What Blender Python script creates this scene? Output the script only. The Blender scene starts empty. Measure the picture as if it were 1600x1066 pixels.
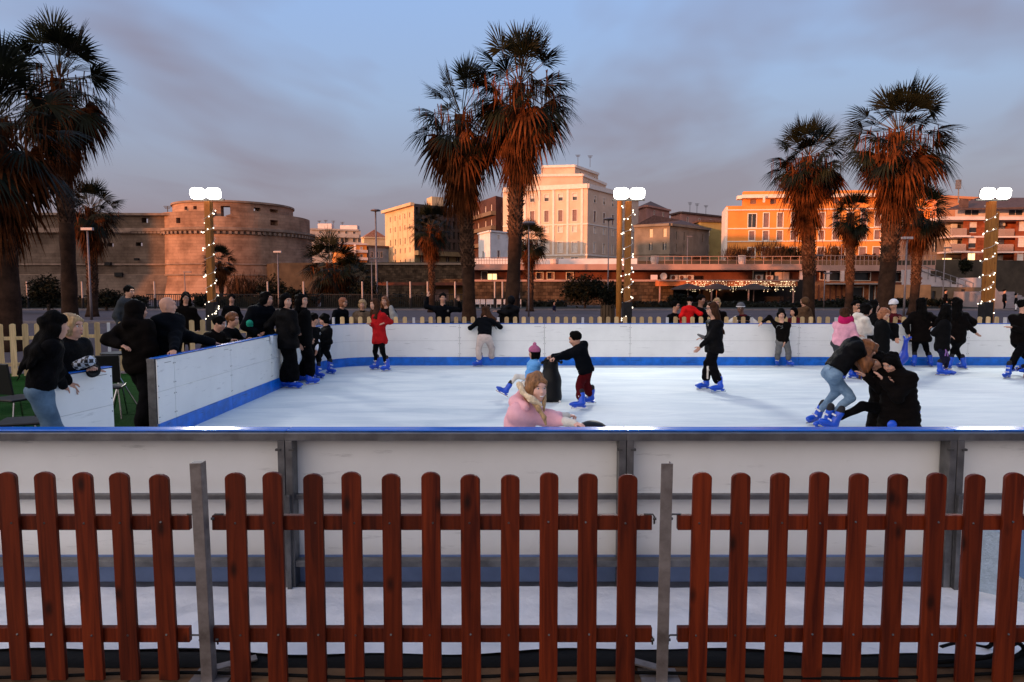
import bpy, bmesh, math, random
import numpy as np
from mathutils import Vector, Matrix
random.seed(7)
rng = np.random.RandomState(7)
R = math.radians
sc = bpy.context.scene
COL = sc.collection
# ------------------------------------------------------------------ camera
CAMZ = 1.85
PITCH = math.atan(83/1067)
F = 1067.0
cam = bpy.data.cameras.new('camera')
cam.lens = 24.0; cam.sensor_width = 36.0; cam.clip_start = 0.05; cam.clip_end = 3000
camo = bpy.data.objects.new('camera', cam); COL.objects.link(camo)
camo.location = (0, 0, CAMZ); camo.rotation_euler = (R(90) - PITCH, 0, 0)
sc.camera = camo
# ------------------------------------------------------------------ sky
SUN_AZ = 50.0      # degrees left of straight behind the camera
SUN_EL = 3.0
w = bpy.data.worlds.new("World"); sc.world = w; w.use_nodes = True
nt = w.node_tree; nt.nodes.clear()
N = nt.nodes.new; L = nt.links.new
out = N('ShaderNodeOutputWorld'); bg = N('ShaderNodeBackground'); L(bg.outputs[0], out.inputs[0])
sky = N('ShaderNodeTexSky'); sky.sky_type = 'NISHITA'; sky.sun_disc = False
sky.sun_elevation = R(SUN_EL); sky.sun_rotation = R(180 + SUN_AZ); sky.air_density = 1.2; sky.dust_density = 2.0; sky.ozone_density = 2.0
geo = N('ShaderNodeNewGeometry'); sep = N('ShaderNodeSeparateXYZ')
tc = N('ShaderNodeTexCoord'); L(tc.outputs['Generated'], sep.inputs[0])
ramp = N('ShaderNodeValToRGB'); L(sep.outputs['Z'], ramp.inputs[0])
cr = ramp.color_ramp
stops = [(0.0, (.205, .150, .170)), (.07, (.220, .172, .215)), (.15, (.250, .260, .345)), (.25, (.270, .355, .530)), (.42, (.250, .385, .670)), (1.0, (.17, .30, .60))]
cr.elements[0].position = 0; cr.elements[0].color = (*stops[0][1], 1)
cr.elements[1].position = 1; cr.elements[1].color = (*stops[-1][1], 1)
for p, c in stops[1:-1]:
    e = cr.elements.new(p); e.color = (*c, 1)
# wispy clouds, laid out on a plane high above the place
div = N('ShaderNodeMath'); div.operation = 'ADD'; div.inputs[1].default_value = .12; L(sep.outputs['Z'], div.inputs[0])
vd = N('ShaderNodeVectorMath'); vd.operation = 'DIVIDE'; L(tc.outputs['Generated'], vd.inputs[0])
cmb = N('ShaderNodeCombineXYZ'); L(div.outputs[0], cmb.inputs[0]); L(div.outputs[0], cmb.inputs[1]); cmb.inputs[2].default_value = 1
L(cmb.outputs[0], vd.inputs[1])
mp = N('ShaderNodeMapping'); L(vd.outputs[0], mp.inputs[0]); mp.inputs['Rotation'].default_value = (0, 0, R(24)); mp.inputs['Scale'].default_value = (.8, .5, 0); mp.inputs['Location'].default_value = (1.3, .4, 0)
n1 = N('ShaderNodeTexNoise'); n1.inputs['Scale'].default_value = 1.25; n1.inputs['Detail'].default_value = 4; n1.inputs['Roughness'].default_value = .5; n1.inputs['Distortion'].default_value = .35
L(mp.outputs[0], n1.inputs['Vector'])
cr2 = N('ShaderNodeValToRGB'); L(n1.outputs['Fac'], cr2.inputs[0])
cr2.color_ramp.elements[0].position = .44; cr2.color_ramp.elements[0].color = (0, 0, 0, 1)
cr2.color_ramp.elements[1].position = .62; cr2.color_ramp.elements[1].color = (.75, .75, .75, 1)
mixc = N('ShaderNodeMixRGB'); L(cr2.outputs[0], mixc.inputs[0]); L(ramp.outputs[0], mixc.inputs[1]); mixc.inputs[2].default_value = (.205, .172, .225, 1)
# warm glow of the sunset, behind the camera to the left
sdir = Vector((-math.sin(R(SUN_AZ)), -math.cos(R(SUN_AZ)), 0.08)).normalized()
dt = N('ShaderNodeVectorMath'); dt.operation = 'DOT_PRODUCT'; L(tc.outputs['Generated'], dt.inputs[0]); dt.inputs[1].default_value = sdir
mr = N('ShaderNodeMapRange'); L(dt.outputs['Value'], mr.inputs[0]); mr.inputs[1].default_value = -.1; mr.inputs[2].default_value = 1.0; mr.inputs[3].default_value = 0; mr.inputs[4].default_value = 1
pw = N('ShaderNodeMath'); pw.operation = 'POWER'; L(mr.outputs[0], pw.inputs[0]); pw.inputs[1].default_value = 1.6
glow = N('ShaderNodeMixRGB'); glow.blend_type = 'ADD'; L(pw.outputs[0], glow.inputs[0]); L(mixc.outputs[0], glow.inputs[1]); glow.inputs[2].default_value = (1.75, 1.38, 1.06, 1)
addn = N('ShaderNodeMixRGB'); addn.blend_type = 'ADD'; addn.inputs[0].default_value = .04
L(glow.outputs[0], addn.inputs[1]); L(sky.outputs[0], addn.inputs[2]); L(addn.outputs[0], bg.inputs[0]); bg.inputs[1].default_value = 1.0
# ------------------------------------------------------------------ sun
sd = bpy.data.lights.new('sun', 'SUN'); sd.energy = 4.6; sd.angle = R(.6); sd.color = (1.0, .37, .14)
so = bpy.data.objects.new('sun', sd); COL.objects.link(so)
dirv = Vector((math.sin(R(SUN_AZ))*math.cos(R(SUN_EL)), math.cos(R(SUN_AZ))*math.cos(R(SUN_EL)), -math.sin(R(SUN_EL))))
so.rotation_euler = dirv.to_track_quat('-Z', 'Y').to_euler(); so.location = (-60, -80, 40)
sc.view_settings.view_transform = 'Standard'; sc.view_settings.look = 'None'
sc.view_settings.exposure = 0.25; sc.view_settings.gamma = 1.0; sc.view_settings.use_curve_mapping = False

# ------------------------------------------------------------------ projection helpers (photo 1600 px wide)
SP, CP = math.sin(PITCH), math.cos(PITCH)
def W(px, py, Y):
    u = (px-800)/F; v = (533-py)/F
    dy = CP + v*SP; dz = -SP + v*CP; t = Y/dy
    return Vector((u*t, Y, CAMZ + dz*t))
def G(px, py, z=0.0):
    u = (px-800)/F; v = (533-py)/F
    dy = CP + v*SP; dz = -SP + v*CP; t = (z-CAMZ)/dz
    return Vector((u*t, dy*t, z))
def ZZ(py, Y): return W(800, py, Y).z
def XX(px, Y, py=450): return W(px, py, Y).x
# ------------------------------------------------------------------ materials
MATS = {}
def mat(name, col, rough=.7, var=.0, vscale=3.0, bump=0.0, bscale=None, metal=0.0, emit=None, estr=0.0, stretch=(1,1,1), col2=None, spec=.3, coat=0.0, detail=6, contrast=(.35,.65), sheen=0.0, alpha=1.0):
    if name in MATS: return MATS[name]
    m = bpy.data.materials.new(name); m.use_nodes = True; t = m.node_tree
    b = t.nodes['Principled BSDF']
    b.inputs['Base Color'].default_value = (*col, 1); b.inputs['Roughness'].default_value = rough; b.inputs['Metallic'].default_value = metal
    b.inputs['Specular IOR Level'].default_value = spec; b.inputs['Coat Weight'].default_value = coat
    if emit: b.inputs['Emission Color'].default_value = (*emit, 1); b.inputs['Emission Strength'].default_value = estr
    if var > 0 or bump > 0 or col2:
        tcn = t.nodes.new('ShaderNodeTexCoord'); mpn = t.nodes.new('ShaderNodeMapping'); mpn.inputs['Scale'].default_value = stretch
        t.links.new(tcn.outputs['Object'], mpn.inputs[0])
        nz = t.nodes.new('ShaderNodeTexNoise'); nz.inputs['Scale'].default_value = vscale; nz.inputs['Detail'].default_value = detail; nz.inputs['Roughness'].default_value = .6
        t.links.new(mpn.outputs[0], nz.inputs['Vector'])
        rp = t.nodes.new('ShaderNodeValToRGB'); t.links.new(nz.outputs['Fac'], rp.inputs[0])
        c1 = tuple(max(0, c*(1-var)) for c in col); c2 = col2 if col2 else tuple(min(1, c*(1+var)) for c in col)
        rp.color_ramp.elements[0].position = contrast[0]; rp.color_ramp.elements[0].color = (*c1, 1)
        rp.color_ramp.elements[1].position = contrast[1]; rp.color_ramp.elements[1].color = (*c2, 1)
        t.links.new(rp.outputs[0], b.inputs['Base Color'])
        if bump > 0:
            nb = t.nodes.new('ShaderNodeTexNoise'); nb.inputs['Scale'].default_value = bscale or vscale*4; nb.inputs['Detail'].default_value = 5
            t.links.new(mpn.outputs[0], nb.inputs['Vector'])
            bp = t.nodes.new('ShaderNodeBump'); bp.inputs['Strength'].default_value = bump; bp.inputs['Distance'].default_value = .02
            t.links.new(nb.outputs['Fac'], bp.inputs['Height']); t.links.new(bp.outputs[0], b.inputs['Normal'])
    MATS[name] = m; return m
def stone_mat(name, col, var, bw, bh, mortar=.55, bump=.6, vec='wall', vscale=.35):
    m = bpy.data.materials.new(name); m.use_nodes = True; t = m.node_tree; b = t.nodes['Principled BSDF']; b.inputs['Roughness'].default_value = .9; b.inputs['Specular IOR Level'].default_value = .1
    tcn = t.nodes.new('ShaderNodeTexCoord')
    sp_ = t.nodes.new('ShaderNodeSeparateXYZ'); t.links.new(tcn.outputs['Object'], sp_.inputs[0])
    cb = t.nodes.new('ShaderNodeCombineXYZ')
    if vec == 'round':
        at = t.nodes.new('ShaderNodeMath'); at.operation = 'ARCTAN2'; t.links.new(sp_.outputs['Y'], at.inputs[0]); t.links.new(sp_.outputs['X'], at.inputs[1])
        mu = t.nodes.new('ShaderNodeMath'); mu.operation = 'MULTIPLY'; mu.inputs[1].default_value = 11.0; t.links.new(at.outputs[0], mu.inputs[0]); t.links.new(mu.outputs[0], cb.inputs[0])
    else:
        ad = t.nodes.new('ShaderNodeMath'); ad.operation = 'ADD'; t.links.new(sp_.outputs['X'], ad.inputs[0]); t.links.new(sp_.outputs['Y'], ad.inputs[1]); t.links.new(ad.outputs[0], cb.inputs[0])
    t.links.new(sp_.outputs['Z'], cb.inputs[1])
    br = t.nodes.new('ShaderNodeTexBrick'); t.links.new(cb.outputs[0], br.inputs['Vector']); br.inputs['Scale'].default_value = 1.0
    br.inputs['Brick Width'].default_value = bw; br.inputs['Row Height'].default_value = bh; br.inputs['Mortar Size'].default_value = bh*.05; br.inputs['Mortar Smooth'].default_value = .4
    br.inputs['Color1'].default_value = (*[c*(1+var) for c in col], 1); br.inputs['Color2'].default_value = (*[c*(1-var) for c in col], 1); br.inputs['Mortar'].default_value = (*[c*mortar for c in col], 1)
    nz = t.nodes.new('ShaderNodeTexNoise'); t.links.new(tcn.outputs['Object'], nz.inputs['Vector']); nz.inputs['Scale'].default_value = vscale; nz.inputs['Detail'].default_value = 8; nz.inputs['Roughness'].default_value = .65
    rp = t.nodes.new('ShaderNodeValToRGB'); t.links.new(nz.outputs['Fac'], rp.inputs[0]); rp.color_ramp.elements[0].position = .36; rp.color_ramp.elements[0].color = (.42, .38, .36, 1); rp.color_ramp.elements[1].position = .6; rp.color_ramp.elements[1].color = (1.1, 1.08, 1.05, 1)
    mx = t.nodes.new('ShaderNodeMixRGB'); mx.blend_type = 'MULTIPLY'; mx.inputs[0].default_value = .85; t.links.new(br.outputs['Color'], mx.inputs[1]); t.links.new(rp.outputs[0], mx.inputs[2]); t.links.new(mx.outputs[0], b.inputs['Base Color'])
    bp = t.nodes.new('ShaderNodeBump'); bp.inputs['Strength'].default_value = bump; bp.inputs['Distance'].default_value = .06
    mm = t.nodes.new('ShaderNodeMath'); mm.operation = 'ADD'; t.links.new(nz.outputs['Fac'], mm.inputs[0]); iv = t.nodes.new('ShaderNodeMath'); iv.operation = 'MULTIPLY'; iv.inputs[1].default_value = -.6; t.links.new(br.outputs['Fac'], iv.inputs[0]); t.links.new(iv.outputs[0], mm.inputs[1])
    t.links.new(mm.outputs[0], bp.inputs['Height']); t.links.new(bp.outputs[0], b.inputs['Normal'])
    return m
# ------------------------------------------------------------------ object helpers
def tag(o, label=None, cat=None, group=None, kind=None):
    if label: o['label'] = label
    if cat: o['category'] = cat
    if group: o['group'] = group
    if kind: o['kind'] = kind
    return o
def thing(name, label, cat, loc=(0,0,0), group=None):
    o = bpy.data.objects.new(name, None); COL.objects.link(o); o.location = loc; o.empty_display_size = .2
    return tag(o, label, cat, group)
def rootloc(p):
    while p and p.parent: p = p.parent
    return Vector(p.location) if p else Vector((0,0,0))
class MB:
    def __init__(s): s.v = []; s.f = []; s.mi = []; s.cur = 0
    def add(s, vs, fs):
        n = len(s.v); s.v += [tuple(q) for q in vs]; s.f += [tuple(i+n for i in f) for f in fs]; s.mi += [s.cur]*len(fs)
    def box(s, c, d, rz=0.0, M=None):
        hx, hy, hz = d[0]/2, d[1]/2, d[2]/2
        vs = [Vector((x, y, z)) for x in (-hx, hx) for y in (-hy, hy) for z in (-hz, hz)]
        if M is not None: vs = [M @ q for q in vs]
        elif rz: m = Matrix.Rotation(rz, 3, 'Z'); vs = [m @ q for q in vs]
        c = Vector(c); vs = [q + c for q in vs]
        s.add(vs, [(0,1,3,2),(4,6,7,5),(0,4,5,1),(2,3,7,6),(0,2,6,4),(1,5,7,3)]); return s
    def bx(s, x0, x1, y0, y1, z0, z1): return s.box(((x0+x1)/2, (y0+y1)/2, (z0+z1)/2), (abs(x1-x0), abs(y1-y0), abs(z1-z0)))
    def tube(s, pts, r, n=6, cap=True):
        pts = [Vector(p) for p in pts]; rs = r if isinstance(r, (list, tuple)) else [r]*len(pts)
        vs = []; fs = []
        for i, p in enumerate(pts):
            d = (pts[min(i+1, len(pts)-1)] - pts[max(i-1, 0)]).normalized()
            a = d.orthogonal().normalized() if i == 0 else (a - d*a.dot(d)).normalized()
            b = d.cross(a)
            for k in range(n):
                an = 2*math.pi*k/n; vs.append(p + (a*math.cos(an) + b*math.sin(an))*rs[i])
        for i in range(len(pts)-1):
            for k in range(n):
                k2 = (k+1) % n; fs.append((i*n+k, i*n+k2, (i+1)*n+k2, (i+1)*n+k))
        if cap: fs.append(tuple(range(n-1, -1, -1))); fs.append(tuple(range((len(pts)-1)*n, len(pts)*n)))
        s.add(vs, fs); return s
    def lathe(s, c, prof, n=24, a0=0.0, a1=2*math.pi):
        vs = []; fs = []; full = abs(a1-a0-2*math.pi) < 1e-6; m = n if full else n+1
        for (r, z) in prof:
            for k in range(m):
                an = a0 + (a1-a0)*k/n; vs.append((c[0]+r*math.cos(an), c[1]+r*math.sin(an), c[2]+z))
        for i in range(len(prof)-1):
            for k in range(n):
                k2 = (k+1) % m; fs.append((i*m+k, i*m+k2, (i+1)*m+k2, (i+1)*m+k))
        s.add(vs, fs); return s
    def prism(s, poly, z0, z1):   # poly: list of (x,y) counter-clockwise
        n = len(poly); vs = [(x, y, z0) for x, y in poly] + [(x, y, z1) for x, y in poly]
        fs = [tuple(range(n-1, -1, -1)), tuple(range(n, 2*n))] + [(i, (i+1) % n, n+(i+1) % n, n+i) for i in range(n)]
        s.add(vs, fs); return s
    def vprism(s, poly, y0, y1):  # poly in x,z extruded along y
        n = len(poly); vs = [(x, y0, z) for x, z in poly] + [(x, y1, z) for x, z in poly]
        fs = [tuple(range(n)), tuple(range(2*n-1, n-1, -1))] + [(i, n+i, n+(i+1) % n, (i+1) % n) for i in range(n)]
        s.add(vs, fs); return s
    def sphere(s, c, r, nu=8, nv=6, sc3=(1,1,1)):
        prof = [(max(1e-4, math.sin(math.pi*i/nv))*r, -math.cos(math.pi*i/nv)*r) for i in range(nv+1)]
        n0 = len(s.v); s.lathe((0,0,0), prof, nu)
        for i in range(n0, len(s.v)): q = s.v[i]; s.v[i] = (q[0]*sc3[0]+c[0], q[1]*sc3[1]+c[1], q[2]*sc3[2]+c[2])
        return s
    def build(s, name, m, parent=None, smooth=False, bevel=0, **kw):
        off = rootloc(parent)
        me = bpy.data.meshes.new(name); me.from_pydata([(q[0]-off.x, q[1]-off.y, q[2]-off.z) for q in s.v], [], s.f)
        ms = m if isinstance(m, (list, tuple)) else [m]
        for x in ms: me.materials.append(x)
        if len(ms) > 1: me.polygons.foreach_set('material_index', s.mi)
        if smooth: me.polygons.foreach_set('use_smooth', [True]*len(me.polygons))
        me.update(); o = bpy.data.objects.new(name, me); COL.objects.link(o)
        if parent: o.parent = parent
        if bevel:
            b = o.modifiers.new('bevel', 'BEVEL'); b.width = bevel; b.segments = 2; b.limit_method = 'ANGLE'
        tag(o, kw.get('label'), kw.get('cat'), kw.get('group'), kw.get('kind')); return o
def kids(o): return [c for c in COL.objects if c.parent == o]
def copy_tree(o, parent=None, ch=None):
    c = o.copy(); COL.objects.link(c); c.parent = parent
    for k in o.children: copy_tree(k, c)
    return c

# ------------------------------------------------------------------ setting
asph = mat('plaza paving', (.075, .060, .066), .9, .22, .25, .25, 30, spec=.2)
MB().bx(-700, 700, -200, 900, -.3, 0).build('plaza_ground', asph, kind='structure')
# rink ice
def arc(cx, cy, r, a0, a1, n): return [(cx+r*math.cos(R(a0+(a1-a0)*i/n)), cy+r*math.sin(R(a0+(a1-a0)*i/n))) for i in range(n+1)]
XL, YF, YN, RC = -4.25, 16.13, 4.12, 1.1
ICE = MATS['ice'] = bpy.data.materials.new('ice'); ICE.use_nodes = True
t = ICE.node_tree; b = t.nodes['Principled BSDF']; b.inputs['Roughness'].default_value = .7; b.inputs['Specular IOR Level'].default_value = .12
tcn = t.nodes.new('ShaderNodeTexCoord'); nz = t.nodes.new('ShaderNodeTexNoise'); mpn = t.nodes.new('ShaderNodeMapping'); mpn.inputs['Scale'].default_value = (.35, 1.2, 1); t.links.new(tcn.outputs['Object'], mpn.inputs[0]); t.links.new(mpn.outputs[0], nz.inputs[0]); nz.inputs['Scale'].default_value = 1.6; nz.inputs['Detail'].default_value = 9; nz.inputs['Roughness'].default_value = .62; nz.inputs['Distortion'].default_value = .7
rp = t.nodes.new('ShaderNodeValToRGB'); t.links.new(nz.outputs['Fac'], rp.inputs[0]); rp.color_ramp.elements[0].position = .34; rp.color_ramp.elements[0].color = (.49, .575, .61, 1); rp.color_ramp.elements[1].position = .62; rp.color_ramp.elements[1].color = (.66, .73, .73, 1)
# curved skate scratches
wv = t.nodes.new('ShaderNodeTexNoise'); mp2 = t.nodes.new('ShaderNodeMapping'); mp2.inputs['Scale'].default_value = (1.2, 22, 1); mp2.inputs['Rotation'].default_value = (0, 0, R(12)); t.links.new(tcn.outputs['Object'], mp2.inputs[0]); t.links.new(mp2.outputs[0], wv.inputs[0]); wv.inputs['Scale'].default_value = 2.2; wv.inputs['Detail'].default_value = 4; wv.inputs['Distortion'].default_value = 1.2
r2 = t.nodes.new('ShaderNodeValToRGB'); t.links.new(wv.outputs['Fac'], r2.inputs[0]); r2.color_ramp.elements[0].position = .55; r2.color_ramp.elements[0].color = (0,0,0,1); r2.color_ramp.elements[1].position = .75; r2.color_ramp.elements[1].color = (.6,.6,.6,1)
mx = t.nodes.new('ShaderNodeMixRGB'); t.links.new(r2.outputs[0], mx.inputs[0]); t.links.new(rp.outputs[0], mx.inputs[1]); mx.inputs[2].default_value = (.80, .85, .87, 1); t.links.new(mx.outputs[0], b.inputs['Base Color'])
bp = t.nodes.new('ShaderNodeBump'); bp.inputs['Strength'].default_value = .12; bp.inputs['Distance'].default_value = .01; t.links.new(wv.outputs['Fac'], bp.inputs['Height']); t.links.new(bp.outputs[0], b.inputs['Normal'])
mr_ = t.nodes.new('ShaderNodeMapRange'); t.links.new(nz.outputs['Fac'], mr_.inputs[0]); mr_.inputs[3].default_value = .5; mr_.inputs[4].default_value = .8; t.links.new(mr_.outputs[0], b.inputs['Roughness'])
MB().prism([(XL, YN), (22, YN), (22, YF)] + arc(XL+RC, YF-RC, RC, 90, 180, 8), .002, .012).build('ice', ICE, kind='structure')
# white tarpaulin at the foot of the near boards, wrinkled
tm = mat('tarpaulin', (.80, .81, .82), .30, .10, 2.5, .8, 9, spec=.5)
mb = MB(); nx, ny = 150, 18; vs = []; fs = []
for j in range(ny+1):
    for i in range(nx+1):
        x = -5.5 + 12*i/nx; y = 3.27 + .73*j/ny
        fold = .010*math.sin(16*y+1.3*math.sin(1.7*x)) + .007*math.sin(3.1*x+5*y) + .010*math.sin(9.5*x-11*y+2*math.sin(2*x)) + .006*math.sin(21*x+13*y+3*math.sin(3*x)) + .004*math.sin(37*x-30*y)
        edge = .03*math.sin(2.3*x)+.015*math.sin(7*x)
        vs.append((x, y + (edge if j == 0 else 0), .046 + fold*.8*min(1, j/3) * (1 if j < ny-3 else .3)))
for j in range(ny):
    for i in range(nx): a = j*(nx+1)+i; fs.append((a, a+1, a+nx+2, a+nx+1))
mb.add(vs, fs); mb.build('tarpaulin_ground', tm, smooth=True, kind='structure')
deck = stone_mat('brown paving', (.15, .082, .042), .15, .9, .18, .35, .3, vscale=2)
t = deck.node_tree
for l in list(t.links):
    if l.to_node.bl_idname == 'ShaderNodeCombineXYZ' and l.to_socket.name == 'Y': t.links.remove(l)
for nn in t.nodes:
    if nn.bl_idname == 'ShaderNodeSeparateXYZ': sxy = nn
    if nn.bl_idname == 'ShaderNodeCombineXYZ': cxy = nn
t.links.new(sxy.outputs['X'], cxy.inputs[0]); t.links.new(sxy.outputs['Y'], cxy.inputs[1])
MB().bx(-8, 8, .2, 3.24, .001, .008).build('brown_paving', deck, kind='structure')
# green carpet with seams
cg = mat('green carpet', (.005, .042, .005), .95, .45, 60, .9, 300, spec=.05)
mb = MB()
for k in range(12): mb.bx(-14, XL-.13, 3.2+k*.95, 3.2+(k+1)*.95-.03, .001, .014)
mb.build('green_carpet', cg, kind='structure')
kerb = mat('kerb stone', (.17, .145, .15), .8, .15, 3)
for (x0, x1, y) in ((-60, -3.5, 35.6), (-110, 110, 56.4)):
    MB().bx(x0, x1, y, y+.28, 0, .13).build('kerb', kerb, kind='structure')
grass = mat('rough grass', (.007, .009, .004), .95, .5, 2.0, .5, 8)
MB().bx(-120, 120, 56.68, 66, 0, .1).build('planted_strip', grass, kind='structure')
hillm = mat('hill ground', (.05, .036, .024), .95, .35, .5)
mb = MB()
mb.prism([(-36, 104), (-6, 98), (60, 92), (130, 108), (420, 120), (420, 520), (-420, 520), (-420, 230), (-90, 190)], 0.01, 5.6)
mb.build('hill', hillm, kind='structure')

# ------------------------------------------------------------------ rink boards
white = mat('white board', (.75, .76, .74), .27, .05, 1.3, .03, 3, spec=.45)
def scuffs(m, dark, th, sx, sz):
    t = m.node_tree; b = t.nodes['Principled BSDF']; src = b.inputs['Base Color'].links[0].from_socket
    tcn = t.nodes.new('ShaderNodeTexCoord'); oi = t.nodes.new('ShaderNodeObjectInfo'); ad = t.nodes.new('ShaderNodeVectorMath'); ad.operation = 'ADD'; t.links.new(tcn.outputs['Object'], ad.inputs[0]); mu = t.nodes.new('ShaderNodeVectorMath'); mu.operation = 'MULTIPLY'; mu.inputs[1].default_value = (9, 9, 9); t.links.new(oi.outputs['Location'], mu.inputs[0]); t.links.new(mu.outputs[0], ad.inputs[1])
    mp = t.nodes.new('ShaderNodeMapping'); mp.inputs['Scale'].default_value = (sx, sx, sz); mp.inputs['Rotation'].default_value = (0, R(7), 0); t.links.new(ad.outputs[0], mp.inputs[0])
    nz = t.nodes.new('ShaderNodeTexNoise'); nz.inputs['Scale'].default_value = 1; nz.inputs['Detail'].default_value = 7; nz.inputs['Roughness'].default_value = .7; t.links.new(mp.outputs[0], nz.inputs[0])
    rp = t.nodes.new('ShaderNodeValToRGB'); t.links.new(nz.outputs['Fac'], rp.inputs[0]); rp.color_ramp.elements[0].position = th; rp.color_ramp.elements[0].color = (1, 1, 1, 1); rp.color_ramp.elements[1].position = th+.10; rp.color_ramp.elements[1].color = (dark,)*3+(1,)
    mx = t.nodes.new('ShaderNodeMixRGB'); mx.blend_type = 'MULTIPLY'; mx.inputs[0].default_value = 1; t.links.new(src, mx.inputs[1]); t.links.new(rp.outputs[0], mx.inputs[2]); t.links.new(mx.outputs[0], b.inputs['Base Color'])
scuffs(white, .72, .60, 2.2, 16)
blue = mat('blue plastic', (.0, .125, .56), .38, .22, 5, spec=.45)
scuffs(blue, .45, .57, 3, 22)
bluecap = mat('blue cap rail', (.001, .13, .60), .22, .1, 6, spec=.6)
steel = mat('galvanised steel', (.16, .16, .165), .48, .3, 7, .1, 30, metal=.75)
steeld = mat('worn steel edge', (.10, .098, .095), .5, .35, 9, .1, 30, metal=.7)
backp = mat('blue board back', (.15, .22, .40), .45, .2, 2.5)
boltm = mat('bolt head', (.09, .09, .09), .5, metal=.6)
BG = 'rink boards'
def board_panel(label, p0, ang, ln, ends=(True, True), outer=False):
    """inner face runs from p0 in direction ang; the frame stands to the left of that direction"""
    rt = thing('rink_board', label, 'rink board', (0,0,0), BG)
    b1 = MB().bx(.003, ln-.003, 0, .012, .205, .587).bx(.003, ln-.003, 0, .012, .590, .983); b1.build('board', white, rt)
    MB().bx(.002, ln-.002, -.006, .010, .0, .203).build('kick_strip', blue, rt)
    MB().bx(.002, ln-.002, .014, .022, .0, .2045).build('base_panel', backp, rt)
    MB().bx(0.001, ln-.001, -.008, .088, .992, 1.003).build('cap_rail', bluecap, rt, bevel=.005)
    fr = MB().bx(0, ln, .03, .1265, .945, .991).bx(.04, ln-.04, .05, .085, .575, .606).bx(.04, ln-.04, .05, .11, .166, .206).bx(.04, ln-.04, .03, .12, .014, .042)
    for x in ((.002, .044), (ln-.044, ln-.002)): fr.bx(x[0], x[1], .026, .122, .012, .944)
    fr.bx(ln-.03, ln-.004, .1225, .15, .012, .62)
    fr.build('frame', steel, rt, bevel=.003)
    bt = MB()
    for x in (.022, ln-.022):
        for z in (.28, .52, .66, .9): bt.box((x, -.001, z), (.012, .004, .012))
    for x in (.06, ln-.06): bt.box((x-.02*(1 if x < 1 else -1), .12, .89), (.03, .02, .012))
    if not outer:
        bt.box((ln-.16, -.001, .925), (.16, .002, .005))
    bt.build('bolts', boltm, rt)
    rt.location = (p0[0], p0[1], .012 if not outer else .0); rt.rotation_euler = (0, 0, ang)
    return rt
def curved_panel(label, cx, cy, r, a0, a1):
    rt = thing('rink_board', label, 'rink board', (cx, cy, .012), BG); n = 10; C = (cx, cy, .012)
    def shell(r0, r1, z0, z1):
        m = MB(); m.lathe(C, [(r0, z0), (r0, z1), (r1, z1), (r1, z0), (r0, z0)], n, R(a0), R(a1)); return m
    shell(r, r+.012, .205, .587).build('board', white, rt, smooth=False); shell(r, r+.012, .59, .983).build('board', white, rt)
    shell(r-.006, r+.01, 0, .203).build('kick_strip', blue, rt); shell(r-.008, r+.088, .992, 1.003).build('cap_rail', bluecap, rt)
    m = shell(r+.03, r+.124, .945, .982)
    for z0, z1 in ((.575, .606), (.166, .206), (.014, .042)): q = shell(r+.04, r+.1, z0, z1); m.add(q.v, q.f)
    m.build('frame', steel, rt)
# near wall: boards seen from outside
near_seams = [XX(447, 3.995, 800), XX(978, 3.995, 800), XX(1492, 3.995, 800)]
s0, s1, s2 = near_seams
board_panel('white rink board of the near wall behind the left end of the brown picket fence', (s0, YN), math.pi, s0+3.38, outer=True)
board_panel('white rink board of the near wall, in front of the girl in the pink jacket', (s1, YN), math.pi, s1-s0, outer=True)
board_panel('white rink board of the near wall, in front of the bending girl in blue jeans', (s2, YN), math.pi, s2-s1, outer=True)
board_panel('white rink board of the near wall at the right edge, behind the pale blue block', (s2+2, YN), math.pi, 2.0, outer=True)
board_panel('white rink board of the near wall at the left edge of the photo', (-3.38, YN), math.pi, 2.0, outer=True)
# far wall, inner face towards the camera
fx = [XL+RC]; x = -1.24
fl = ['behind the girl in the red jacket', 'behind the child in the pink bobble hat', 'behind the skater in dark red trousers', 'left of the woman in glasses and black tracksuit',
      'right behind the woman in glasses and black tracksuit', 'behind the pink and white hooded skaters', 'behind the skaters in dark tights', 'right of the right-hand lamp post', 'at the right edge of the photo', 'past the right edge']
seams = [XL+RC, -1.24, .77, 2.80, 4.81, 6.80, 8.80, 10.81, 12.8, 14.8]
for i in range(len(seams)-1):
    board_panel('white rink board of the far wall ' + fl[i], (seams[i], YF), 0, seams[i+1]-seams[i])
curved_panel('curved white rink board at the far left corner of the rink', XL+RC, YF-RC, RC, 90, 180)
ys = [8.12, 8.54, 10.27, 12.0, 13.73, YF-RC]
ll = ['narrow end board of the left rink wall beside the entrance', 'white rink board of the left wall under the hands of the bald man', 'white rink board of the left wall below the two leaning boys',
      'white rink board of the left wall behind the tall skater in wide black trousers', 'white rink board of the left wall next to the curved corner']
for i in range(5):
    board_panel(ll[i], (XL, ys[i]), R(90), ys[i+1]-ys[i])
g = board_panel('short white rink board standing alone beside the woman in jeans', (-4.40, 6.48), R(82), .80)

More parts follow.
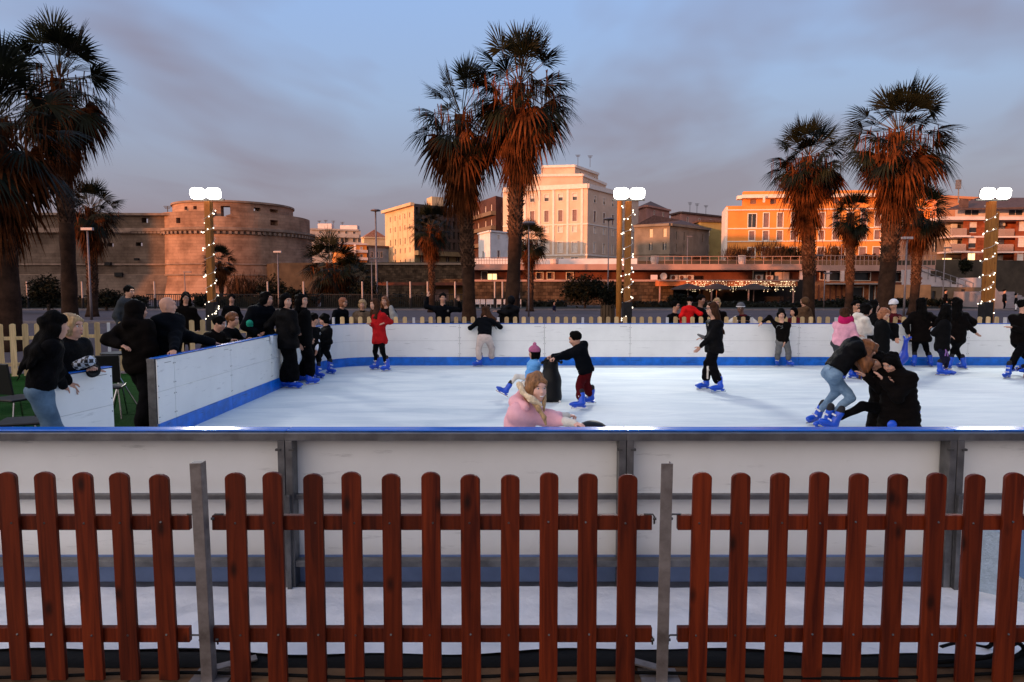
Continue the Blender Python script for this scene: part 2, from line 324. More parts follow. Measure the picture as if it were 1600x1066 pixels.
# ------------------------------------------------------------------ near picket fence
def wood_mat(name, c1, c2, knot, rough=.55, sx=30):
    m = bpy.data.materials.new(name); m.use_nodes = True; t = m.node_tree; b = t.nodes['Principled BSDF']; b.inputs['Roughness'].default_value = rough; b.inputs['Specular IOR Level'].default_value = .25
    oi = t.nodes.new('ShaderNodeObjectInfo'); tcn = t.nodes.new('ShaderNodeTexCoord')
    ad = t.nodes.new('ShaderNodeVectorMath'); ad.operation = 'ADD'; t.links.new(tcn.outputs['Object'], ad.inputs[0])
    ml = t.nodes.new('ShaderNodeVectorMath'); ml.operation = 'SCALE'; ml.inputs[3].default_value = 37; cx = t.nodes.new('ShaderNodeCombineXYZ'); [t.links.new(oi.outputs['Random'], cx.inputs[k]) for k in range(3)]; t.links.new(cx.outputs[0], ml.inputs[0]); t.links.new(ml.outputs[0], ad.inputs[1])
    mp = t.nodes.new('ShaderNodeMapping'); mp.inputs['Scale'].default_value = (sx, sx, 1.6) ; t.links.new(ad.outputs[0], mp.inputs[0])
    nz = t.nodes.new('ShaderNodeTexNoise'); nz.inputs['Scale'].default_value = 1.0; nz.inputs['Detail'].default_value = 6; nz.inputs['Distortion'].default_value = 1.1; t.links.new(mp.outputs[0], nz.inputs[0])
    rp = t.nodes.new('ShaderNodeValToRGB'); t.links.new(nz.outputs[0], rp.inputs[0]); rp.color_ramp.elements[0].position = .3; rp.color_ramp.elements[0].color = (*c1, 1); rp.color_ramp.elements[1].position = .7; rp.color_ramp.elements[1].color = (*c2, 1)
    vo = t.nodes.new('ShaderNodeTexVoronoi'); mp2 = t.nodes.new('ShaderNodeMapping'); mp2.inputs['Scale'].default_value = (9, 9, 4.2); t.links.new(ad.outputs[0], mp2.inputs[0]); t.links.new(mp2.outputs[0], vo.inputs['Vector']); vo.inputs['Scale'].default_value = 1
    r2 = t.nodes.new('ShaderNodeValToRGB'); t.links.new(vo.outputs['Distance'], r2.inputs[0]); r2.color_ramp.elements[0].position = .06; r2.color_ramp.elements[0].color = (knot,)*3+(1,); r2.color_ramp.elements[1].position = .22; r2.color_ramp.elements[1].color = (1,1,1,1)
    mx = t.nodes.new('ShaderNodeMixRGB'); mx.blend_type = 'MULTIPLY'; mx.inputs[0].default_value = 1; t.links.new(rp.outputs[0], mx.inputs[1]); t.links.new(r2.outputs[0], mx.inputs[2])
    hs = t.nodes.new('ShaderNodeHueSaturation'); t.links.new(mx.outputs[0], hs.inputs['Color']); mr = t.nodes.new('ShaderNodeMapRange'); t.links.new(oi.outputs['Random'], mr.inputs[0]); mr.inputs[3].default_value = .72; mr.inputs[4].default_value = 1.25; t.links.new(mr.outputs[0], hs.inputs['Value'])
    t.links.new(hs.outputs[0], b.inputs['Base Color'])
    bp = t.nodes.new('ShaderNodeBump'); bp.inputs['Strength'].default_value = .35; bp.inputs['Distance'].default_value = .004; t.links.new(nz.outputs[0], bp.inputs['Height']); t.links.new(bp.outputs[0], b.inputs['Normal'])
    return m
brown = wood_mat('brown stained wood', (.050, .0050, .0012), (.165, .0220, .0040), .2)
YPF = 3.07
def picket(mb, x, y, z0, z1, w, th, slant=0.0):
    pts = [(-w/2, z0), (w/2, z0), (w/2, z1-w*.30)] + [(w/2*math.cos(a), z1-w*.30 + w*.30*math.sin(a)) for a in [math.pi*k/8 for k in range(1, 8)]] + [(-w/2, z1-w*.30)]
    n0 = len(mb.v); mb.vprism([(x+px_, pz) for px_, pz in pts], y-th/2, y+th/2)
    if slant:
        for i in range(n0, len(mb.v)): q = mb.v[i]; mb.v[i] = (q[0]-slant*(q[2]-.5), q[1], q[2])
panels = [('brown stained picket fence panel left of the first steel post', [-103, -44, 15, 73, 133, 190, 252], (-110, 298), .012),
          ('long brown picket fence panel between the two steel posts', [367, 426, 489, 549, 611, 673, 735, 797, 858, 919, 981], (333, 1018), 0),
          ('brown picket fence panel right of the second steel post', [1096, 1157, 1218, 1279, 1341, 1402, 1463, 1523, 1584, 1645], (1058, 1680), -.004)]
for lab, pxs, rl, sl in panels:
    rt = thing('picket_fence', lab, 'fence', (XX(rl[0], YPF, 800), YPF, 0), 'brown picket fence panels')
    for p in pxs:
        m = MB(); zt = ZZ(739+random.uniform(-2, 3), YPF); picket(m, XX(p, YPF, 745)-sl*.4, YPF, ZZ(1062 + (0 if p < 300 else 6), YPF), zt, .088+random.uniform(-.003, .003), .02, sl+random.uniform(-.003, .003))
        pk_ = m.build('picket', brown, rt, bevel=.0025)
        for (yc_, jx) in ((816, random.uniform(-.012, .012)), (991, random.uniform(-.012, .012))):
            zz_ = ZZ(yc_, YPF); MB().tube([(XX(p, YPF, 745)-sl*.4-sl*(zz_-.5)+jx, YPF-.0125, zz_+random.uniform(-.006, .006)), (XX(p, YPF, 745)-sl*.4-sl*(zz_-.5)+jx, YPF-.006, zz_)], .0048, 8).build('nail', boltm, pk_)
    for (ya, yb) in ((805, 828), (980, 1003)):
        m = MB(); m.bx(XX(rl[0], YPF+.03, ya), XX(rl[1], YPF+.03, ya), YPF+.012, YPF+.042, ZZ(yb, YPF+.02), ZZ(ya, YPF+.02)); m.build('rail', brown, rt, bevel=.003)
gsteel = mat('weathered steel post', (.20, .165, .15), .55, .4, 6, .12, 40, metal=.55, col2=(.30,.27,.26))
for k, (p, lab) in enumerate(((321, 'left square steel fence post leaning slightly, with hooks'), (1035, 'right angled steel fence post between two picket panels'))):
    x = XX(p, YPF, 900); top = ZZ(722, YPF); rt = thing('steel_post', lab, 'fence post', (x, YPF, 0), 'steel posts of the picket fence')
    m = MB()
    if k == 0: m.bx(x-.026, x+.026, YPF-.025, YPF+.03, 0.008, top)
    else: m.bx(x-.027, x+.027, YPF-.03, YPF-.024, .008, top).bx(x+.021, x+.027, YPF-.0235, YPF+.03, .008, top-.004)
    o = m.build('post', gsteel, rt, bevel=.002); o.rotation_euler = (0, (R(-1.0) if k == 0 else R(.35)), 0)
    m = MB(); m.box((x+.07*(1 if k == 0 else -1), YPF+.1, .04), (.22, .05, .008), rz=.5*(1 if k == 0 else -1)); m.box((x, YPF+.02, .012), (.18, .16, .01)); m.build('foot_plate', gsteel, rt)
    for sgn in (-1, 1):
        for (pz, up) in ((806, 1), (996, 0)):
            z = ZZ(pz, YPF); m = MB(); m.tube([(x+sgn*.085, YPF+.02, z), (x+sgn*.045, YPF+.02, z), (x+sgn*.037, YPF+.02, z-.012), (x+sgn*.037, YPF+.02, z-.045)], .0045, 6)
            m.tube([(x+sgn*.03, YPF+.01, z-.018), (x+sgn*.045, YPF+.012, z-.018)], .007, 6); m.build('hook', boltm, rt, smooth=True)
# black rubber cable cover along the fence
rub = mat('black rubber', (.004, .004, .004), .9, .3, 8, .2, 40)
mb = MB(); vs = []; fs = []; n = 160
for i in range(n+1):
    x = -4.2+8.6*i/n; e = .02*math.sin(1.9*x+.5)+.02*math.sin(4.3*x)
    for (y, z) in ((3.185+.3*e, .010), (3.20+.3*e, .030), (3.24, .034), (3.30+e, .036), (3.325+e, .012)): vs.append((x, y, z + .004*math.sin(5*x+y*9)))
for i in range(n):
    for k in range(4): a = i*5+k; fs.append((a, a+5, a+6, a+1))
mb.add(vs, fs); mb.build('rubber_strip', rub, smooth=True, label='black rubber strip running along the foot of the brown picket fence', cat='rubber strip')
cabm = mat('black cable', (.003, .003, .003), .8, spec=.1)
def cable(label, pts, r=.009):
    P = [Vector(p) for p in pts]; res = []
    for i in range(len(P)-1):
        p0 = P[max(i-1, 0)]; p1 = P[i]; p2 = P[i+1]; p3 = P[min(i+2, len(P)-1)]
        for k in range(8):
            u = k/8; res.append(.5*((2*p1)+(-p0+p2)*u+(2*p0-5*p1+4*p2-p3)*u*u+(-p0+3*p1-3*p2+p3)*u**3))
    MB().tube(res+[P[-1]], r, 6).build('cable', cabm, smooth=True, label=label, cat='cable', group='black cables on the ground')
cable('black cable lying in front of the rubber strip along the brown fence', [(x, 3.085+.025*math.sin(3*x), .03) for x in [-3.2+.5*i for i in range(14)]], .008)
g0 = [W(p, q, YY) for p, q, YY in ((1470, 1016, 3.3), (1500, 1013, 3.34), (1540, 1020, 3.3), (1550, 1003, 3.25), (1538, 997, 3.3), (1500, 995, 3.36), (1470, 1000, 3.4))]
cable('looped black cable over the white sheet at the lower right', [(q.x, q.y, max(q.z, .05)) for q in g0], .010)
g0 = [W(p, q, YY) for p, q, YY in ((1460, 1035, 3.12), (1520, 1030, 3.14), (1560, 1022, 3.15), (1588, 1005, 3.2), (1600, 1016, 3.25), (1582, 1030, 3.2), (1560, 1045, 3.12), (1620, 1052, 3.12))]
cable('tangled black cable beside the pale blue block', [(q.x, q.y, max(q.z, .04)) for q in g0], .011)
# pale blue concrete block at the right edge
cb_ = mat('pale blue painted concrete', (.36, .46, .56), .6, .10, 30, .5, 90); darkb = mat('dark blue painted mark', (.12, .22, .40), .6)
rt = thing('concrete_block', 'pale blue painted concrete block with a round dark blue mark, at the right edge', 'concrete block', (XX(1570, 3.6), 3.6, 0))
x0 = XX(1530, 3.95, 900); m = MB(); zt = ZZ(826, 3.95)-.02
m.add([(x0, 3.95, .0), (x0, 3.95, zt+.02), (x0+.75, 3.3, zt-.02), (x0+.75, 3.3, 0), (x0+.10, 4.02, 0), (x0+.10, 4.02, zt+.02), (x0+.95, 3.4, zt-.02), (x0+.95, 3.4, 0)], [(0,3,2,1), (4,5,6,7), (1,2,6,5), (0,1,5,4), (3,7,6,2)])
m.build('block', cb_, rt); m = MB()
dv = (Vector((.75, -.65, 0))).normalized(); nn_ = Vector((-.65, -.75, 0)).normalized(); cc_ = Vector((x0, 3.95, .36)) + dv*.30
vs = [cc_ + nn_*.004]; 
for k in range(24): a = 2*math.pi*k/24; vs.append(cc_ + dv*.20*math.cos(a) + Vector((0,0,1))*.2*math.sin(a) + nn_*.004)
m.add(vs, [(0, k+1, (k+1) % 24 + 1) for k in range(24)]); m.build('round_mark', darkb, rt)

# ------------------------------------------------------------------ pale picket fence behind the rink
pale = wood_mat('pale pine wood', (.48, .33, .16), (.70, .52, .28), .7, .7)
whitep = mat('white post', (.55, .56, .58), .5)
YB = 17.4
def pale_panel(label, p0, p1, npk, post=True):
    p0 = Vector((*p0, 0)); p1 = Vector((*p1, 0)); d = p1-p0; ln = d.length; a = math.atan2(d.y, d.x)
    rt = thing('picket_fence', label, 'fence', (0,0,0), 'pale picket fence panels')
    for i in range(npk):
        m = MB(); picket(m, ln*(i+1)/(npk+1), 0, .04, 1.12, .105, .02, random.uniform(-.006, .006)); m.build('picket', pale, rt)
    for z in (.28, .82): MB().bx(.08, ln-.08, .012, .04, z-.035, z+.035).build('rail', pale, rt)
    if post: MB().bx(-.03, .03, -.03, .03, 0, 1.10).build('post', whitep, rt)
    rt.location = p0; rt.rotation_euler = (0, 0, a)
px0 = 911-132.5*3; k = 0
names = ['behind the woman with short reddish hair and the red jacket girl', 'behind the left of the twin palms, below the man waving', 'between the hooded man and the black penguin aid', 'left of the middle lamp post', 'behind the bearded man and the child in red',
         'below the man in the grey striped hat', 'behind the boy in the black jumper', 'behind the pink and white hooded girls', 'behind the dark-haired skaters', 'right of the right-hand lamp post']
for i in range(10):
    a = XX(px0+132.5*(i-.0), YB); b_ = XX(px0+132.5*(i+1), YB)
    if i == 0: a = XX(520, YB)
    pale_panel('pale picket fence panel ' + names[i], (a, YB), (b_, YB), 9 if i else 8)
lf = [(-12.6, 12.9), (-10.6, 13.75), (-8.7, 14.7), (-6.7, 15.9), (XX(520, YB), YB)]
ln_ = ['at the left edge, behind the black chairs', 'behind the blonde woman', 'behind the tall figure in black', 'behind the two leaning boys']
for i in range(4): pale_panel('pale pine picket fence panel ' + ln_[i], lf[i], lf[i+1], 9)
# ------------------------------------------------------------------ lamp posts with floodlights and fairy lights
timber = wood_mat('orange timber', (.25, .085, .012), (.40, .16, .03), .6, .6)
blackc = mat('black cover', (.008, .008, .009), .7, .3, 10)
led = mat('floodlight led', (1, 1, .95), .3, emit=(1.0, .97, .86), estr=9.0)
bulbm = mat('fairy bulb', (1, .95, .8), .3, emit=(1.0, .86, .66), estr=3.0)
wire = mat('white wire', (.6, .6, .58), .5)
bme = MB().sphere((0,0,0), .017, 6, 4).build('bulb', bulbm); bulb_mesh = bme.data; bpy.data.objects.remove(bme)
bulb_mesh.polygons.foreach_set('use_smooth', [True]*len(bulb_mesh.polygons))
def lamp_post(label, px, Y, wpx=14, double=False):
    x = XX(px, Y); rt = thing('lamp_post', label, 'lamp post', (x, Y, 0), 'timber lamp posts behind the rink')
    hw = .075; zt = ZZ(315, Y)
    MB().bx(x-hw, x+hw, Y-.1, Y+.1, .0, zt).build('post', timber, rt, bevel=.008)
    if double: MB().bx(x+hw+.012, x+hw+.14, Y-.02, Y+.1, 0, zt-.25).build('brace_post', timber, rt, bevel=.006)
    MB().bx(x-.115, x+.115, Y-.135, Y+.13, 0, ZZ(472, Y)).build('black_cover', blackc, rt, bevel=.01)
    MB().bx(x-.42, x+.42, Y-.03, Y+.02, zt+.02, zt+.06).bx(x-.03, x+.03, Y-.02, Y+.02, zt, zt+.05).build('crossbar', steeld, rt)
    zc = ZZ(303, Y)
    for s in (-1, 1):
        cx = x+s*.205; M = Matrix.Rotation(R(12), 3, 'X')
        h = MB(); h.box((cx, Y-.09, zc), (.32, .08, .22), M=M)
        o = h.build('floodlight', steeld, rt, bevel=.01)
        q = MB(); cc = Vector((cx, Y-.10, zc)) + M @ Vector((0, -.05, 0)); rr_ = [(.195*math.copysign(abs(math.cos(a))**.55, math.cos(a)), .145*math.copysign(abs(math.sin(a))**.55, math.sin(a))) for a in [2*math.pi*k/28 for k in range(28)]]; q.add([cc+M @ Vector((u_, 0, v_)) for u_, v_ in rr_]+[cc+M @ Vector((u_*.8, -.03, v_*.8)) for u_, v_ in rr_], [tuple(range(28, 56))]+[(k, (k+1) % 28, 28+(k+1) % 28, 28+k) for k in range(28)]+[tuple(range(27, -1, -1))]); q.build('led_panel', led, o)
        ld = bpy.data.lights.new('floodlight_lamp', 'AREA'); ld.shape = 'RECTANGLE'; ld.size = .38; ld.size_y = .29; ld.energy = 62; ld.color = (1.0, .96, .88); ld.spread = R(125)
        lo = bpy.data.objects.new('floodlight_lamp', ld); COL.objects.link(lo); lo.parent = rt
        loc = Vector((cx, Y-.24, zc-.03)); lo.location = loc - Vector((x, Y, 0)); lo.rotation_euler = (R(-58), 0, 0)
    # fairy lights wound round the post: a thing of its own
    ft = thing('fairy_lights', 'string of white fairy lights wound around the ' + label.split(' standing')[0], 'fairy lights', (x, Y, 0), 'fairy light strings on the posts')
    pts = []; turns = 8.5; nn = 340; z0, z1 = .9, zt-.1
    for i in range(nn):
        u = i/nn; a = u*turns*2*math.pi + .6*math.sin(u*31); q = .112+.012*math.sin(i*1.7); cs, sn = math.cos(a), math.sin(a); sq = 1/max(abs(cs), abs(sn))
        pts.append(Vector((x+q*cs*min(sq, 1.25), Y+q*sn*min(sq, 1.25), z0+(z1-z0)*u+.03*math.sin(a*1.0))))
    MB().tube(pts, .004, 4).build('wire', wire, ft)
    for i in sorted(random.sample(range(3, nn), 52)):
        p = pts[i]; o = bpy.data.objects.new('bulb', bulb_mesh); COL.objects.link(o); o.parent = ft
        o.location = p - Vector((x, Y, 0)) + Vector(((p.x-x)*.25, (p.y-Y)*.25, random.uniform(-.05, .03)))
lamp_post('left timber lamp post standing in front of the round stone tower', 330, 17.9)
lamp_post('middle timber lamp post standing in front of the tall pale building', 980, 17.9)
lamp_post('right timber lamp post standing in front of the brick apartment block', 1542, 17.9, double=True)
x = XX(967, 23); MB().tube([(x, 23, 0), (x, 23, 2.2), (x, 23, ZZ(312, 23))], .095, 10).build('timber_pole', timber, smooth=True, label='plain round timber pole standing just left of the middle lamp post', cat='pole')

# ------------------------------------------------------------------ palms
def leaf_mb(mb, base, az, el, lp, rf, droop, n=20, span=105, roll=0.0, tipdroop=.5):
    """fan leaf: petiole from base, then a fan of strips"""
    d = Vector((math.cos(az)*math.cos(el), math.sin(az)*math.cos(el), math.sin(el)))
    side = Vector((-math.sin(az), math.cos(az), 0)); up = d.cross(side)*-1
    if up.z < 0: up = -up
    c, s_ = math.cos(roll), math.sin(roll); side, up = side*c+up*s_, up*c-side*s_
    h = base + d*lp - Vector((0,0,1))*droop*lp*lp*.25
    # petiole
    mb.cur = 1
    w_ = side*.02; mb.add([base-w_, base+w_, h+w_*.7, h-w_*.7], [(0,1,2,3)]); w_ = up*.018; mb.add([base-w_, base+w_, h+w_*.7, h-w_*.7], [(0,1,2,3)])
    mb.cur = 0
    for i in range(n):
        a = R(-span + 2*span*i/(n-1)) + random.uniform(-.04, .04)
        L_ = rf*(1-.18*(abs(a)/R(span)))*random.uniform(.85, 1.1)
        dd = d*math.cos(a) + side*math.sin(a) + up*.10*math.cos(a*2)
        wd = (side*math.cos(a) - d*math.sin(a))*(rf*R(span)*2/n*.5)
        fold = up*.03*(1 if i % 2 else -1)*rf
        P = []
        td = tipdroop*random.uniform(.6, 1.5)
        for (r_, wf) in ((.05, .08), (.48, .50), (.74, .26), (1.0, .02)):
            q = h + dd*(L_*r_) - Vector((0,0,1))*(droop*.35*(r_*L_)**2 + td*max(0, r_-.45)**1.4*L_) + fold*wf
            P += [q-wd*wf, q+wd*wf]
        mb.add(P, [(0,1,3,2), (2,3,5,4), (4,5,7,6)])
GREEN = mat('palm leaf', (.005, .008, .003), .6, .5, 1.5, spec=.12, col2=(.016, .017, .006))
GREEN2 = mat('palm petiole', (.07, .05, .022), .7)
DEAD = mat('dead palm leaf', (.024, .008, .003), .8, .5, 1.6, spec=.03, col2=(.15, .045, .014))
TRK = mat('palm trunk', (.040, .020, .012), .9, .45, 3, .8, 9, spec=.1)
BOOT = mat('palm leaf base', (.045, .022, .013), .85, .5, 5, .5, 20, col2=(.15, .078, .048), spec=.1)
def crown_meshes(name, nl, nd, rf, lp, skirt, lean_dead=.3, seed=1, width=1.0):
    st = random.getstate(); random.seed(seed)
    mb = MB()
    for i in range(nl):
        u = (i+.5)/nl; el = R(84 - 128*u**.9) + random.uniform(-.16, .16); az = i*2.39996 + random.uniform(-.3, .3)
        base = Vector((.12*math.cos(az), .12*math.sin(az), .25-.5*u))
        leaf_mb(mb, base, az, el, lp*random.uniform(.75, 1.15)*width, rf*random.uniform(.85, 1.12), .22+.3*u, n=24, span=random.uniform(62, 88), roll=random.uniform(-.9, .9), tipdroop=.08+.75*u*u)
    g = mb
    mb = MB()
    for i in range(nd):
        u = (i+.5)/nd; az = i*2.39996+random.uniform(-.4, .4)
        el = R(-34-50*min(1, u*2.2)) + random.uniform(-.16, .16)
        base = Vector((.22*math.cos(az), .22*math.sin(az), -.35 - skirt*.70*max(0, u-.12)))
        leaf_mb(mb, base, az, el, lp*random.uniform(.5, .95)*(1-.45*u), rf*random.uniform(.8, 1.15)*(.95), .5, n=13, span=random.uniform(22, 60) if u > .3 else 80, roll=random.uniform(-1.2, 1.2), tipdroop=1.0)
    # loose hanging strands
    for i in range(int(nd*2.2)):
        az = random.uniform(0, 6.283); rr = random.uniform(.45, lp+rf*.75)*width; z = .1-.5*rr*random.random(); ln = random.uniform(.3, .9)*rf
        p = Vector((rr*math.cos(az), rr*math.sin(az), z)); ww = Vector((-math.sin(az), math.cos(az), 0))*.022
        q1 = p + Vector((random.uniform(-.06, .06), random.uniform(-.06, .06), -ln*.5)); q2 = p + Vector((random.uniform(-.12, .12), random.uniform(-.12, .12), -ln))
        mb.add([p-ww, p+ww, q1+ww, q1-ww, q2], [(0,1,2,3), (3,2,4)])
    random.setstate(st)
    return g, mb
def palm(label, px, Y, top_py, crown_py, r0, r1, cm, boots=(0.35, 1.0), s=1.0, group='fan palms on the plaza', base_px=None, rot=0.0, z0=0.0, skirt=2.0):
    """trunk from ground to crown centre"""
    x = XX(px, Y); zc = ZZ(crown_py, Y); xb = XX(base_px, Y) if base_px else x
    rt = thing('palm_tree', label, 'palm tree', (xb, Y, z0), group)
    mb = MB(); pts = []; rs = []; n = 26
    for i in range(n+1):
        u = i/n; z = z0+(zc-z0)*u; xx = xb+(x-xb)*u + .05*math.sin(u*5); flare = .14*math.exp(-u*16)
        pts.append((xx, Y, z)); rs.append(r0+(r1-r0)*u+flare + .012*math.sin(z*21))
    mb.tube(pts, rs, 14); tr = mb.build('trunk', TRK, rt, smooth=True)
    mb = MB(); z = z0+(zc-z0)*boots[0]; row = 0
    while z < zc - skirt*.35*s:
        u = (z-z0)/(zc-z0); rr = r0+(r1-r0)*u; xx = xb+(x-xb)*u + .05*math.sin(u*5); nb = 9
        for k in range(nb):
            a = 2*math.pi*(k+.5*(row % 2))/nb + random.uniform(-.12, .12); ln = random.uniform(.09, .19); wd = rr*.30*random.uniform(.8, 1.2)
            ca, sa = math.cos(a), math.sin(a); t_ = Vector((-sa, ca, 0)); o_ = Vector((ca, sa, 0)); c0 = Vector((xx, Y, z)) + o_*rr*.93
            tip = c0 + o_*ln*random.uniform(.45, .9) + Vector((0,0,1))*ln*random.uniform(.7, 1.2)
            mb.add([c0-t_*wd-Vector((0,0,.05)), c0+t_*wd-Vector((0,0,.05)), c0+Vector((0,0,.13)), tip-t_*wd*.35, tip+t_*wd*.35], [(0,1,4,3), (1,2,4), (2,0,3), (2,3,4)])
        z += .115; row += 1
    if row: mb.build('leaf_bases', BOOT, rt)
    g, d = cm
    for nm, m_, mats in (('crown', g, [GREEN, GREEN2]), ('dead_fronds', d, [DEAD, DEAD])):
        o = bpy.data.objects.new(nm, m_); COL.objects.link(o); o.parent = rt; o.location = (x-xb, 0, zc-z0); o.scale = (s, s, s); o.rotation_euler = (0, 0, rot)
    return rt
def mk(name, *a, **k):
    g, d = crown_meshes(name, *a, **k); res = []
    for m_, nm, mats in ((g, 'crown', [GREEN, GREEN2]), (d, 'dead_fronds', [DEAD, DEAD])):
        o = m_.build(nm, mats); res.append(o.data); bpy.data.objects.remove(o)
    return res
cE = mk('E', 44, 90, 1.2, 1.25, 3.2, seed=3)
cD = mk('D', 32, 80, 1.15, 1.2, 3.6, seed=5)
cB = mk('B', 42, 80, 1.25, 1.3, 3.0, seed=8)
cJ = mk('J', 40, 85, 1.1, .95, 3.0, seed=11)
cK = mk('K', 50, 120, 1.2, 1.3, 2.8, seed=14)
cS = mk('S', 42, 40, 1.0, .85, 1.6, seed=21)
cS2 = mk('S2', 34, 30, 1.05, .75, 1.0, seed=27)
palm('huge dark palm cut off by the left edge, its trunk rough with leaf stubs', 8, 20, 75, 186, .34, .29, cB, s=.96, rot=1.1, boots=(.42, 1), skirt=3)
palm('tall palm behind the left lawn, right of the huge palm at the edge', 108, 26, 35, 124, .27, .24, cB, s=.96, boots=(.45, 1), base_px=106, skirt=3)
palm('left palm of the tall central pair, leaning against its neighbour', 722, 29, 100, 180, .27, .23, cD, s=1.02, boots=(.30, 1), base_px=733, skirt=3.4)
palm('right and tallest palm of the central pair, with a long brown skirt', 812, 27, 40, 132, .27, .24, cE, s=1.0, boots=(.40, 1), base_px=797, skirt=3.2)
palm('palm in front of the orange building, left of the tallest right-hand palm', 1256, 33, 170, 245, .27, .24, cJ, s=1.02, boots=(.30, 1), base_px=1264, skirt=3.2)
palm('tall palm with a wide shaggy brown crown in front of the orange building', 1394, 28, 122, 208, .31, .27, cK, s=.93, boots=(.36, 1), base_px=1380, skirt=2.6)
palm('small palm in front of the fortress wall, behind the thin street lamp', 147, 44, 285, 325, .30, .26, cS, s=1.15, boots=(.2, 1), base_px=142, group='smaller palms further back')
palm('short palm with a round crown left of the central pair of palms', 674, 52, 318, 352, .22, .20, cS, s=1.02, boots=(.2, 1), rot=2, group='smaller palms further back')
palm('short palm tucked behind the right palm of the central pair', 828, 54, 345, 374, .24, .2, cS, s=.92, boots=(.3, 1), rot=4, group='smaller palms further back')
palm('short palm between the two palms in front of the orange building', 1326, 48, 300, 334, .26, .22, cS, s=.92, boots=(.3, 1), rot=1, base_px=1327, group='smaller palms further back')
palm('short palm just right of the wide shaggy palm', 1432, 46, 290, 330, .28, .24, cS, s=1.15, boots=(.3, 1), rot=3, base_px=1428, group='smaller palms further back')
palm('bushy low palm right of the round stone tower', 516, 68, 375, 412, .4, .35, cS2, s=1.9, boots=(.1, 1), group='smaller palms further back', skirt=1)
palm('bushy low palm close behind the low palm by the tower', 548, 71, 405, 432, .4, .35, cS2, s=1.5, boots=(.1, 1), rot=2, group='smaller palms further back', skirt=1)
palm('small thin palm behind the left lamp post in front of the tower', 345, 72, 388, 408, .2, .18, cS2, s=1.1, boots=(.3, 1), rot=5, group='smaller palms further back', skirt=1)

# ------------------------------------------------------------------ bushes and trees
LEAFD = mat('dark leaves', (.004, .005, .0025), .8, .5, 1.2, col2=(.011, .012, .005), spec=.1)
LEAFB = mat('brown twigs', (.03, .012, .006), .85, .5, .9, col2=(.08, .035, .015), spec=.1)
TRUNKM = mat('bark', (.06, .04, .03), .9, .3, 4)
def foliage(mb, c, rx, ry, rz, n, ls, up=False):
    for i in range(n):
        a = random.uniform(0, 6.283); u = random.uniform(-1, 1); rr = random.random()**.4; q = math.sqrt(max(0, 1-u*u))
        lump = 1+.22*math.sin(a*3+c[0])+.15*math.sin(u*7+a*5)
        p = Vector((c[0]+rx*q*math.cos(a)*rr*lump, c[1]+ry*q*math.sin(a)*rr*lump, c[2]+rz*u*rr*lump))
        l = ls*random.uniform(.5, 1.4)
        if up: d1 = Vector((random.uniform(-.25, .25), random.uniform(-.25, .25), 1))*l*2.2; d2 = Vector((random.uniform(-1, 1), random.uniform(-1, 1), 0))*l*.16
        else: d1 = Vector((random.uniform(-1, 1), random.uniform(-1, 1), random.uniform(-1, 1)))*l; d2 = Vector((random.uniform(-1, 1), random.uniform(-1, 1), random.uniform(-1, 1)))*l*.6
        mb.add([p-d1*.5, p+d2*.5, p+d1*.5, p-d2*.5], [(0,1,2,3)])
def bush(name, label, px, Y, top, rpx, n=900, m=None, cat='bush', group='dark shrubs along the plaza', up=False, trunk=True, ls=.22, zb=0.0):
    x = XX(px, Y); rt = thing(name, label, cat, (x, Y, zb), group)
    zt = ZZ(top, Y); r = rpx*Y/F; rz = (zt-zb)*.5 if not trunk else min((zt-zb)*.42, r*1.2)
    c = (x, Y, zt-rz); mb = MB()
    foliage(mb, c, r, r*.8, rz, n, ls, up)
    for k in range(4): a = random.uniform(0, 6.28); foliage(mb, (x+r*.6*math.cos(a), Y+r*.5*math.sin(a), c[2]+rz*random.uniform(-.5, .5)), r*.5, r*.5, rz*.45, n//6, ls, up)
    mb.build('crown', m or LEAFD, rt)
    mb = MB(); mb.tube([(x, Y, zb), (x+.05, Y, zb+(zt-zb)*.5), (x, Y, zt-rz*.6)], [.12, .09, .05], 7)
    for k in range(4): a = k*1.6+.4; mb.tube([(x, Y, zb+(zt-zb)*.35), (x+r*.4*math.cos(a), Y+r*.4*math.sin(a), c[2])], [.05, .02], 5)
    mb.build('trunk', TRUNKM, rt)
    return rt
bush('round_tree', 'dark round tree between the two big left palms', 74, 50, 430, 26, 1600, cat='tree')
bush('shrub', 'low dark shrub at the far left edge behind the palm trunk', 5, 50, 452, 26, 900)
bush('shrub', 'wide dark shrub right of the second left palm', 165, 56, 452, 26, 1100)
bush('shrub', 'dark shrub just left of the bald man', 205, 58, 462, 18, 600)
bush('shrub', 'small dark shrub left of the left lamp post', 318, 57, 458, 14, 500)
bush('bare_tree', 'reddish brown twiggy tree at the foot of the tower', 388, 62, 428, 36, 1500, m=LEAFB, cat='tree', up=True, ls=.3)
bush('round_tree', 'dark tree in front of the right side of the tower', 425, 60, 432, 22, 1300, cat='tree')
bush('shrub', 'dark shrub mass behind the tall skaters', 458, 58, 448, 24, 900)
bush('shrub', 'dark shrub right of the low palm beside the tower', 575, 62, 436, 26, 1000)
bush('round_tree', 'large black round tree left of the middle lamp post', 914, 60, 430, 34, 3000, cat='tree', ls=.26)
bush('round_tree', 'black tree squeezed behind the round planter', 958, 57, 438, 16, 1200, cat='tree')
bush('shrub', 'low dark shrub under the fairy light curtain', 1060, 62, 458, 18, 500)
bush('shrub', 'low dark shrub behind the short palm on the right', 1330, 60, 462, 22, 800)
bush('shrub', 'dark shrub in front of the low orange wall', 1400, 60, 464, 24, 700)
bush('shrub', 'green shrub below the white staircase', 1470, 60, 466, 30, 800)
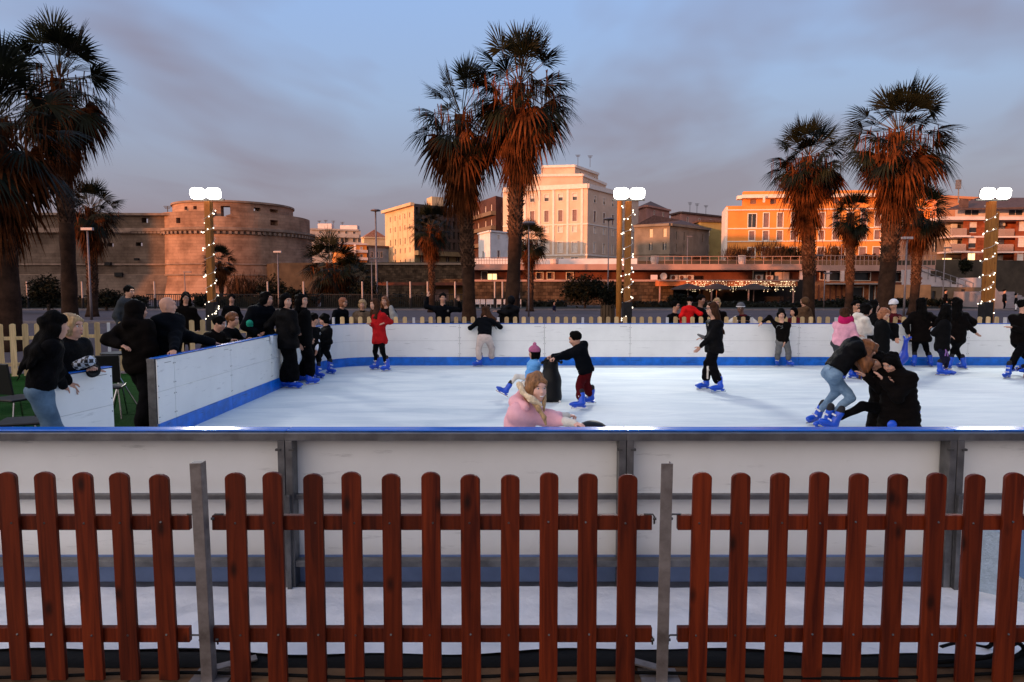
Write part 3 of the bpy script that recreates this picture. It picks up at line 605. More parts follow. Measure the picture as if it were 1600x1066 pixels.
for (px, t_, r_, lb) in ((1150, 386, 26, 'leftmost brown bare bush on the terrace in front of the orange building'), (1205, 378, 30, 'tallest brown bush on the terrace before the orange building'), (1240, 384, 22, 'dark bush left of the palm on the terrace'), (1300, 384, 30, 'brown bush between the palms on the terrace'), (1352, 398, 22, 'round brown bush at the right of the terrace'), (1090, 404, 12, 'small pale bush at the left of the terrace railing')):
    bush('terrace_bush', lb, px, 100, t_, r_, 1300, m=LEAFB if px != 1240 else LEAFD, up=(px < 1340), zb=5.4, group='bushes on the upper terrace', ls=.4, trunk=False)
bush('dark_tree', 'narrow black tree in front of the brick apartment block', 1507, 88, 405, 9, 800, cat='tree', zb=3.0, ls=.3)
# planter
plw = wood_mat('dark planter wood', (.05, .03, .015), (.10, .06, .03), .7)
x = XX(950, 30); rt = thing('planter', 'slatted wooden planter with a clipped black shrub behind the fence', 'planter', (x, 30, 0))
for k in range(14): a = 2*math.pi*k/14; MB().box((x+.3*math.cos(a), 30+.3*math.sin(a), .55), (.03, .11, 1.1), rz=a).build('slat', plw, rt)
mb = MB(); foliage(mb, (x, 30, 1.5), .42, .42, .6, 1500, .1); mb.build('foliage', LEAFD, rt)

# ------------------------------------------------------------------ buildings
glass = mat('window glass', (.03, .033, .04), .3, .3, .6, spec=.3)
shut = mat('closed shutters', (.22, .13, .115), .7, .15, 3)
shutw = mat('pale roller blinds', (.62, .52, .45), .7, .12, 3)
trimw = mat('pale window trim', (.68, .58, .50), .75, .08, 2)
litw = mat('lit window', (1, .8, .5), .5, emit=(1, .62, .28), estr=1.6)
roofd = mat('dark roof tiles', (.09, .05, .04), .85, .3, 2)
roofr = mat('terracotta roof', (.26, .11, .065), .85, .3, 2)
def face(mbw, rt, A, B, z0, z1, wins, depth=.18, wmat=glass, trim=trimw, trimw_=.12):
    """wall from A to B (camera side to the right of A->B); wins: (u0,u1,za,zb[,style]) in metres along the wall"""
    A = Vector((A[0], A[1], 0)); B = Vector((B[0], B[1], 0)); d = (B-A); ln = d.length; d.normalize(); nrm = Vector((d.y, -d.x, 0))
    us = sorted({0, ln} | {w_[0] for w_ in wins} | {w_[1] for w_ in wins}); zs = sorted({z0, z1} | {w_[2] for w_ in wins} | {w_[3] for w_ in wins})
    P = lambda u, z, o=0.0: A + d*u + Vector((0,0,z)) + nrm*o
    for i in range(len(us)-1):
        for j in range(len(zs)-1):
            uc = (us[i]+us[i+1])/2; zc = (zs[j]+zs[j+1])/2
            if any(w_[0] < uc < w_[1] and w_[2] < zc < w_[3] for w_ in wins): continue
            mbw.add([P(us[i], zs[j]), P(us[i+1], zs[j]), P(us[i+1], zs[j+1]), P(us[i], zs[j+1])], [(0,1,2,3)])
    for w_ in wins:
        u0, u1, a, b = w_[:4]; st = w_[4] if len(w_) > 4 else 'g'
        mbw.add([P(u0,a), P(u1,a), P(u1,b), P(u0,b), P(u0,a,-depth), P(u1,a,-depth), P(u1,b,-depth), P(u0,b,-depth)], [(0,4,5,1), (1,5,6,2), (2,6,7,3), (3,7,4,0)])
        m = MB()
        if trimw_:
            t_ = trimw_; 
            for (x0_, x1_, y0_, y1_) in ((u0-t_, u1+t_, b, b+t_), (u0-t_, u1+t_, a-t_, a), (u0-t_, u0, a, b), (u1, u1+t_, a, b)):
                m.add([P(x0_, y0_, 0), P(x1_, y0_, 0), P(x1_, y1_, 0), P(x0_, y1_, 0), P(x0_, y0_, .07), P(x1_, y0_, .07), P(x1_, y1_, .07), P(x0_, y1_, .07)], [(4,5,6,7), (0,1,5,4), (1,2,6,5), (2,3,7,6), (3,0,4,7)])
        uc = (u0+u1)/2
        if st in 'gl': m.add([P(uc-.04, a, -depth+.03), P(uc+.04, a, -depth+.03), P(uc+.04, b, -depth+.03), P(uc-.04, b, -depth+.03)], [(0,1,2,3)])
        if not m.v: m.add([P(u0, a, -depth+.02), P(u1, a, -depth+.02), P(u1, a+.08, -depth+.02), P(u0, a+.08, -depth+.02)], [(0,1,2,3)])
        wo = m.build('window', trim, rt)
        q = MB(); q.add([P(u0,a,-depth), P(u1,a,-depth), P(u1,b,-depth), P(u0,b,-depth)], [(0,1,2,3)])
        if st in 'sw':
            q = MB(); nsl = max(3, int((b-a)/.22))
            for k in range(nsl):
                za = a+(b-a)*k/nsl; zb_ = a+(b-a)*(k+1)/nsl; q.add([P(u0,za,-depth+.07), P(u1,za,-depth+.07), P(u1,zb_,-depth+.02), P(u0,zb_,-depth+.02)], [(0,1,2,3)])
        if st == 'h':
            zm = a+(b-a)*.5; q = MB(); q.add([P(u0,a,-depth), P(u1,a,-depth), P(u1,zm,-depth), P(u0,zm,-depth)], [(0,1,2,3)])
            q2 = MB(); q2.add([P(u0,zm,-depth+.05), P(u1,zm,-depth+.05), P(u1,b,-depth+.05), P(u0,b,-depth+.05)], [(0,1,2,3)]); q2.build('blind', shutw, wo)
        q.build({'g': 'pane', 'l': 'pane', 's': 'shutter', 'w': 'blind', 'h': 'pane', 'd': 'pane'}[st], {'g': glass, 'l': litw, 's': shut, 'w': shutw, 'h': glass, 'd': glass}[st], wo)
def uof(px, A, B):
    """distance along A->B (plan points) that shows at column px"""
    k = (px-800)/F*0.9985; A = Vector((A[0], A[1])); B = Vector((B[0], B[1])); d = B-A; ln = d.length; d.normalize()
    # A.x+d.x*u = k*(A.y+d.y*u)  (dir.y ~ 1)
    return (k*A.y - A.x)/(d.x - k*d.y)
def pp(px, Y): return (XX(px, Y), Y)
def winrow(A, B, pxs, wpx, py0, py1, st='g', Yref=None):
    res = []
    for p in pxs:
        u = uof(p, A, B); Yh = A[1]+(B[1]-A[1])*u/((Vector(B)-Vector(A)).length); 
        hw = wpx/2*(Yref or A[1])/F; zr = Yref or A[1]
        res.append((u-hw, u+hw, ZZ(py1, zr), ZZ(py0, zr), st))
    return res
def slab(mb, A, B, z0, z1, o0, o1, ext=.0):
    A = Vector((A[0], A[1], 0)); B = Vector((B[0], B[1], 0)); d = (B-A).normalized(); nrm = Vector((d.y, -d.x, 0)); A = A-d*ext; B = B+d*ext
    c = []
    for z in (z0, z1):
        for (p, o) in ((A, o0), (B, o0), (B, o1), (A, o1)): q = p+nrm*o; c.append((q.x, q.y, z))
    mb.add(c, [(0,3,2,1), (4,5,6,7), (0,1,5,4), (1,2,6,5), (2,3,7,6), (3,0,4,7)])
def backs(mb, A, B, C_, z0, z1):
    """close the block behind corner A-B-C"""
    A, B, C_ = Vector(A), Vector(B), Vector(C_); D = A + (C_-B)
    q = lambda p, z: (p.x, p.y, z)
    mb.add([q(A,z1), q(B,z1), q(C_,z1), q(D,z1)], [(0,1,2,3)]); mb.add([q(C_,z0), q(D,z0), q(D,z1), q(C_,z1)], [(0,1,2,3)]); mb.add([q(D,z0), q(A,z0), q(A,z1), q(D,z1)], [(0,1,2,3)])
ZB = 5.5
# -- tall pale building, centre
pw = mat('pale plaster', (.60, .405, .285), .85, .10, .3, .1, 3, col2=(.66, .46, .33))
A, B, C_ = pp(786, 156), pp(917, 150), pp(996, 172)
rt = thing('apartment_building', 'tall pale plaster building with stepped top floors behind the middle lamp post', 'building', (B[0], B[1], 0))
wl = MB(); zt = ZZ(287, 150)
cols = [810, 831.5, 853.5, 875, 897]
wn = winrow(A, B, cols, 7, 301, 312, 'h', 150)+winrow(A, B, cols, 7, 327, 345, 's', 150)+winrow(A, B, cols, 7, 352, 362, 'w', 150)+winrow(A, B, cols, 8, 377, 394, 'w', 150)+winrow(A, B, cols, 11, 402, 413, 'g', 150)
face(wl, rt, A, B, ZB, zt, wn)
colr = [928, 942.5, 956, 970, 984]
wn = winrow(B, C_, colr, 7, 304, 314, 'h', 150)+winrow(B, C_, colr, 8, 328, 345, 's', 150)+winrow(B, C_, colr, 7, 353, 363, 'w', 150)+winrow(B, C_, colr, 8, 378, 394, 'w', 150)+winrow(B, C_, colr, 8, 403, 413, 'g', 150)
face(wl, rt, B, C_, ZB, zt, wn); backs(wl, A, B, C_, ZB, zt)
wl.build('wall', pw, rt)
tr = MB()
for (py, h) in ((287, 1.0), (349, .25), (397, .35)):
    z = ZZ(py, 150)
    for P0, P1 in ((A, B), (B, C_)): slab(tr, P0, P1, z-h, z, .01, .35 if h == 1 else .14, .0)
for c in (820, 842, 864, 886, 908): u = uof(c, A, B); d = (Vector(B)-Vector(A)).normalized(); p = Vector(A)+d*u; tr.box((p.x, p.y-.06, (ZZ(397, 150)+ZZ(294, 150))/2), (.5, .16, ZZ(294, 150)-ZZ(397, 150)), rz=math.atan2(d.y, d.x))
tr.build('cornices', trimw, rt)
# stepped floors
for (xa, xb, ym, yt, st_) in ((822, 909, 287, 271, 3.0), (845, 897, 271, 253, 6.0)):
    A2, B2 = pp(xa, 152+st_), pp(xb, 151+st_); C2 = pp(xb+36, 168); wl = MB(); z0_ = zt-.2 if ym == 287 else ZZ(272, 152); z1_ = ZZ(yt, 152)
    face(wl, rt, A2, B2, z0_, z1_, []); face(wl, rt, B2, C2, z0_, z1_, winrow(B2, C2, [xb+8, xb+20, xb+30], 4, yt+7, yt+12, 'g', 152), trimw_=.05); backs(wl, A2, B2, C2, z0_, z1_); wl.build('upper_floor', pw, rt)
    tr = MB(); slab(tr, A2, B2, z1_-.3, z1_+.25, .01, .3); slab(tr, B2, C2, z1_-.3, z1_+.25, .01, .3); tr.build('parapet', trimw, rt)
# -- yellow building with dark glazed side
yl = mat('yellow plaster', (.56, .385, .215), .85, .1, .4, col2=(.62, .43, .25)); dkf = mat('dark glazed frame', (.06, .042, .035), .6, .3, 2)
A, B, C_ = pp(603, 186), pp(648, 168), pp(742, 182)
rt = thing('apartment_building', 'yellow plaster building with rows of small windows and a dark gridded side', 'building', (B[0], B[1], 0))
wl = MB(); zt = ZZ(318, 168); cols = [611.5, 619, 626.5, 634, 641.5]
wn = []
for (a, b_, s_) in ((333, 341, 's'), (351, 359, 's'), (371, 381, 'g'), (387, 395, 's'), (405, 413, 'g')): wn += winrow(A, B, cols, 4.2, a, b_, s_, 172)
face(wl, rt, A, B, ZB, zt, wn, trimw_=.0); wl.build('wall', yl, rt)
tr = MB()
for c in (615.2, 622.8, 630.3, 637.8): u = uof(c, A, B); d = (Vector(B)-Vector(A)).normalized(); p = Vector(A)+d*u; tr.box((p.x, p.y-.08, (ZZ(382, 170)+ZZ(330, 170))/2), (.55, .14, ZZ(330, 170)-ZZ(382, 170)), rz=math.atan2(d.y, d.x))
slab(tr, A, B, zt-.5, zt+.2, .01, 1.0, .3); tr.build('cornice', yl, rt)
wl = MB(); wn = []
for k in range(12):
    for r_, (a, b_) in enumerate(((326, 338), (343, 355), (360, 372), (377, 389))): wn += winrow(B, C_, [653+k*7.2], 5.2, a, b_, random.choice('ggggw'), 172)
face(wl, rt, B, C_, ZZ(395, 172), zt, wn, depth=.9, trimw_=0); backs(wl, A, B, C_, ZB, zt); wl.build('glazed_side', dkf, rt)
wl = MB(); face(wl, rt, B, C_, ZB, ZZ(395, 172), winrow(B, C_, [660, 672, 684, 700, 716], 7, 401, 411, 'g', 172), trimw_=0); slab(wl, B, C_, ZZ(400, 172), ZZ(393, 172), .01, 1.6); wl.build('ground_floor', mat('olive plaster', (.20, .15, .08), .85, .2, 1), rt)
m = MB(); a_, b_, c2 = pp(668, 176), pp(676, 172), pp(694, 174); face(m, rt, a_, b_, zt, ZZ(307, 172), []); face(m, rt, b_, c2, zt, ZZ(307, 172), []); backs(m, a_, b_, c2, zt, ZZ(307, 172)); m.build('roof_cabin', yl, rt)
# -- dark brown building between the palms
A, B, C_ = pp(738, 176), pp(775, 160), pp(815, 172)
rt = thing('apartment_building', 'dark brown building with balconies, half hidden between the central palms', 'building', (B[0], B[1], 0)); zt = ZZ(306, 160)
db = mat('dark brown plaster', (.07, .03, .022), .85, .25, .5); wl = MB()
face(wl, rt, A, B, ZB, zt, winrow(A, B, [748, 759, 768], 5, 322, 333, 'w', 166)+winrow(A, B, [748, 759, 768], 5, 345, 357, 'w', 166)+winrow(A, B, [748, 759, 768], 5, 370, 382, 'g', 166), trimw_=0)
face(wl, rt, B, C_, ZB, zt, winrow(B, C_, [784, 796, 806], 4, 325, 335, 's', 166)+winrow(B, C_, [784, 796, 806], 4, 345, 355, 's', 166), trimw_=0); backs(wl, A, B, C_, ZB, zt); wl.build('wall', db, rt)
tr = MB()
for py in (338, 360, 384): slab(tr, A, B, ZZ(py, 166)-.3, ZZ(py, 166)+.6, .01, 1.2)
tr.build('balconies', mat('olive balcony', (.16, .11, .07), .8), rt)
# -- white low house
wh = mat('white plaster', (.62, .57, .55), .85, .1, .6)
A, B, C_ = pp(748, 140), pp(766, 133), pp(812, 140)
rt = thing('house', 'low white house with brown doors below the dark building', 'house', (B[0], B[1], 0)); zt = ZZ(363, 134); wl = MB()
face(wl, rt, A, B, 4.5, zt, winrow(A, B, [755], 6, 392, 404, 'g', 136), trimw_=0); face(wl, rt, B, C_, 4.5, zt, winrow(B, C_, [779, 795], 6, 392, 405, 's', 136)+winrow(B, C_, [779, 795, 807], 4, 368, 374, 'w', 136), trimw_=.05); backs(wl, A, B, C_, 4.5, zt); wl.build('wall', wh, rt)
tr = MB(); slab(tr, A, B, zt, zt+.3, .01, .25); slab(tr, B, C_, zt, zt+.3, .01, .25); tr.build('parapet', wh, rt)
# -- grey brown palazzo
gb = mat('grey brown plaster', (.19, .145, .11), .88, .2, .5, .1, 3)
A, B, C_ = pp(990, 150), pp(1045, 146), pp(1106, 158)
rt = thing('apartment_building', 'grey brown building with a low hipped roof right of the middle lamp post', 'building', (B[0], B[1], 0)); zt = ZZ(352, 148); wl = MB()
face(wl, rt, A, B, ZB, zt, winrow(A, B, [1015.5, 1037], 6, 358, 371, 'g', 148)+winrow(A, B, [1015.5, 1037], 6, 379, 391, 'g', 148)+winrow(A, B, [1015.5], 6, 402, 411, 'g', 148), trimw_=.0)
face(wl, rt, B, C_, ZB, zt, winrow(B, C_, [1055, 1067, 1096], 3.4, 363, 375, 'g', 150)+winrow(B, C_, [1055, 1067], 3.4, 382, 394, 'g', 150), trimw_=0); backs(wl, A, B, C_, ZB, zt); wl.build('wall', gb, rt)
tr = MB(); slab(tr, A, B, zt-.3, zt+.2, .01, .6); slab(tr, B, C_, zt-.3, zt+.2, .01, .6); slab(tr, A, B, ZZ(398, 148), ZZ(396, 148), .01, .2); slab(tr, B, C_, ZZ(398, 148), ZZ(396, 148), .01, .2); tr.build('cornice', gb, rt)
m = MB(); D = Vector(A)+(Vector(C_)-Vector(B)); zr = ZZ(335, 152); e = [(A[0], A[1], zt+.2), (B[0], B[1], zt+.2), (C_[0], C_[1], zt+.2), (D.x, D.y, zt+.2)]; r1_ = (A[0]+5, A[1]+4, zr); r2_ = (C_[0]-6, C_[1]+1, zr-.6)
m.add(e+[r1_, r2_], [(0,1,5,4), (1,2,5), (2,3,4,5), (3,0,4)]); m.build('roof', roofd, rt)
# pink house behind
pk = mat('pink plaster', (.38, .17, .125), .85, .15, .5)
def simple(name, label, m_, A, B, C_, z0, zt, wA=(), wB=(), cat='building', roof=None, rh=0, cm=None, grp=None):
    rt = thing(name, label, cat, (B[0], B[1], 0), grp); wl = MB(); face(wl, rt, A, B, z0, zt, list(wA), trimw_=.06); face(wl, rt, B, C_, z0, zt, list(wB), trimw_=.06); backs(wl, A, B, C_, z0, zt); wl.build('wall', m_, rt)
    tr = MB(); slab(tr, A, B, zt-.25, zt+.2, .01, .5); slab(tr, B, C_, zt-.25, zt+.2, .01, .5); tr.build('cornice', cm or m_, rt)
    if roof:
        m = MB(); A, B, C2 = Vector(A), Vector(B), Vector(C_); D = A+(C2-B); c = (A+B+C2+D)/4; q = lambda p: (p.x, p.y, zt+.2)
        m.add([q(A), q(B), q(C2), q(D), (c.x, c.y, zt+.2+rh)], [(0,1,4), (1,2,4), (2,3,4), (3,0,4)]); m.build('roof', roof, rt)
    return rt
A, B, C_ = pp(985, 182), pp(1008, 172), pp(1044, 182)
simple('house', 'pink house with a tiled roof rising behind the grey brown building', pk, A, B, C_, ZB, ZZ(324, 175), winrow(A, B, [996], 3, 330, 336, 'g', 176), winrow(B, C_, [1020, 1034], 3, 330, 336, 'g', 176), roof=roofd, rh=2.2)
A, B, C_ = pp(1046, 190), pp(1062, 184), pp(1128, 196)
simple('apartment_building', 'long reddish building with antennas behind the grey brown one', pk, A, B, C_, ZB, ZZ(333, 186), [], winrow(B, C_, [1072, 1090, 1108], 4, 341, 348, 's', 188), cm=roofd)
A, B, C_ = pp(1083, 165), pp(1092, 160), pp(1135, 162)
simple('apartment_building', 'narrow olive yellow building beside the orange one', mat('olive yellow plaster', (.34, .25, .09), .85, .12, .5), A, B, C_, ZB, ZZ(346, 161), [], winrow(B, C_, [1104], 4, 358, 368, 'g', 161)+winrow(B, C_, [1104], 4, 383, 393, 'g', 161), cm=roofd)
# -- orange building
og = mat('orange plaster', (.68, .235, .045), .85, .10, .25, .08, 3, col2=(.74, .27, .06))
A, B, C_ = pp(1126, 150), pp(1132, 140), pp(1475, 136)
rt = thing('apartment_building', 'long orange building with white framed shuttered windows', 'building', (B[0], B[1], 0)); zt = ZZ(322, 140)
wl = MB(); cols = [1172+21.6*k for k in range(14)]
wn = winrow(B, C_, cols[:1], 12, 334, 355, 'g', 139)+winrow(B, C_, cols[1:], 8, 333, 355, 's', 139)+winrow(B, C_, cols, 8, 361, 375, 's', 139)+winrow(B, C_, cols, 10, 387, 402, 's', 139)
face(wl, rt, B, C_, ZB, zt, wn, trimw_=.16); face(wl, rt, A, B, ZB, zt, []); backs(wl, A, B, C_, ZB, zt); wl.build('wall', og, rt)
tr = MB()
for py, h, o in ((328.5, .22, .2), (357.5, .2, .1), (377.5, .2, .1)): slab(tr, B, C_, ZZ(py, 140)-h/2, ZZ(py, 140)+h/2, .01, o)
slab(tr, B, pp(1134.5, 140), ZB, zt-.2, .01, .1); slab(tr, A, B, ZB, zt-.2, .01, .1); tr.build('string_courses', trimw, rt)
A2, B2, C2 = pp(1156, 148), pp(1158, 146), pp(1440, 143); wl = MB(); z1_ = ZZ(297, 144)
face(wl, rt, A2, B2, zt-.1, z1_, []); face(wl, rt, B2, C2, zt-.1, z1_, winrow(B2, C2, [1173, 1204, 1224, 1300, 1340, 1420], 9, 311, 318, 's', 145), trimw_=.0); backs(wl, A2, B2, C2, zt-.1, z1_); wl.build('upper_floor', og, rt)
tr = MB(); slab(tr, B2, C2, ZZ(309, 144), ZZ(303.5, 144), .01, 1.6, .5); slab(tr, A2, B2, ZZ(309, 144), ZZ(303.5, 144), .01, 1.2); 
p = pp(1190, 143.5); tr.box((p[0], p[1], (ZZ(317, 144)+ZZ(306, 144))/2), (.35, .35, ZZ(306, 144)-ZZ(317, 144))); tr.build('canopy', trimw, rt)
# -- orange building further right behind brick block
A, B, C_ = pp(1430, 150), pp(1458, 132), pp(1620, 140)
simple('apartment_building', 'orange building with a roof terrace rising behind the brick apartment block', mat('salmon plaster', (.66, .27, .12), .85, .1, .4), A, B, C_, ZB, ZZ(308, 133), [], winrow(B, C_, [1494, 1550], 8, 312, 317, 'g', 134))
# -- brick apartment block, right
bk = stone_mat('brown brick', (.30, .082, .036), .15, .8, .25, .7, .2, vscale=.5); gt = mat('grey brown recess', (.18, .13, .10), .85, .15, .6); slabm = mat('pale concrete slab', (.62, .50, .46), .8, .1, .8)
YB2 = 104
rt = thing('apartment_building', 'brown brick apartment block with white blinds and balconies at the right edge', 'building', (XX(1450, YB2), YB2, 0))
A0, A1, A2, A3 = pp(1426, YB2+2), pp(1500, YB2), pp(1553, YB2), pp(1640, YB2)
zr = [ZZ(343, YB2), ZZ(370, YB2), ZZ(394, YB2), ZZ(419, YB2)]
wl = MB()
face(wl, rt, A1, A2, zr[3], zr[0], winrow(A1, A2, [1515], 12, 347, 364, 'h', YB2)+winrow(A1, A2, [1515], 12, 372, 388, 'h', YB2)+winrow(A1, A2, [1515], 12, 396, 411, 'l', YB2), trimw_=0)
R1, R2 = pp(1553, YB2+2.5), pp(1582, YB2+2.5)
face(wl, rt, pp(1582, YB2), A3, zr[3], zr[0], winrow(pp(1582, YB2), A3, [1591], 11, 346, 361, 'w', YB2)+winrow(pp(1582, YB2), A3, [1591], 11, 371, 386, 'w', YB2)+winrow(pp(1582, YB2), A3, [1591], 11, 396, 411, 'w', YB2), trimw_=0)
face(wl, rt, R1, R2, zr[3], zr[0], winrow(R1, R2, [1560], 9, 347, 366, 'w', YB2+2)+winrow(R1, R2, [1560], 9, 373, 390, 'h', YB2+2)+winrow(R1, R2, [1560], 9, 398, 415, 'w', YB2+2), trimw_=0)
face(wl, rt, A2, R1, zr[3], zr[0], []); face(wl, rt, R2, pp(1582, YB2), zr[3], zr[0], [])
wl.build('brick_wall', bk, rt)
wl = MB(); Q0, Q1 = pp(1426, YB2+3), pp(1500, YB2+3)
face(wl, rt, Q0, Q1, zr[3]-.2, zr[0], winrow(Q0, Q1, [1457, 1476], 8, 353, 362, 'g', YB2)+winrow(Q0, Q1, [1457], 8, 377, 392, 'g', YB2)+winrow(Q0, Q1, [1477], 13, 349, 368, 'w', YB2)+winrow(Q0, Q1, [1477], 13, 374, 392, 'w', YB2)+winrow(Q0, Q1, [1477], 16, 402, 410, 'l', YB2)+winrow(Q0, Q1, [1494], 6, 352, 368, 'g', YB2)[:0], trimw_=0)
face(wl, rt, Q1, A1, zr[3], zr[0], []); wl.build('recessed_wall', gt, rt)
tr = MB()
slab(tr, pp(1462, YB2), A3, zr[0]-.15, zr[0]+.35, -3, .9); 
for z in zr[1:3]: slab(tr, pp(1480, YB2), A3, z-.12, z+.12, -2.9, .02)
slab(tr, pp(1481, YB2), pp(1506, YB2), zr[1]-.12, zr[1]+.13, .021, 1.0); slab(tr, pp(1481, YB2), pp(1506, YB2), zr[2]-.12, zr[2]+.13, .021, 1.0)
slab(tr, pp(1440, YB2), A3, zr[3]-.35, zr[3]+.1, -3, 1.0); tr.build('floor_slabs', slabm, rt)
rl = mat('balcony railing', (.42, .30, .26), .6, metal=.2)
for (xa, xb, rows) in ((1481, 1506, (1, 2)), (1554, 1580, (1, 2, 3)), (1453, 1500, (3,))):
    for r_ in rows:
        m = MB(); z = zr[r_]+.15; P0, P1 = pp(xa, YB2-.9 if xa != 1554 else YB2-.1), pp(xb, YB2-.9 if xa != 1554 else YB2-.1); n = int((xb-xa)*.9)
        if r_ == 3 and xa == 1453: m.bx(P0[0], P1[0], P0[1], P0[1]+.1, z-.1, z+1.1)
        else:
            m.bx(P0[0], P1[0], P0[1], P0[1]+.06, z+.95, z+1.02)
            for k in range(n+1): xx = P0[0]+(P1[0]-P0[0])*k/n; m.bx(xx-.025, xx+.025, P0[1], P0[1]+.05, z, z+.95)
        m.build('balcony_railing', rl if xa != 1453 else mat('olive balcony wall', (.26, .17, .09), .8), rt)
for (p, q) in ((1492, 353), (1492, 378), (1565.5, 350)): c = W(p, q, YB2+2); MB().box((c.x, YB2+2.2 if p < 1500 else YB2+2.0, c.z), (.8, .4, .6)).build('air_conditioner', mat('ac white', (.6, .55, .5), .6), rt)
wl = MB(); U0, U1 = pp(1487, YB2+4), pp(1640, YB2+4); face(wl, rt, U0, U1, zr[0]+.35, ZZ(324, YB2+4), winrow(U0, U1, [1512, 1580], 22, 328, 336, 'g', YB2+4), trimw_=0); wl.build('penthouse', slabm, rt)
m = MB(); U0 = Vector((*pp(1468, YB2+1), ZZ(324, YB2+2))); 
m.add([(XX(1474, YB2+1), YB2+1, ZZ(327, YB2)), (XX(1650, YB2+1), YB2+1, ZZ(324, YB2)), (XX(1650, YB2+9), YB2+9, ZZ(312, YB2+9)), (XX(1520, YB2+9), YB2+9, ZZ(312, YB2+9)), (XX(1474, YB2+1), YB2+1, ZZ(325, YB2)), (XX(1650, YB2+1), YB2+1, ZZ(321.5, YB2)), (XX(1650, YB2+9), YB2+9, ZZ(309, YB2+9)), (XX(1520, YB2+9), YB2+9, ZZ(309, YB2+9))], [(0,3,2,1), (4,5,6,7), (0,1,5,4), (1,2,6,5), (2,3,7,6), (3,0,4,7)])
m.build('roof', roofd, rt); x = XX(1499, 106); MB().bx(x-.45, x+.45, 105.5, 106.4, ZZ(325, 106), ZZ(312, 106)).build('chimney', roofd, rt)
wl = MB(); P0, P1 = pp(1440, YB2+1.5), pp(1640, YB2+1.5); face(wl, rt, P0, P1, 2.0, zr[3]-.35, winrow(P0, P1, [1460, 1480, 1560, 1590], 12, 428, 441, 's', YB2), trimw_=0); slab(wl, pp(1545, YB2), pp(1640, YB2), ZZ(430, YB2), ZZ(424, YB2), -1, 1.2); wl.build('ground_floor', gt, rt)
# -- dark block between orange and brick
A, B, C_ = pp(1400, 124), pp(1412, 118), pp(1450, 120)
simple('apartment_building', 'dull grey brown building glimpsed right of the wide shaggy palm', gt, A, B, C_, 5, ZZ(352, 118), [], winrow(B, C_, [1438], 6, 372, 384, 'g', 119))
# -- left distant blocks
cr_ = mat('cream concrete', (.40, .34, .30), .85, .15, .4)
A, B, C_ = pp(470, 205), pp(488, 196), pp(562, 200)
rt = simple('apartment_building', 'grey cream apartment block with antennas right behind the stone tower', cr_, A, B, C_, 2, ZZ(358, 196), [], winrow(B, C_, [503, 516, 532, 543, 555], 3.5, 361, 365, 'g', 198)+winrow(B, C_, [492, 505, 536, 543, 555, 563], 4.5, 372, 378, 'g', 198)+winrow(B, C_, [488, 498, 510, 522], 4, 385, 390, 'g', 198))
m = MB(); slab(m, B, C_, ZZ(371, 197), ZZ(366, 197), .02, 1.2); slab(m, B, C_, ZZ(385, 197), ZZ(380, 197), .02, 1.2); m.build('balconies', cr_, rt)
c = W(505, 353, 200); MB().box((c.x, 203, c.z), (4, 3, 1.6)).box((c.x+7, 203, c.z-.3), (5, 3, 1.2)).build('roof_cabin', slabm, rt)
A, B, C_ = pp(520, 180), pp(526, 172), pp(574, 176)
rt = simple('house', 'small orange lit house with white balconies between the tower and the yellow building', og, A, B, C_, 2, ZZ(380, 172), [], winrow(B, C_, [534, 550, 566], 4, 385, 390, 'w', 173)+winrow(B, C_, [546, 566], 4, 397, 402, 'g', 173), cm=slabm)
m = MB(); 
for q in (393, 405): slab(m, pp(536, 173), C_, ZZ(q, 173)-.2, ZZ(q, 173)+.5, .02, .9)
u_ = pp(556, 172.5); m.box((u_[0], 172.3, (ZZ(415, 172)+ZZ(382, 172))/2), (.5, .5, ZZ(382, 172)-ZZ(415, 172))); m.build('balconies', slabm, rt)
A, B, C_ = pp(572, 186), pp(577, 180), pp(609, 184)
simple('house', 'blue grey block with a dark flat roof left of the yellow building', mat('blue grey wall', (.19, .21, .25), .8, .15, .8), A, B, C_, 2, ZZ(385, 181), [], winrow(B, C_, [582, 590, 597], 4, 394, 402, 'g', 182), cm=roofd)
simple('house', 'small hillside house with terracotta roof seen beyond the blue grey block', yl, pp(566, 262), pp(570, 260), pp(606, 264), 5, ZZ(371, 260), [], [], roof=roofr, rh=3)
# antennas
am = mat('antenna', (.05, .045, .05), .6)
def antenna(px, y0, y1, Y, lab, g='roof antennas'):
    p = W(px, y0, Y); q = W(px, y1, Y); m = MB(); m.bx(p.x-.05, p.x+.05, Y-.05, Y+.05, p.z-.8, q.z)
    for k, f in enumerate((.02, .14, .26)): m.bx(p.x-.6+.1*k, p.x+.6-.1*k, Y-.03, Y+.03, q.z-f*(q.z-p.z)-.05, q.z-f*(q.z-p.z)+.03)
    m.build('antenna', am, label=lab, cat='antenna', group=g)
for i, (px, a, b_, Y, lab) in enumerate(((499, 352, 345, 204, 'first thin antenna on the grey cream block by the tower'), (509, 352, 344, 204, 'antenna on the left roof cabin of the grey cream block'), (521, 356, 345, 204, 'antenna in the middle of the grey cream block roof'), (535, 357, 347, 204, 'rightmost antenna on the grey cream block'),
    (903, 253, 242, 165, 'antenna on the left of the tall pale building roof'), (922, 256, 243, 165, 'tall double antenna on the pale building roof'), (1078, 331, 316, 188, 'leftmost antenna on the reddish roof'), (1089, 331, 318, 188, 'second antenna on the reddish roof'), (1103, 331, 321, 188, 'rightmost antenna on the reddish roof'), (1111, 300, 285, 146, 'faint antenna left of the orange building'))[:9]):
    antenna(px, a, b_, Y, lab)
p = W(1498, 312, 108); q = W(1498, 282, 108); MB().tube([(p.x, 108, p.z-.5), (q.x, 108, q.z)], .09, 6).box((q.x, 108, q.z-.6), (.6, .5, 1.4)).build('mobile_mast', gsteel, label='mobile phone mast with a box head on the roof by the chimney', cat='mast')
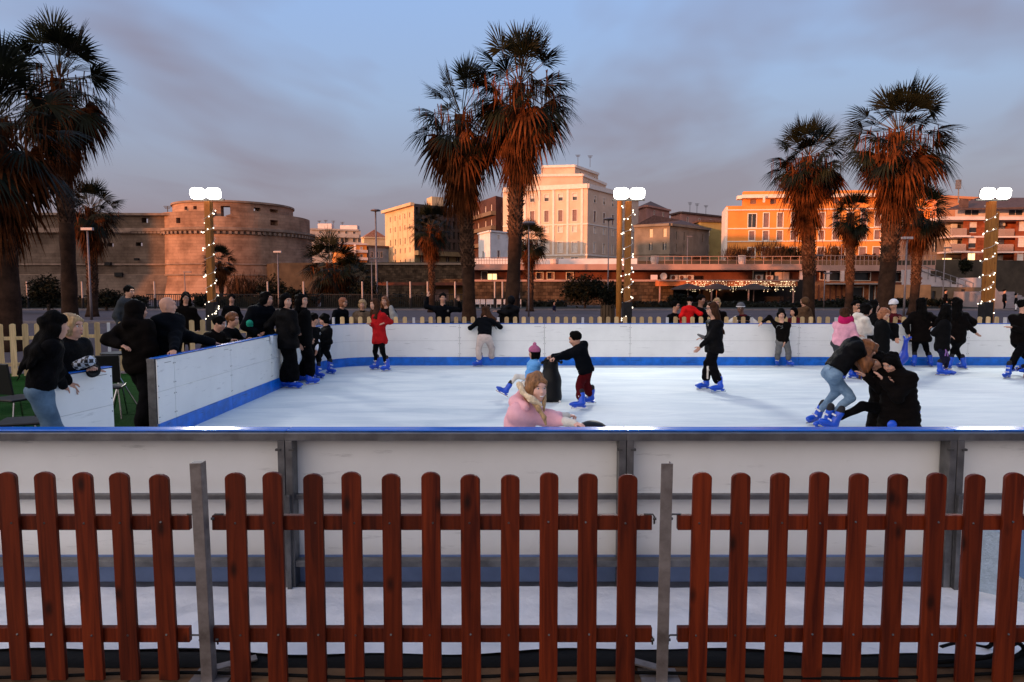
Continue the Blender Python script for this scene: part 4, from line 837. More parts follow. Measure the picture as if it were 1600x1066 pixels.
# ------------------------------------------------------------------ fortress
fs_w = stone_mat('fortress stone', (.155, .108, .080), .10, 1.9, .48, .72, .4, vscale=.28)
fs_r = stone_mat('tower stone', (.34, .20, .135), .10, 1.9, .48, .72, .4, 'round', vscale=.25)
fs_t = mat('stone trim', (.22, .145, .105), .9, .3, .6, .4, 4)
darkh = mat('dark opening', (.012, .010, .009), .9)
YW = 106
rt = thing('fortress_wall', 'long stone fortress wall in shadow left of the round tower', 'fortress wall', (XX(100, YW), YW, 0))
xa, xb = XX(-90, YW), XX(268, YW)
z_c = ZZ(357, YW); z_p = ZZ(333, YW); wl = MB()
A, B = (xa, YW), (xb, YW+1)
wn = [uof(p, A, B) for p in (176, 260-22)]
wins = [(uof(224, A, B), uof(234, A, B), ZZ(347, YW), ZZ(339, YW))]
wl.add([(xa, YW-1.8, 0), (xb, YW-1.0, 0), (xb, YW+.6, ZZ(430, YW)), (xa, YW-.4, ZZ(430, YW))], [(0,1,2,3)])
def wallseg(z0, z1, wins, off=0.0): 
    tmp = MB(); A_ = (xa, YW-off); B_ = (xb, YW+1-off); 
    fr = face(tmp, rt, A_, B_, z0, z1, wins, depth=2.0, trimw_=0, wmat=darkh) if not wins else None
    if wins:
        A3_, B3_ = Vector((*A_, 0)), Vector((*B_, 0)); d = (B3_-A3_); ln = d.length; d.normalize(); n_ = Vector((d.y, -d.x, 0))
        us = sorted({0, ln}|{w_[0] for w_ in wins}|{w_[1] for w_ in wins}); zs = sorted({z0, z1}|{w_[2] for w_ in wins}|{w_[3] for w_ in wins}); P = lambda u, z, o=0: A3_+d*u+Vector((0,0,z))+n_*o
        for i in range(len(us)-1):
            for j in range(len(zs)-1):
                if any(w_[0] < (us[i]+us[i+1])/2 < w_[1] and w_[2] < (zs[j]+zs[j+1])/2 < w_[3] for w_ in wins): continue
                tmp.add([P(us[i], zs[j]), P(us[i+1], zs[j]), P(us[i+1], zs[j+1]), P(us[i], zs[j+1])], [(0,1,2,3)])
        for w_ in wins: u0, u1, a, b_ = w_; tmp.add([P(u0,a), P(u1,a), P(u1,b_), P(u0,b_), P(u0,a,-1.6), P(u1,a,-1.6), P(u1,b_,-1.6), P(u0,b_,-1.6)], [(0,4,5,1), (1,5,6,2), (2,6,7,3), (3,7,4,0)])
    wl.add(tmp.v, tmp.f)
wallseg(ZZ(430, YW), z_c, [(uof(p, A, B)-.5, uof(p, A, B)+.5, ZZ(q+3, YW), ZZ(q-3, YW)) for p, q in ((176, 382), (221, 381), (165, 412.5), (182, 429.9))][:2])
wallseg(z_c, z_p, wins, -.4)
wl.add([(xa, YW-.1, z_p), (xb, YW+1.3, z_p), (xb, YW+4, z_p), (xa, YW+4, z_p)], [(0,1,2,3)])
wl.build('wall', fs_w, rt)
m = MB()
for py, h, o in ((358.5, .5, .45), (413, .25, .22), (430, .25, .2), (334, .35, .35)): slab(m, (xa, YW-.02), (xb, YW+.98), ZZ(py, YW)-h/2, ZZ(py, YW)+h/2, -.3, o)
m.build('string_courses', fs_t, rt)
m = MB(); n = 62
for i in range(n): u = (i+.5)/n; m.box((xa+(xb-xa)*u, YW-.12+u, ZZ(362, YW)), (.5, .5, .45))
m.bx(xa, xb-6, YW-.1, YW+.1, ZZ(362, YW)-.1, ZZ(362, YW)+.1); m.build('corbels', fs_t, rt)
m = MB()
for p, q, s_ in ((165, 412, .7), (182, 429, .9), (145, 395, .4), (210, 405, .5)): c = W(p, q, YW-.35); m.box((c.x, YW-.15+.4, c.z), (s_*1.3, .5, s_*.7))
m.build('putlog_holes', darkh, rt)
# round tower
TX, TY, TR = XX(370, 117.5), 117.5, 12.5
rt = thing('fortress_tower', 'round stone fortress tower, its left half lit orange by the low sun', 'tower', (TX, TY, 0))
YT = TY-TR
zc, zp1, zp2 = ZZ(360, YT), ZZ(330, YT+.5), ZZ(315.5, YT+3)
wl = MB(); wl.lathe((TX, TY, 0), [(TR+1.5, 0), (TR+.1, ZZ(430, YT)), (TR, zc)], 96); wl.build('drum', fs_r, rt, smooth=True)
m = MB()
m.lathe((TX, TY, 0), [(TR-.05, zc-.3), (TR+.6, zc+.1), (TR+.6, zc+.45), (TR-.1, zc+.55)], 96)
m.lathe((TX, TY, 0), [(TR+.08, ZZ(430, YT)-.15), (TR+.35, ZZ(430, YT)-.05), (TR+.35, ZZ(430, YT)+.12), (TR, ZZ(430, YT)+.2)], 96)
m.lathe((TX, TY, 0), [(TR+.02, ZZ(413, YT)-.1), (TR+.25, ZZ(413, YT)), (TR+.02, ZZ(413, YT)+.15)], 96)
m.build('string_courses', fs_t, rt, smooth=False)
m = MB()
for i in range(96): a = 2*math.pi*i/96; m.box((TX+(TR+.2)*math.cos(a), TY+(TR+.2)*math.sin(a), zc-.28), (.55, .42, .42), rz=a)
m.lathe((TX, TY, 0), [(TR+.05, zc-.4), (TR+.12, zc-.4), (TR+.12, zc-.15), (TR+.05, zc-.15)], 96)
m.build('corbels', fs_t, rt)
# parapet drum with openings: built as angular cells with radial thickness
def ring(mb, r0, r1, z0, z1, a0, a1, n):
    mb.lathe((TX, TY, 0), [(r1, z0), (r1, z1), (r0, z1), (r0, z0), (r1, z0)], n, R(a0), R(a1))
    for a in (a0, a1):
        ca, sa = math.cos(R(a)), math.sin(R(a)); mb.add([(TX+r*ca, TY+r*sa, z) for r, z in ((r0, z0), (r1, z0), (r1, z1), (r0, z1))], [(0,1,2,3)])
def ang(px, r):   # front-side angle on radius r seen at column px
    x = XX(px, TY-r*.8)-TX; x = max(-r*.98, min(r*.98, x)); return 360-math.degrees(math.acos(x/r))
m = MB(); ops = [(ang(285, TR), ang(293, TR)), (ang(421, TR), ang(430, TR)), (ang(462, TR), ang(470, TR))]
edges = [160] + [e for o in ops for e in o] + [380]
zo0, zo1 = zc+1.15, zc+2.0
ring(m, TR-2.2, TR-.25, zc+.5, zo0, 0, 360, 96)
gap = (ang(346, TR), ang(382, TR))
for i in range(0, len(edges), 2):
    a0, a1 = edges[i], edges[i+1]
    ring(m, TR-2.2, TR-.25, zo0, zo1, a0, a1, max(4, int((a1-a0)/3)))
ring(m, TR-2.2, TR-.25, zo1, zp1, 160, gap[0], 20); ring(m, TR-2.2, TR-.25, zo1, zp1, gap[1], 380, 24)
ring(m, TR-2.2, TR-.4, zo0, zo1+.2, gap[0], gap[1], 6)
m.add([(TX+(TR-.25)*math.cos(R(a)), TY+(TR-.25)*math.sin(R(a)), z) for a, z in ((gap[1], zp1), (gap[1]-9, zo1+.3), (gap[1], zo1))] + [(TX+(TR-2.2)*math.cos(R(a)), TY+(TR-2.2)*math.sin(R(a)), z) for a, z in ((gap[1], zp1), (gap[1]-9, zo1+.3), (gap[1], zo1))], [(0,1,2), (3,5,4), (0,3,4,1)])
m.build('parapet', fs_r, rt)
m = MB(); R2_ = TR-3.0; ops2 = [(ang(296, R2_), ang(302, R2_)), (ang(313, R2_), ang(319, R2_)), (ang(399, R2_), ang(407, R2_)), (ang(417, R2_), ang(425, R2_)), (ang(445, R2_), ang(452, R2_))]
dg = (ang(356, R2_), ang(369, R2_)); allops = sorted(ops2+[dg]); ed = [150]+[e for o in allops for e in o]+[390]
zq0, zq1 = ZZ(326, YT+3), ZZ(321.5, YT+3)
ring(m, R2_-2, R2_, zc, zq0-.1, 150, dg[0], 20); ring(m, R2_-2, R2_, zc, zq0-.1, dg[1], 390, 20)
for i in range(0, len(ed), 2): ring(m, R2_-2, R2_, zq0-.1, zq1, ed[i], ed[i+1], max(3, int((ed[i+1]-ed[i])/3)))
ring(m, R2_-2, R2_, zq1, zp2, 150, 390, 60)
m.build('upper_drum', fs_r, rt); m = MB(); ring(m, R2_-2.1, R2_+.25, zp2, zp2+.3, 150, 390, 60); m.lathe((TX, TY, 0), [(TR-2, zc+.6), (.01, zc+.6)], 48); m.build('coping', fs_t, rt)
antenna(262, 337, 322, 107, 'thin rod on the fortress wall beside the tower', 'roof antennas')

# ------------------------------------------------------------------ terrace block with shops, centre to right
tpk = mat('pinkish concrete', (.36, .20, .155), .8, .15, .5, .1, 4); rdk = mat('dark red plaster', (.13, .038, .020), .85, .3, .6, .2, 3); drk = mat('very dark interior', (.012, .008, .007), .9)
doorp = mat('pale pink door', (.60, .42, .36), .7, .1, 1); YR = 80
rt = thing('terrace_building', 'long low terrace building with pink concrete edge, shops and a railing on top', 'terrace building', (XX(1000, YR), YR, 0))
xa, xb = XX(735, YR), XX(1460, YR); zt = ZZ(413, YR); zb = ZZ(422, YR)
MB().bx(xa, XX(1262, YR), YR-.6, YR+17, zb, zt).bx(XX(1262, YR), xb, YR, YR+17, zb-.1, zt-.1).build('roof_slab', tpk, rt)
wl = MB(); A, B = (xa, YR+2), (xb, YR+2)
wn = winrow(A, B, [757], 8, 425, 440, 's', YR+2)+winrow(A, B, [769], 14, 428, 437, 'l', YR+2)+winrow(A, B, [1186, 1213], 20, 424, 437, 'd', YR+2)+winrow(A, B, [1300, 1345], 26, 426, 438, 'd', YR+2)+winrow(A, B, [1395, 1430], 22, 426, 440, 'd', YR+2)+winrow(A, B, [843, 860, 890], 10, 426, 436, 's', YR+2)+winrow(A, B, [1285], 10, 424, 437, 's', YR+2)
face(wl, rt, A, B, 0, zb, wn, trimw_=.08, depth=.4); wl.build('wall', rdk, rt)
m = MB(); 
for p0_, p1_ in ((1210, 1221), (1222, 1232)): m.bx(XX(p0_, YR+1.6), XX(p1_, YR+1.6), YR+1.5, YR+1.6, ZZ(437.5, YR), ZZ(425, YR))
m.build('pale_door', doorp, rt)
for a_, b_ in ((1248, 1252), (1312, 1317), (1290, 1294)): MB().bx(XX(a_, YR), XX(b_, YR), YR-.3, YR, ZZ(440, YR), zb-.1).build('pillar', doorp, rt)
def rail_run(p0_, p1_, step, Y, z0, h, w_=.05):
    m = MB(); x0_, x1_ = XX(p0_, Y), XX(p1_, Y); n = int((p1_-p0_)/step)
    m.bx(x0_, x1_, Y-.03, Y+.03, z0+h-.06, z0+h); m.bx(x0_, x1_, Y-.02, Y+.02, z0+h*.5-.02, z0+h*.5+.02)
    for k in range(n+1): x_ = x0_+(x1_-x0_)*k/n; m.bx(x_-w_/2, x_+w_/2, Y-.025, Y+.025, z0, z0+h)
    m.build('railing', tpk, rt)
rail_run(996, 1262, 13.5, YR-.4, zt, ZZ(408, YR)-zt+.55); rail_run(1264, 1460, 6.5, YR+.3, zt-.1, 1.15); rail_run(736, 810, 4, YR-.4, zt, .8)
wl = MB(); slab(wl, (XX(742, YR+8), YR+8), (XX(995, YR+8), YR+8), zt, zt+1.0, -.2, 0)
wl.build('rear_parapet', wh, rt)
ac = mat('pale metal case', (.50, .38, .33), .6)
for i, (p, q) in enumerate(((1053, 434), (1066, 434), (1078, 434), (1186, 433.5), (1202, 434.5))):
    c = W(p, q, YR+.9); r_ = thing('air_conditioner', ['leftmost of the three air conditioners', 'middle of the three air conditioners', 'rightmost of the three air conditioners', 'left air conditioner beside the pale doors', 'right air conditioner beside the pale doors'][i] + ' under the terrace edge', 'air conditioner', (c.x, YR+.9, c.z), 'air conditioners under the terrace')
    MB().box((c.x, YR+.9, c.z), (.86, .35, .62)).build('case', ac, r_, bevel=.02); m = MB()
    vs = [(c.x-.1, YR+.715, c.z)]+[(c.x-.1+.24*math.cos(a), YR+.715, c.z+.24*math.sin(a)) for a in [2*math.pi*k/16 for k in range(16)]]; m.add(vs, [(0, k+1, (k+1) % 16+1) for k in range(16)]); m.build('fan', rdk, r_)
c = W(1037, 432, YR-.2); r_ = thing('satellite_dish', 'round pale satellite dish under the terrace edge', 'satellite dish', (c.x, YR-.2, c.z)); m = MB(); m.lathe((0,0,0), [(.01, .12), (.2, .1), (.36, .04), (.42, 0), (.36, .02), (.01, .09)], 16); m.v = [(c.x+v[0], YR-.2+v[2], c.z+v[1]) for v in m.v]; m.build('dish', ac, r_, smooth=True); MB().tube([(c.x, YR, c.z-.1), (c.x, YR+.3, zb-1.6)], .04, 5).build('arm', am, r_)
# lower projecting canopy (orange) + wall behind it
dkb = stone_mat('rubble wall', (.075, .048, .030), .45, .5, .35, .5, .8, vscale=1.2)
YC = 73
rt = thing('stone_wall', 'rough stone retaining wall below the terrace, behind the black trees', 'wall', (XX(900, YC), YC, 0)); m = MB(); m.bx(XX(740, YC), XX(1052, YC), YC, YC+.5, 0, ZZ(440, YC)); m.build('wall', dkb, rt)
MB().bx(XX(738, YC), XX(1054, YC), YC-.1, YC+6.4, ZZ(440, YC), ZZ(437, YC)).build('coping', tpk, rt)
rt = thing('restaurant_canopy', 'orange edged restaurant canopy under the terrace, on thin posts', 'canopy', (XX(1140, 72), 72, 0), None)
m = MB(); m.bx(XX(1030, 71), XX(1246, 71), 71, 76, ZZ(447, 71), ZZ(438, 71)); 
m.build('roof', mat('orange canopy', (.42, .11, .03), .8, .2, .8), rt); MB().bx(XX(1028, 70.9), XX(1248, 70.9), 70.85, 71, ZZ(439.5, 71), ZZ(437.5, 71)).build('edge_strip', tpk, rt)
for p in (1031, 1112, 1170, 1240): MB().bx(XX(p, 71.2)-.06, XX(p, 71.2)+.06, 71.15, 71.27, 0, ZZ(447, 71)).build('post', tpk, rt)
m = MB(); m.bx(XX(1052, 76), XX(1262, 76), 76, 76.3, 0, ZZ(437, 76)); m.build('rear_wall', drk, rt)
# light curtain under it
rt = thing('light_curtain', 'curtain of small warm fairy lights hanging along the restaurant canopy', 'fairy lights', (XX(1150, 70.7), 70.7, 0)); m = MB(); wr = MB()
for p in np.arange(1072, 1243, 2.1):
    x = XX(p, 70.7); ln = random.uniform(.5, 1.15); zt_ = ZZ(440, 70.7); wr.bx(x-.006, x+.006, 70.695, 70.705, zt_-ln, zt_)
    k = 0
    while k < ln:
        if random.random() < .62: m.sphere((x+random.uniform(-.04, .04), 70.68, zt_-k), random.uniform(.022, .05), 4, 3)
        k += .17
wr.build('wires', am, rt); tag(m.build('bulbs', mat('warm fairy bulb', (1, .8, .5), .4, emit=(1, .74, .42), estr=1.6), rt), kind='stuff')
# parasols under the curtain
pm = mat('dark parasol cloth', (.035, .02, .014), .85, .2, 2)
for p, lab in ((1075, 'left'), (1120, 'middle'), (1178, 'right')):
    x = XX(p, 68); rt = thing('parasol', 'open dark parasol, %s one of three below the fairy light curtain' % lab, 'parasol', (x, 68, 0), 'parasols at the restaurant')
    zt_ = ZZ(443, 68); MB().tube([(x, 68, 0), (x, 68, zt_)], .04, 6).build('pole', tpk, rt); MB().lathe((x, 68, 0), [(1.75, zt_-.62), (1.72, zt_-.55), (.9, zt_-.2), (.02, zt_)], 8).build('canopy', pm, rt)
# restaurant back-fittings: red brick piers, tables
rb = mat('reddish timber wall', (.30, .085, .03), .8, .4, 2.2, col2=(.42, .14, .05))
rt = thing('kiosk', 'reddish timber clad kiosk front between the palms on the right', 'kiosk', (XX(1310, 70), 70, 0))
wl = MB(); A, B = pp(1256, 70), pp(1392, 70); face(wl, rt, A, B, 0, ZZ(440, 70), winrow(A, B, [1338], 20, 449, 464, 'd', 70)+winrow(A, B, [1362], 8, 446, 478, 'd', 70), trimw_=.06); wl.build('wall', rb, rt)
MB().bx(XX(1296, 69), XX(1392, 69), 68.4, 70, ZZ(444.5, 69), ZZ(442.5, 69)).build('canopy', mat('grey canopy edge', (.25, .20, .18), .8), rt)
m = MB(); [m.bx(XX(p, 69.8)-.04, XX(p, 69.8)+.04, 69.75, 69.98, 0, ZZ(445, 69)) for p in range(1262, 1330, 9)]; m.build('battens', rdk, rt)
# left low retaining wall and slope
rt = thing('stone_wall', 'dark terraced stone wall below the yellow building', 'wall', (XX(650, 88), 88, 0))
m = MB(); m.bx(XX(572, 92), XX(745, 92), 92, 93, 0, ZZ(414, 92)); m.bx(XX(600, 86), XX(742, 86), 86, 87, 0, ZZ(436, 86)); m.build('wall', dkb, rt)
MB().bx(XX(571, 92), XX(746, 92), 91.7, 104, ZZ(414, 92)-.01, ZZ(411, 92)).build('coping', mat('brown coping', (.2, .14, .10), .85, .2, 1), rt)
rt = thing('garden_fence', 'low red lit restaurant front below the terrace, left of the central palms', 'restaurant front', (XX(700, 78), 78, 0))
wl = MB(); A, B = pp(664, 78), pp(762, 78); face(wl, rt, A, B, 0, ZZ(443, 78), winrow(A, B, [690, 742], 22, 452, 470, 's', 78), trimw_=0); wl.build('wall', mat('ochre timber', (.16, .085, .03), .85, .3, 1.5), rt); MB().bx(XX(590, 77), XX(830, 77), 76.2, 78, ZZ(446, 77), ZZ(441.5, 77)).build('canopy', rdk, rt)
# white stair ramp, right
rmp = mat('white painted ramp', (.40, .34, .34), .75, .15, .6, .1, 4)
YS = 66
rt = thing('staircase', 'white stepped staircase wall with metal handrails in front of the brick block', 'staircase', (XX(1480, YS), YS, 0))
m = MB(); prof = [(1430, 421), (1453, 421), (1453, 432), (1470, 432), (1470, 438), (1487, 438), (1487, 444), (1504, 444), (1504, 451)]
poly = [(XX(p, YS), ZZ(q, YS)) for p, q in prof]; poly = [(XX(1432, YS), ZZ(447, YS))] + poly; poly = [poly[0], (XX(1504, YS), ZZ(449, YS))] + list(reversed(poly[1:-1]))
m.vprism(poly, YS, YS+2.5); m.bx(XX(1486, YS), XX(1518, YS), YS-.3, YS+2.5, ZZ(452, YS), ZZ(449.1, YS)); m.bx(XX(1520, YS), XX(1533, YS), YS, YS+2.5, 0, ZZ(434, YS)); m.build('ramp', rmp, rt)
m = MB(); 
for dz_ in (0, .5): m.tube([(XX(1435, YS), YS-.1, ZZ(414, YS)-dz_), (XX(1520, YS), YS-.1, ZZ(443, YS)-dz_)], .035, 5)
for k in range(8): u = k/7; xx = XX(1437+82*u, YS); zz = ZZ(415+27.5*u, YS); m.bx(xx-.02, xx+.02, YS-.12, YS-.08, zz-1.1, zz)
m.build('handrail', gsteel, rt)
rt = thing('low_wall', 'plastered yard wall with an orange lit left end below the staircase', 'wall', (XX(1450, YS), YS, 0))
MB().bx(XX(1385, YS), XX(1449, YS), YS-.6, YS-.2, 0, ZZ(445, YS)).build('wall', mat('orange yard plaster', (.42, .19, .085), .85, .2, 1), rt); 
wl = MB(); A, B = pp(1449.5, YS-.4), pp(1534, YS-.4); face(wl, rt, A, B, 0, ZZ(449, YS), winrow(A, B, [1459], 6, 455, 476, 'd', YS)+winrow(A, B, [1505], 7, 452, 478, 'd', YS), trimw_=0); wl.build('rear_wall', mat('tan yard plaster', (.13, .088, .055), .85, .2, 1), rt)
# curved pink stair wing + steps at right
rt = thing('staircase', 'broad grey steps with a sloping pink side wall right of the right lamp post', 'staircase', (XX(1570, 58), 58, 0))
m = MB(); poly = [(XX(p, 58), ZZ(q, 58)) for p, q in ((1553, 484), (1569, 484), (1569, 466), (1555, 449), (1548, 442), (1540, 442), (1540, 468), (1553, 468))]; m.vprism(poly, 58, 58.5); m.build('side_wall', mat('pink side wall', (.50, .33, .28), .8, .12, 1), rt)
m = MB()
for k in range(10): z_ = .15*(k+1); m.bx(XX(1568, 59), XX(1640, 59), 59+k*.45, 66, z_-.15, z_-.002*0)
m.build('steps', mat('grey steps', (.22, .19, .20), .85, .15, 2), rt)

# ------------------------------------------------------------------ street lamps, bollards, railings, small things
lampg = mat('lamp post metal', (.16, .13, .13), .5, .2, 4, metal=.4); lamph = mat('lamp head', (.42, .36, .35), .5)
def street_lamp(label, px, base_py, top_py, kind='T', r=.06, Y=None):
    p = G(px, base_py) if Y is None else Vector((XX(px, Y), Y, 0)); Y = p.y; zt = ZZ(top_py, Y)
    rt = thing('street_lamp', label, 'street lamp', (p.x, Y, 0), 'street lamps around the plaza')
    MB().tube([(p.x, Y, 0), (p.x, Y, 1.0), (p.x, Y, zt)], [r*1.3, r*1.1, r*.8], 8).build('post', lampg, rt, smooth=True)
    m = MB()
    if kind == 'T': m.bx(p.x-.33, p.x+.33, Y-.1, Y+.1, zt, zt+.15)
    elif kind == 'disc': m.lathe((p.x, Y, zt), [(.05, 0), (.42, .06), (.46, .14), (.3, .22), (.01, .24)], 12)
    else: m.bx(p.x-.1, p.x+.6, Y-.06, Y+.06, zt-.02, zt+.10)
    m.build('lamp_head', lamph if kind == 'T' else lampg, rt, bevel=.02)
street_lamp('T shaped street lamp in front of the fortress wall, before the small palm', 143, 500, 360)
street_lamp('tall street lamp with a round head standing left of the yellow building', 589, 482, 331, 'disc', .09)
street_lamp('street lamp with a T head in front of the right side of the tower', 435, 470, 395, 'T', .06, 58)
street_lamp('thin street lamp left of the small palm behind the central pair', 826, 495, 352, 'disc', .045)
street_lamp('slim street lamp between the black tree and the middle lamp post', 950, 470, 345, 'disc', .05, 55)
street_lamp('T shaped street lamp in front of the short palm at right', 1412, 497, 374)
street_lamp('thin lamp with a one-sided head left of the left lamp post', 289, 470, 426, 'arm', .04, 60)
street_lamp('slender lamp pole left of the round headed street lamp', 581, 480, 405, 'arm', .04, 58)
street_lamp('thin pole with a lamp right of the palm before the orange building', 1271, 488, 400, 'arm', .05)
street_lamp('thin pole standing in the planting left of the short palm at right', 1287, 484, 428, 'arm', .04)
street_lamp('lamp on the terrace in front of the orange building', 1313, 420, 383, 'arm', .06, 92)
street_lamp('lamp on the terrace in front of the grey brown building', 1073, 420, 370, 'arm', .06, 90)
street_lamp('flag-like thin pole by the staircase', 1474, 470, 388, 'arm', .05, 64)
bw_ = mat('white bollard top', (.40, .32, .29), .6); 
for i, (px, lab) in enumerate(((42, 'at the far left by the palm trunk'), (128, 'in front of the dark shrub at left'), (241, 'between the man in the grey jacket and the bald man'), (418, 'in front of the tower, left of the T lamp'), (474, 'at the right foot of the tower'), (566, 'right of the low palms'), (605, 'left of the man waving his arms'), (641, 'behind the man waving his arms, left'), (668, 'close to the short palm trunk'), (711, 'left of the central palm trunk'), (773, 'between the two central trunks, left'), (785, 'between the two central trunks, right'), (811, 'right of the right central trunk'))):
    Y = 57.5; x = XX(px, Y); rt = thing('bollard_light', 'pale topped thin post ' + lab, 'bollard light', (x, Y, 0), 'pale topped posts along the plaza edge')
    zt = ZZ(440, Y); MB().tube([(x, Y, 0), (x, Y, zt*.42)], .10, 8).build('foot', blackc, rt); MB().tube([(x, Y, zt*.42+.001), (x, Y, zt)], .065, 8).build('top', bw_, rt)
for i, (a, b_, lab) in enumerate(((228, 330, 'behind the bald man and the woman in black'), (330, 480, 'behind the tall skaters'), (480, 640, 'behind the woman with reddish hair'), (640, 740, 'behind the man waving'))):
    Y = 58.6; rt = thing('railing', 'black railing along the plaza edge ' + lab, 'railing', (XX(a, Y), Y, 0), 'black railings along the plaza edge'); m = MB(); x0_, x1_ = XX(a, Y), XX(b_, Y); m.bx(x0_, x1_, Y-.03, Y+.03, 1.25, 1.33).bx(x0_, x1_, Y-.03, Y+.03, .15, .22); n = int((x1_-x0_)/.16)
    for k in range(n): xx = x0_+(x1_-x0_)*k/n; m.bx(xx, xx+.035, Y-.02, Y+.02, .2, 1.27)
    m.build('bars', blackc, rt)
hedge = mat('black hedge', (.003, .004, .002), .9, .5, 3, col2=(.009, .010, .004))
def hedgerow(label, a, b_, py, Y=61, d=1.2):
    m = MB(); x0_, x1_ = XX(a, Y), XX(b_, Y); zt = ZZ(py, Y)
    m.bx(x0_+.3, x1_-.3, Y-d*.3, Y+d*.3, 0, zt*.85); n = int((x1_-x0_)*60)
    for i in range(n):
        c = Vector((random.uniform(x0_, x1_), random.uniform(Y-d/2, Y+d/2), random.uniform(0, 1)**.7*zt*1.04)); l = .16
        d1 = Vector((random.uniform(-1,1), random.uniform(-1,1), random.uniform(-1,1)))*l; d2 = Vector((random.uniform(-1,1), random.uniform(-1,1), random.uniform(-1,1)))*l; m.add([c-d1, c+d2, c+d1, c-d2], [(0,1,2,3)])
    m.build('hedge', hedge, label=label, cat='hedge', group='dark hedges along the plaza edge')
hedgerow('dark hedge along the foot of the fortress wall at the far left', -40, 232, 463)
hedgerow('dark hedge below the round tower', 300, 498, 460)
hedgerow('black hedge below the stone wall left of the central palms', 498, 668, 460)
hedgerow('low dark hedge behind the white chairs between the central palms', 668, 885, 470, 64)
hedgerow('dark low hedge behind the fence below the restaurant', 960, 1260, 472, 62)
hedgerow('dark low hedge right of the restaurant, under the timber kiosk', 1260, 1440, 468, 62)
# white outdoor chairs between central palms
wc = mat('white plastic chair', (.5, .46, .46), .5)
for i in range(9):
    x = XX(746+8.2*i+random.uniform(-1, 1), 60); rt = thing('chair', 'small white plastic chair, number %s from the left in the row between the central palms' % ['one', 'two', 'three', 'four', 'five', 'six', 'seven', 'eight', 'nine'][i], 'chair', (x, 60, 0), 'white chairs between the central palms')
    MB().bx(x-.2, x+.2, 59.8, 60.2, .42, .45).build('seat', wc, rt); MB().bx(x-.2, x+.2, 60.2, 60.23, .45, .85).build('backrest', wc, rt)
    for sx in (-1, 1):
        for sy in (-1, 1): MB().bx(x+sx*.18-.015, x+sx*.18+.015, 60+sy*.18-.015, 60+sy*.18+.015, 0.1, .42).build('leg', wc, rt)
c = W(1022, 434, 77); MB().box((c.x, 77, c.z), (.75, .08, .62)).build('blank_sign', mat('pale pink sign', (.62, .42, .38), .6), label='blank pale square sign on the wall right of the middle lamp post', cat='sign')
def barrel(label, px, py, Y, h, r, m_): 
    c = W(px, py, Y); MB().lathe((c.x, Y, c.z), [(r*.8, 0), (r, h*.3), (r, h), (r*1.08, h), (r*1.08, h*1.08), (.01, h*1.08)], 10).build('flower_pot', m_, label=label, cat='flower pot', group='pots on the terrace')
barrel('pale round pot on the terrace edge above the air conditioners', 1023, 413, 80.3, .9, .45, ac); barrel('pale round pot on the terrace in front of the orange building', 1159, 413, 80.3, .95, .42, doorp); barrel('small pale pot on the terrace left of the middle lamp post', 866, 414, 80.5, .6, .5, ac)
# litter bin at left plaza / far kerb bags
# chairs & high table on the green carpet
chm = mat('black chair plastic', (.010, .010, .011), .4); chrome = mat('chrome tube', (.35, .35, .36), .2, metal=1)
def chair(label, x, y, rz, g='black chairs on the green carpet'):
    rt = thing('chair', label, 'chair', (0,0,0), g)
    m = MB(); m.box((0, 0, .45), (.44, .42, .03)); m.build('seat', chm, rt, bevel=.01)
    m = MB(); m.box((0, .20, .72), (.42, .025, .40), M=Matrix.Rotation(R(-8), 3, 'X')); m.build('backrest', chm, rt, bevel=.01)
    for sx in (-1, 1):
        for sy in (-1, 1): MB().tube([(sx*.17, sy*.15, .44), (sx*.21, sy*.22, .015)], .011, 6).build('leg', chrome, rt)
    rt.location = (x, y, 0.002); rt.rotation_euler = (0, 0, rz)
chair('black chair at the left edge, seen from the side, behind the woman in jeans', -5.15, 7.1, R(-70)); chair('black chair pulled back at the far left of the carpet', -6.3, 8.6, R(160)); chair('black chair behind the blonde woman', -5.75, 9.6, R(200)); chair('black chair beside the pale left fence', -7.6, 11.8, R(170))
x, y = XX(181, 10.2), 10.2; rt = thing('table', 'small high table on splayed thin legs with glasses, on the green carpet', 'table', (x, y, 0)); MB().lathe((x, y, 0), [(.01, .86), (.25, .86), (.25, .885), (.01, .885)], 18).build('tabletop', chm, rt)
for k in range(3): a = k*2.1+.4; MB().tube([(x, y, .86), (x, y, .5), (x+.24*math.cos(a), y+.24*math.sin(a), .014)], .012, 5).build('leg', chrome, rt)
# dark bags on the plaza behind the far fence
bagm = mat('dark bags', (.02, .022, .024), .7, .3, 8); 
m = MB()
for k in range(6): m.sphere((XX(652+15*k, 18.6), 18.6+random.uniform(-.2, .2), .78+random.uniform(-.05, .05)), .19, 10, 7, (1.2, .8, .7))
# bench under the bags
rt = thing('bench', 'plain bench behind the far fence carrying dark bags', 'bench', (XX(690, 18.6), 18.6, 0)); MB().bx(XX(645, 18.6), XX(735, 18.6), 18.35, 18.85, .58, .64).build('seat', pale, rt)
for p in (652, 728): MB().bx(XX(p, 18.6)-.04, XX(p, 18.6)+.04, 18.4, 18.8, 0, .58).build('leg', pale, rt)
m.build('bag_pile', bagm, smooth=True, label='heap of dark bags on the bench behind the far fence, left of the waving man', cat='bags')
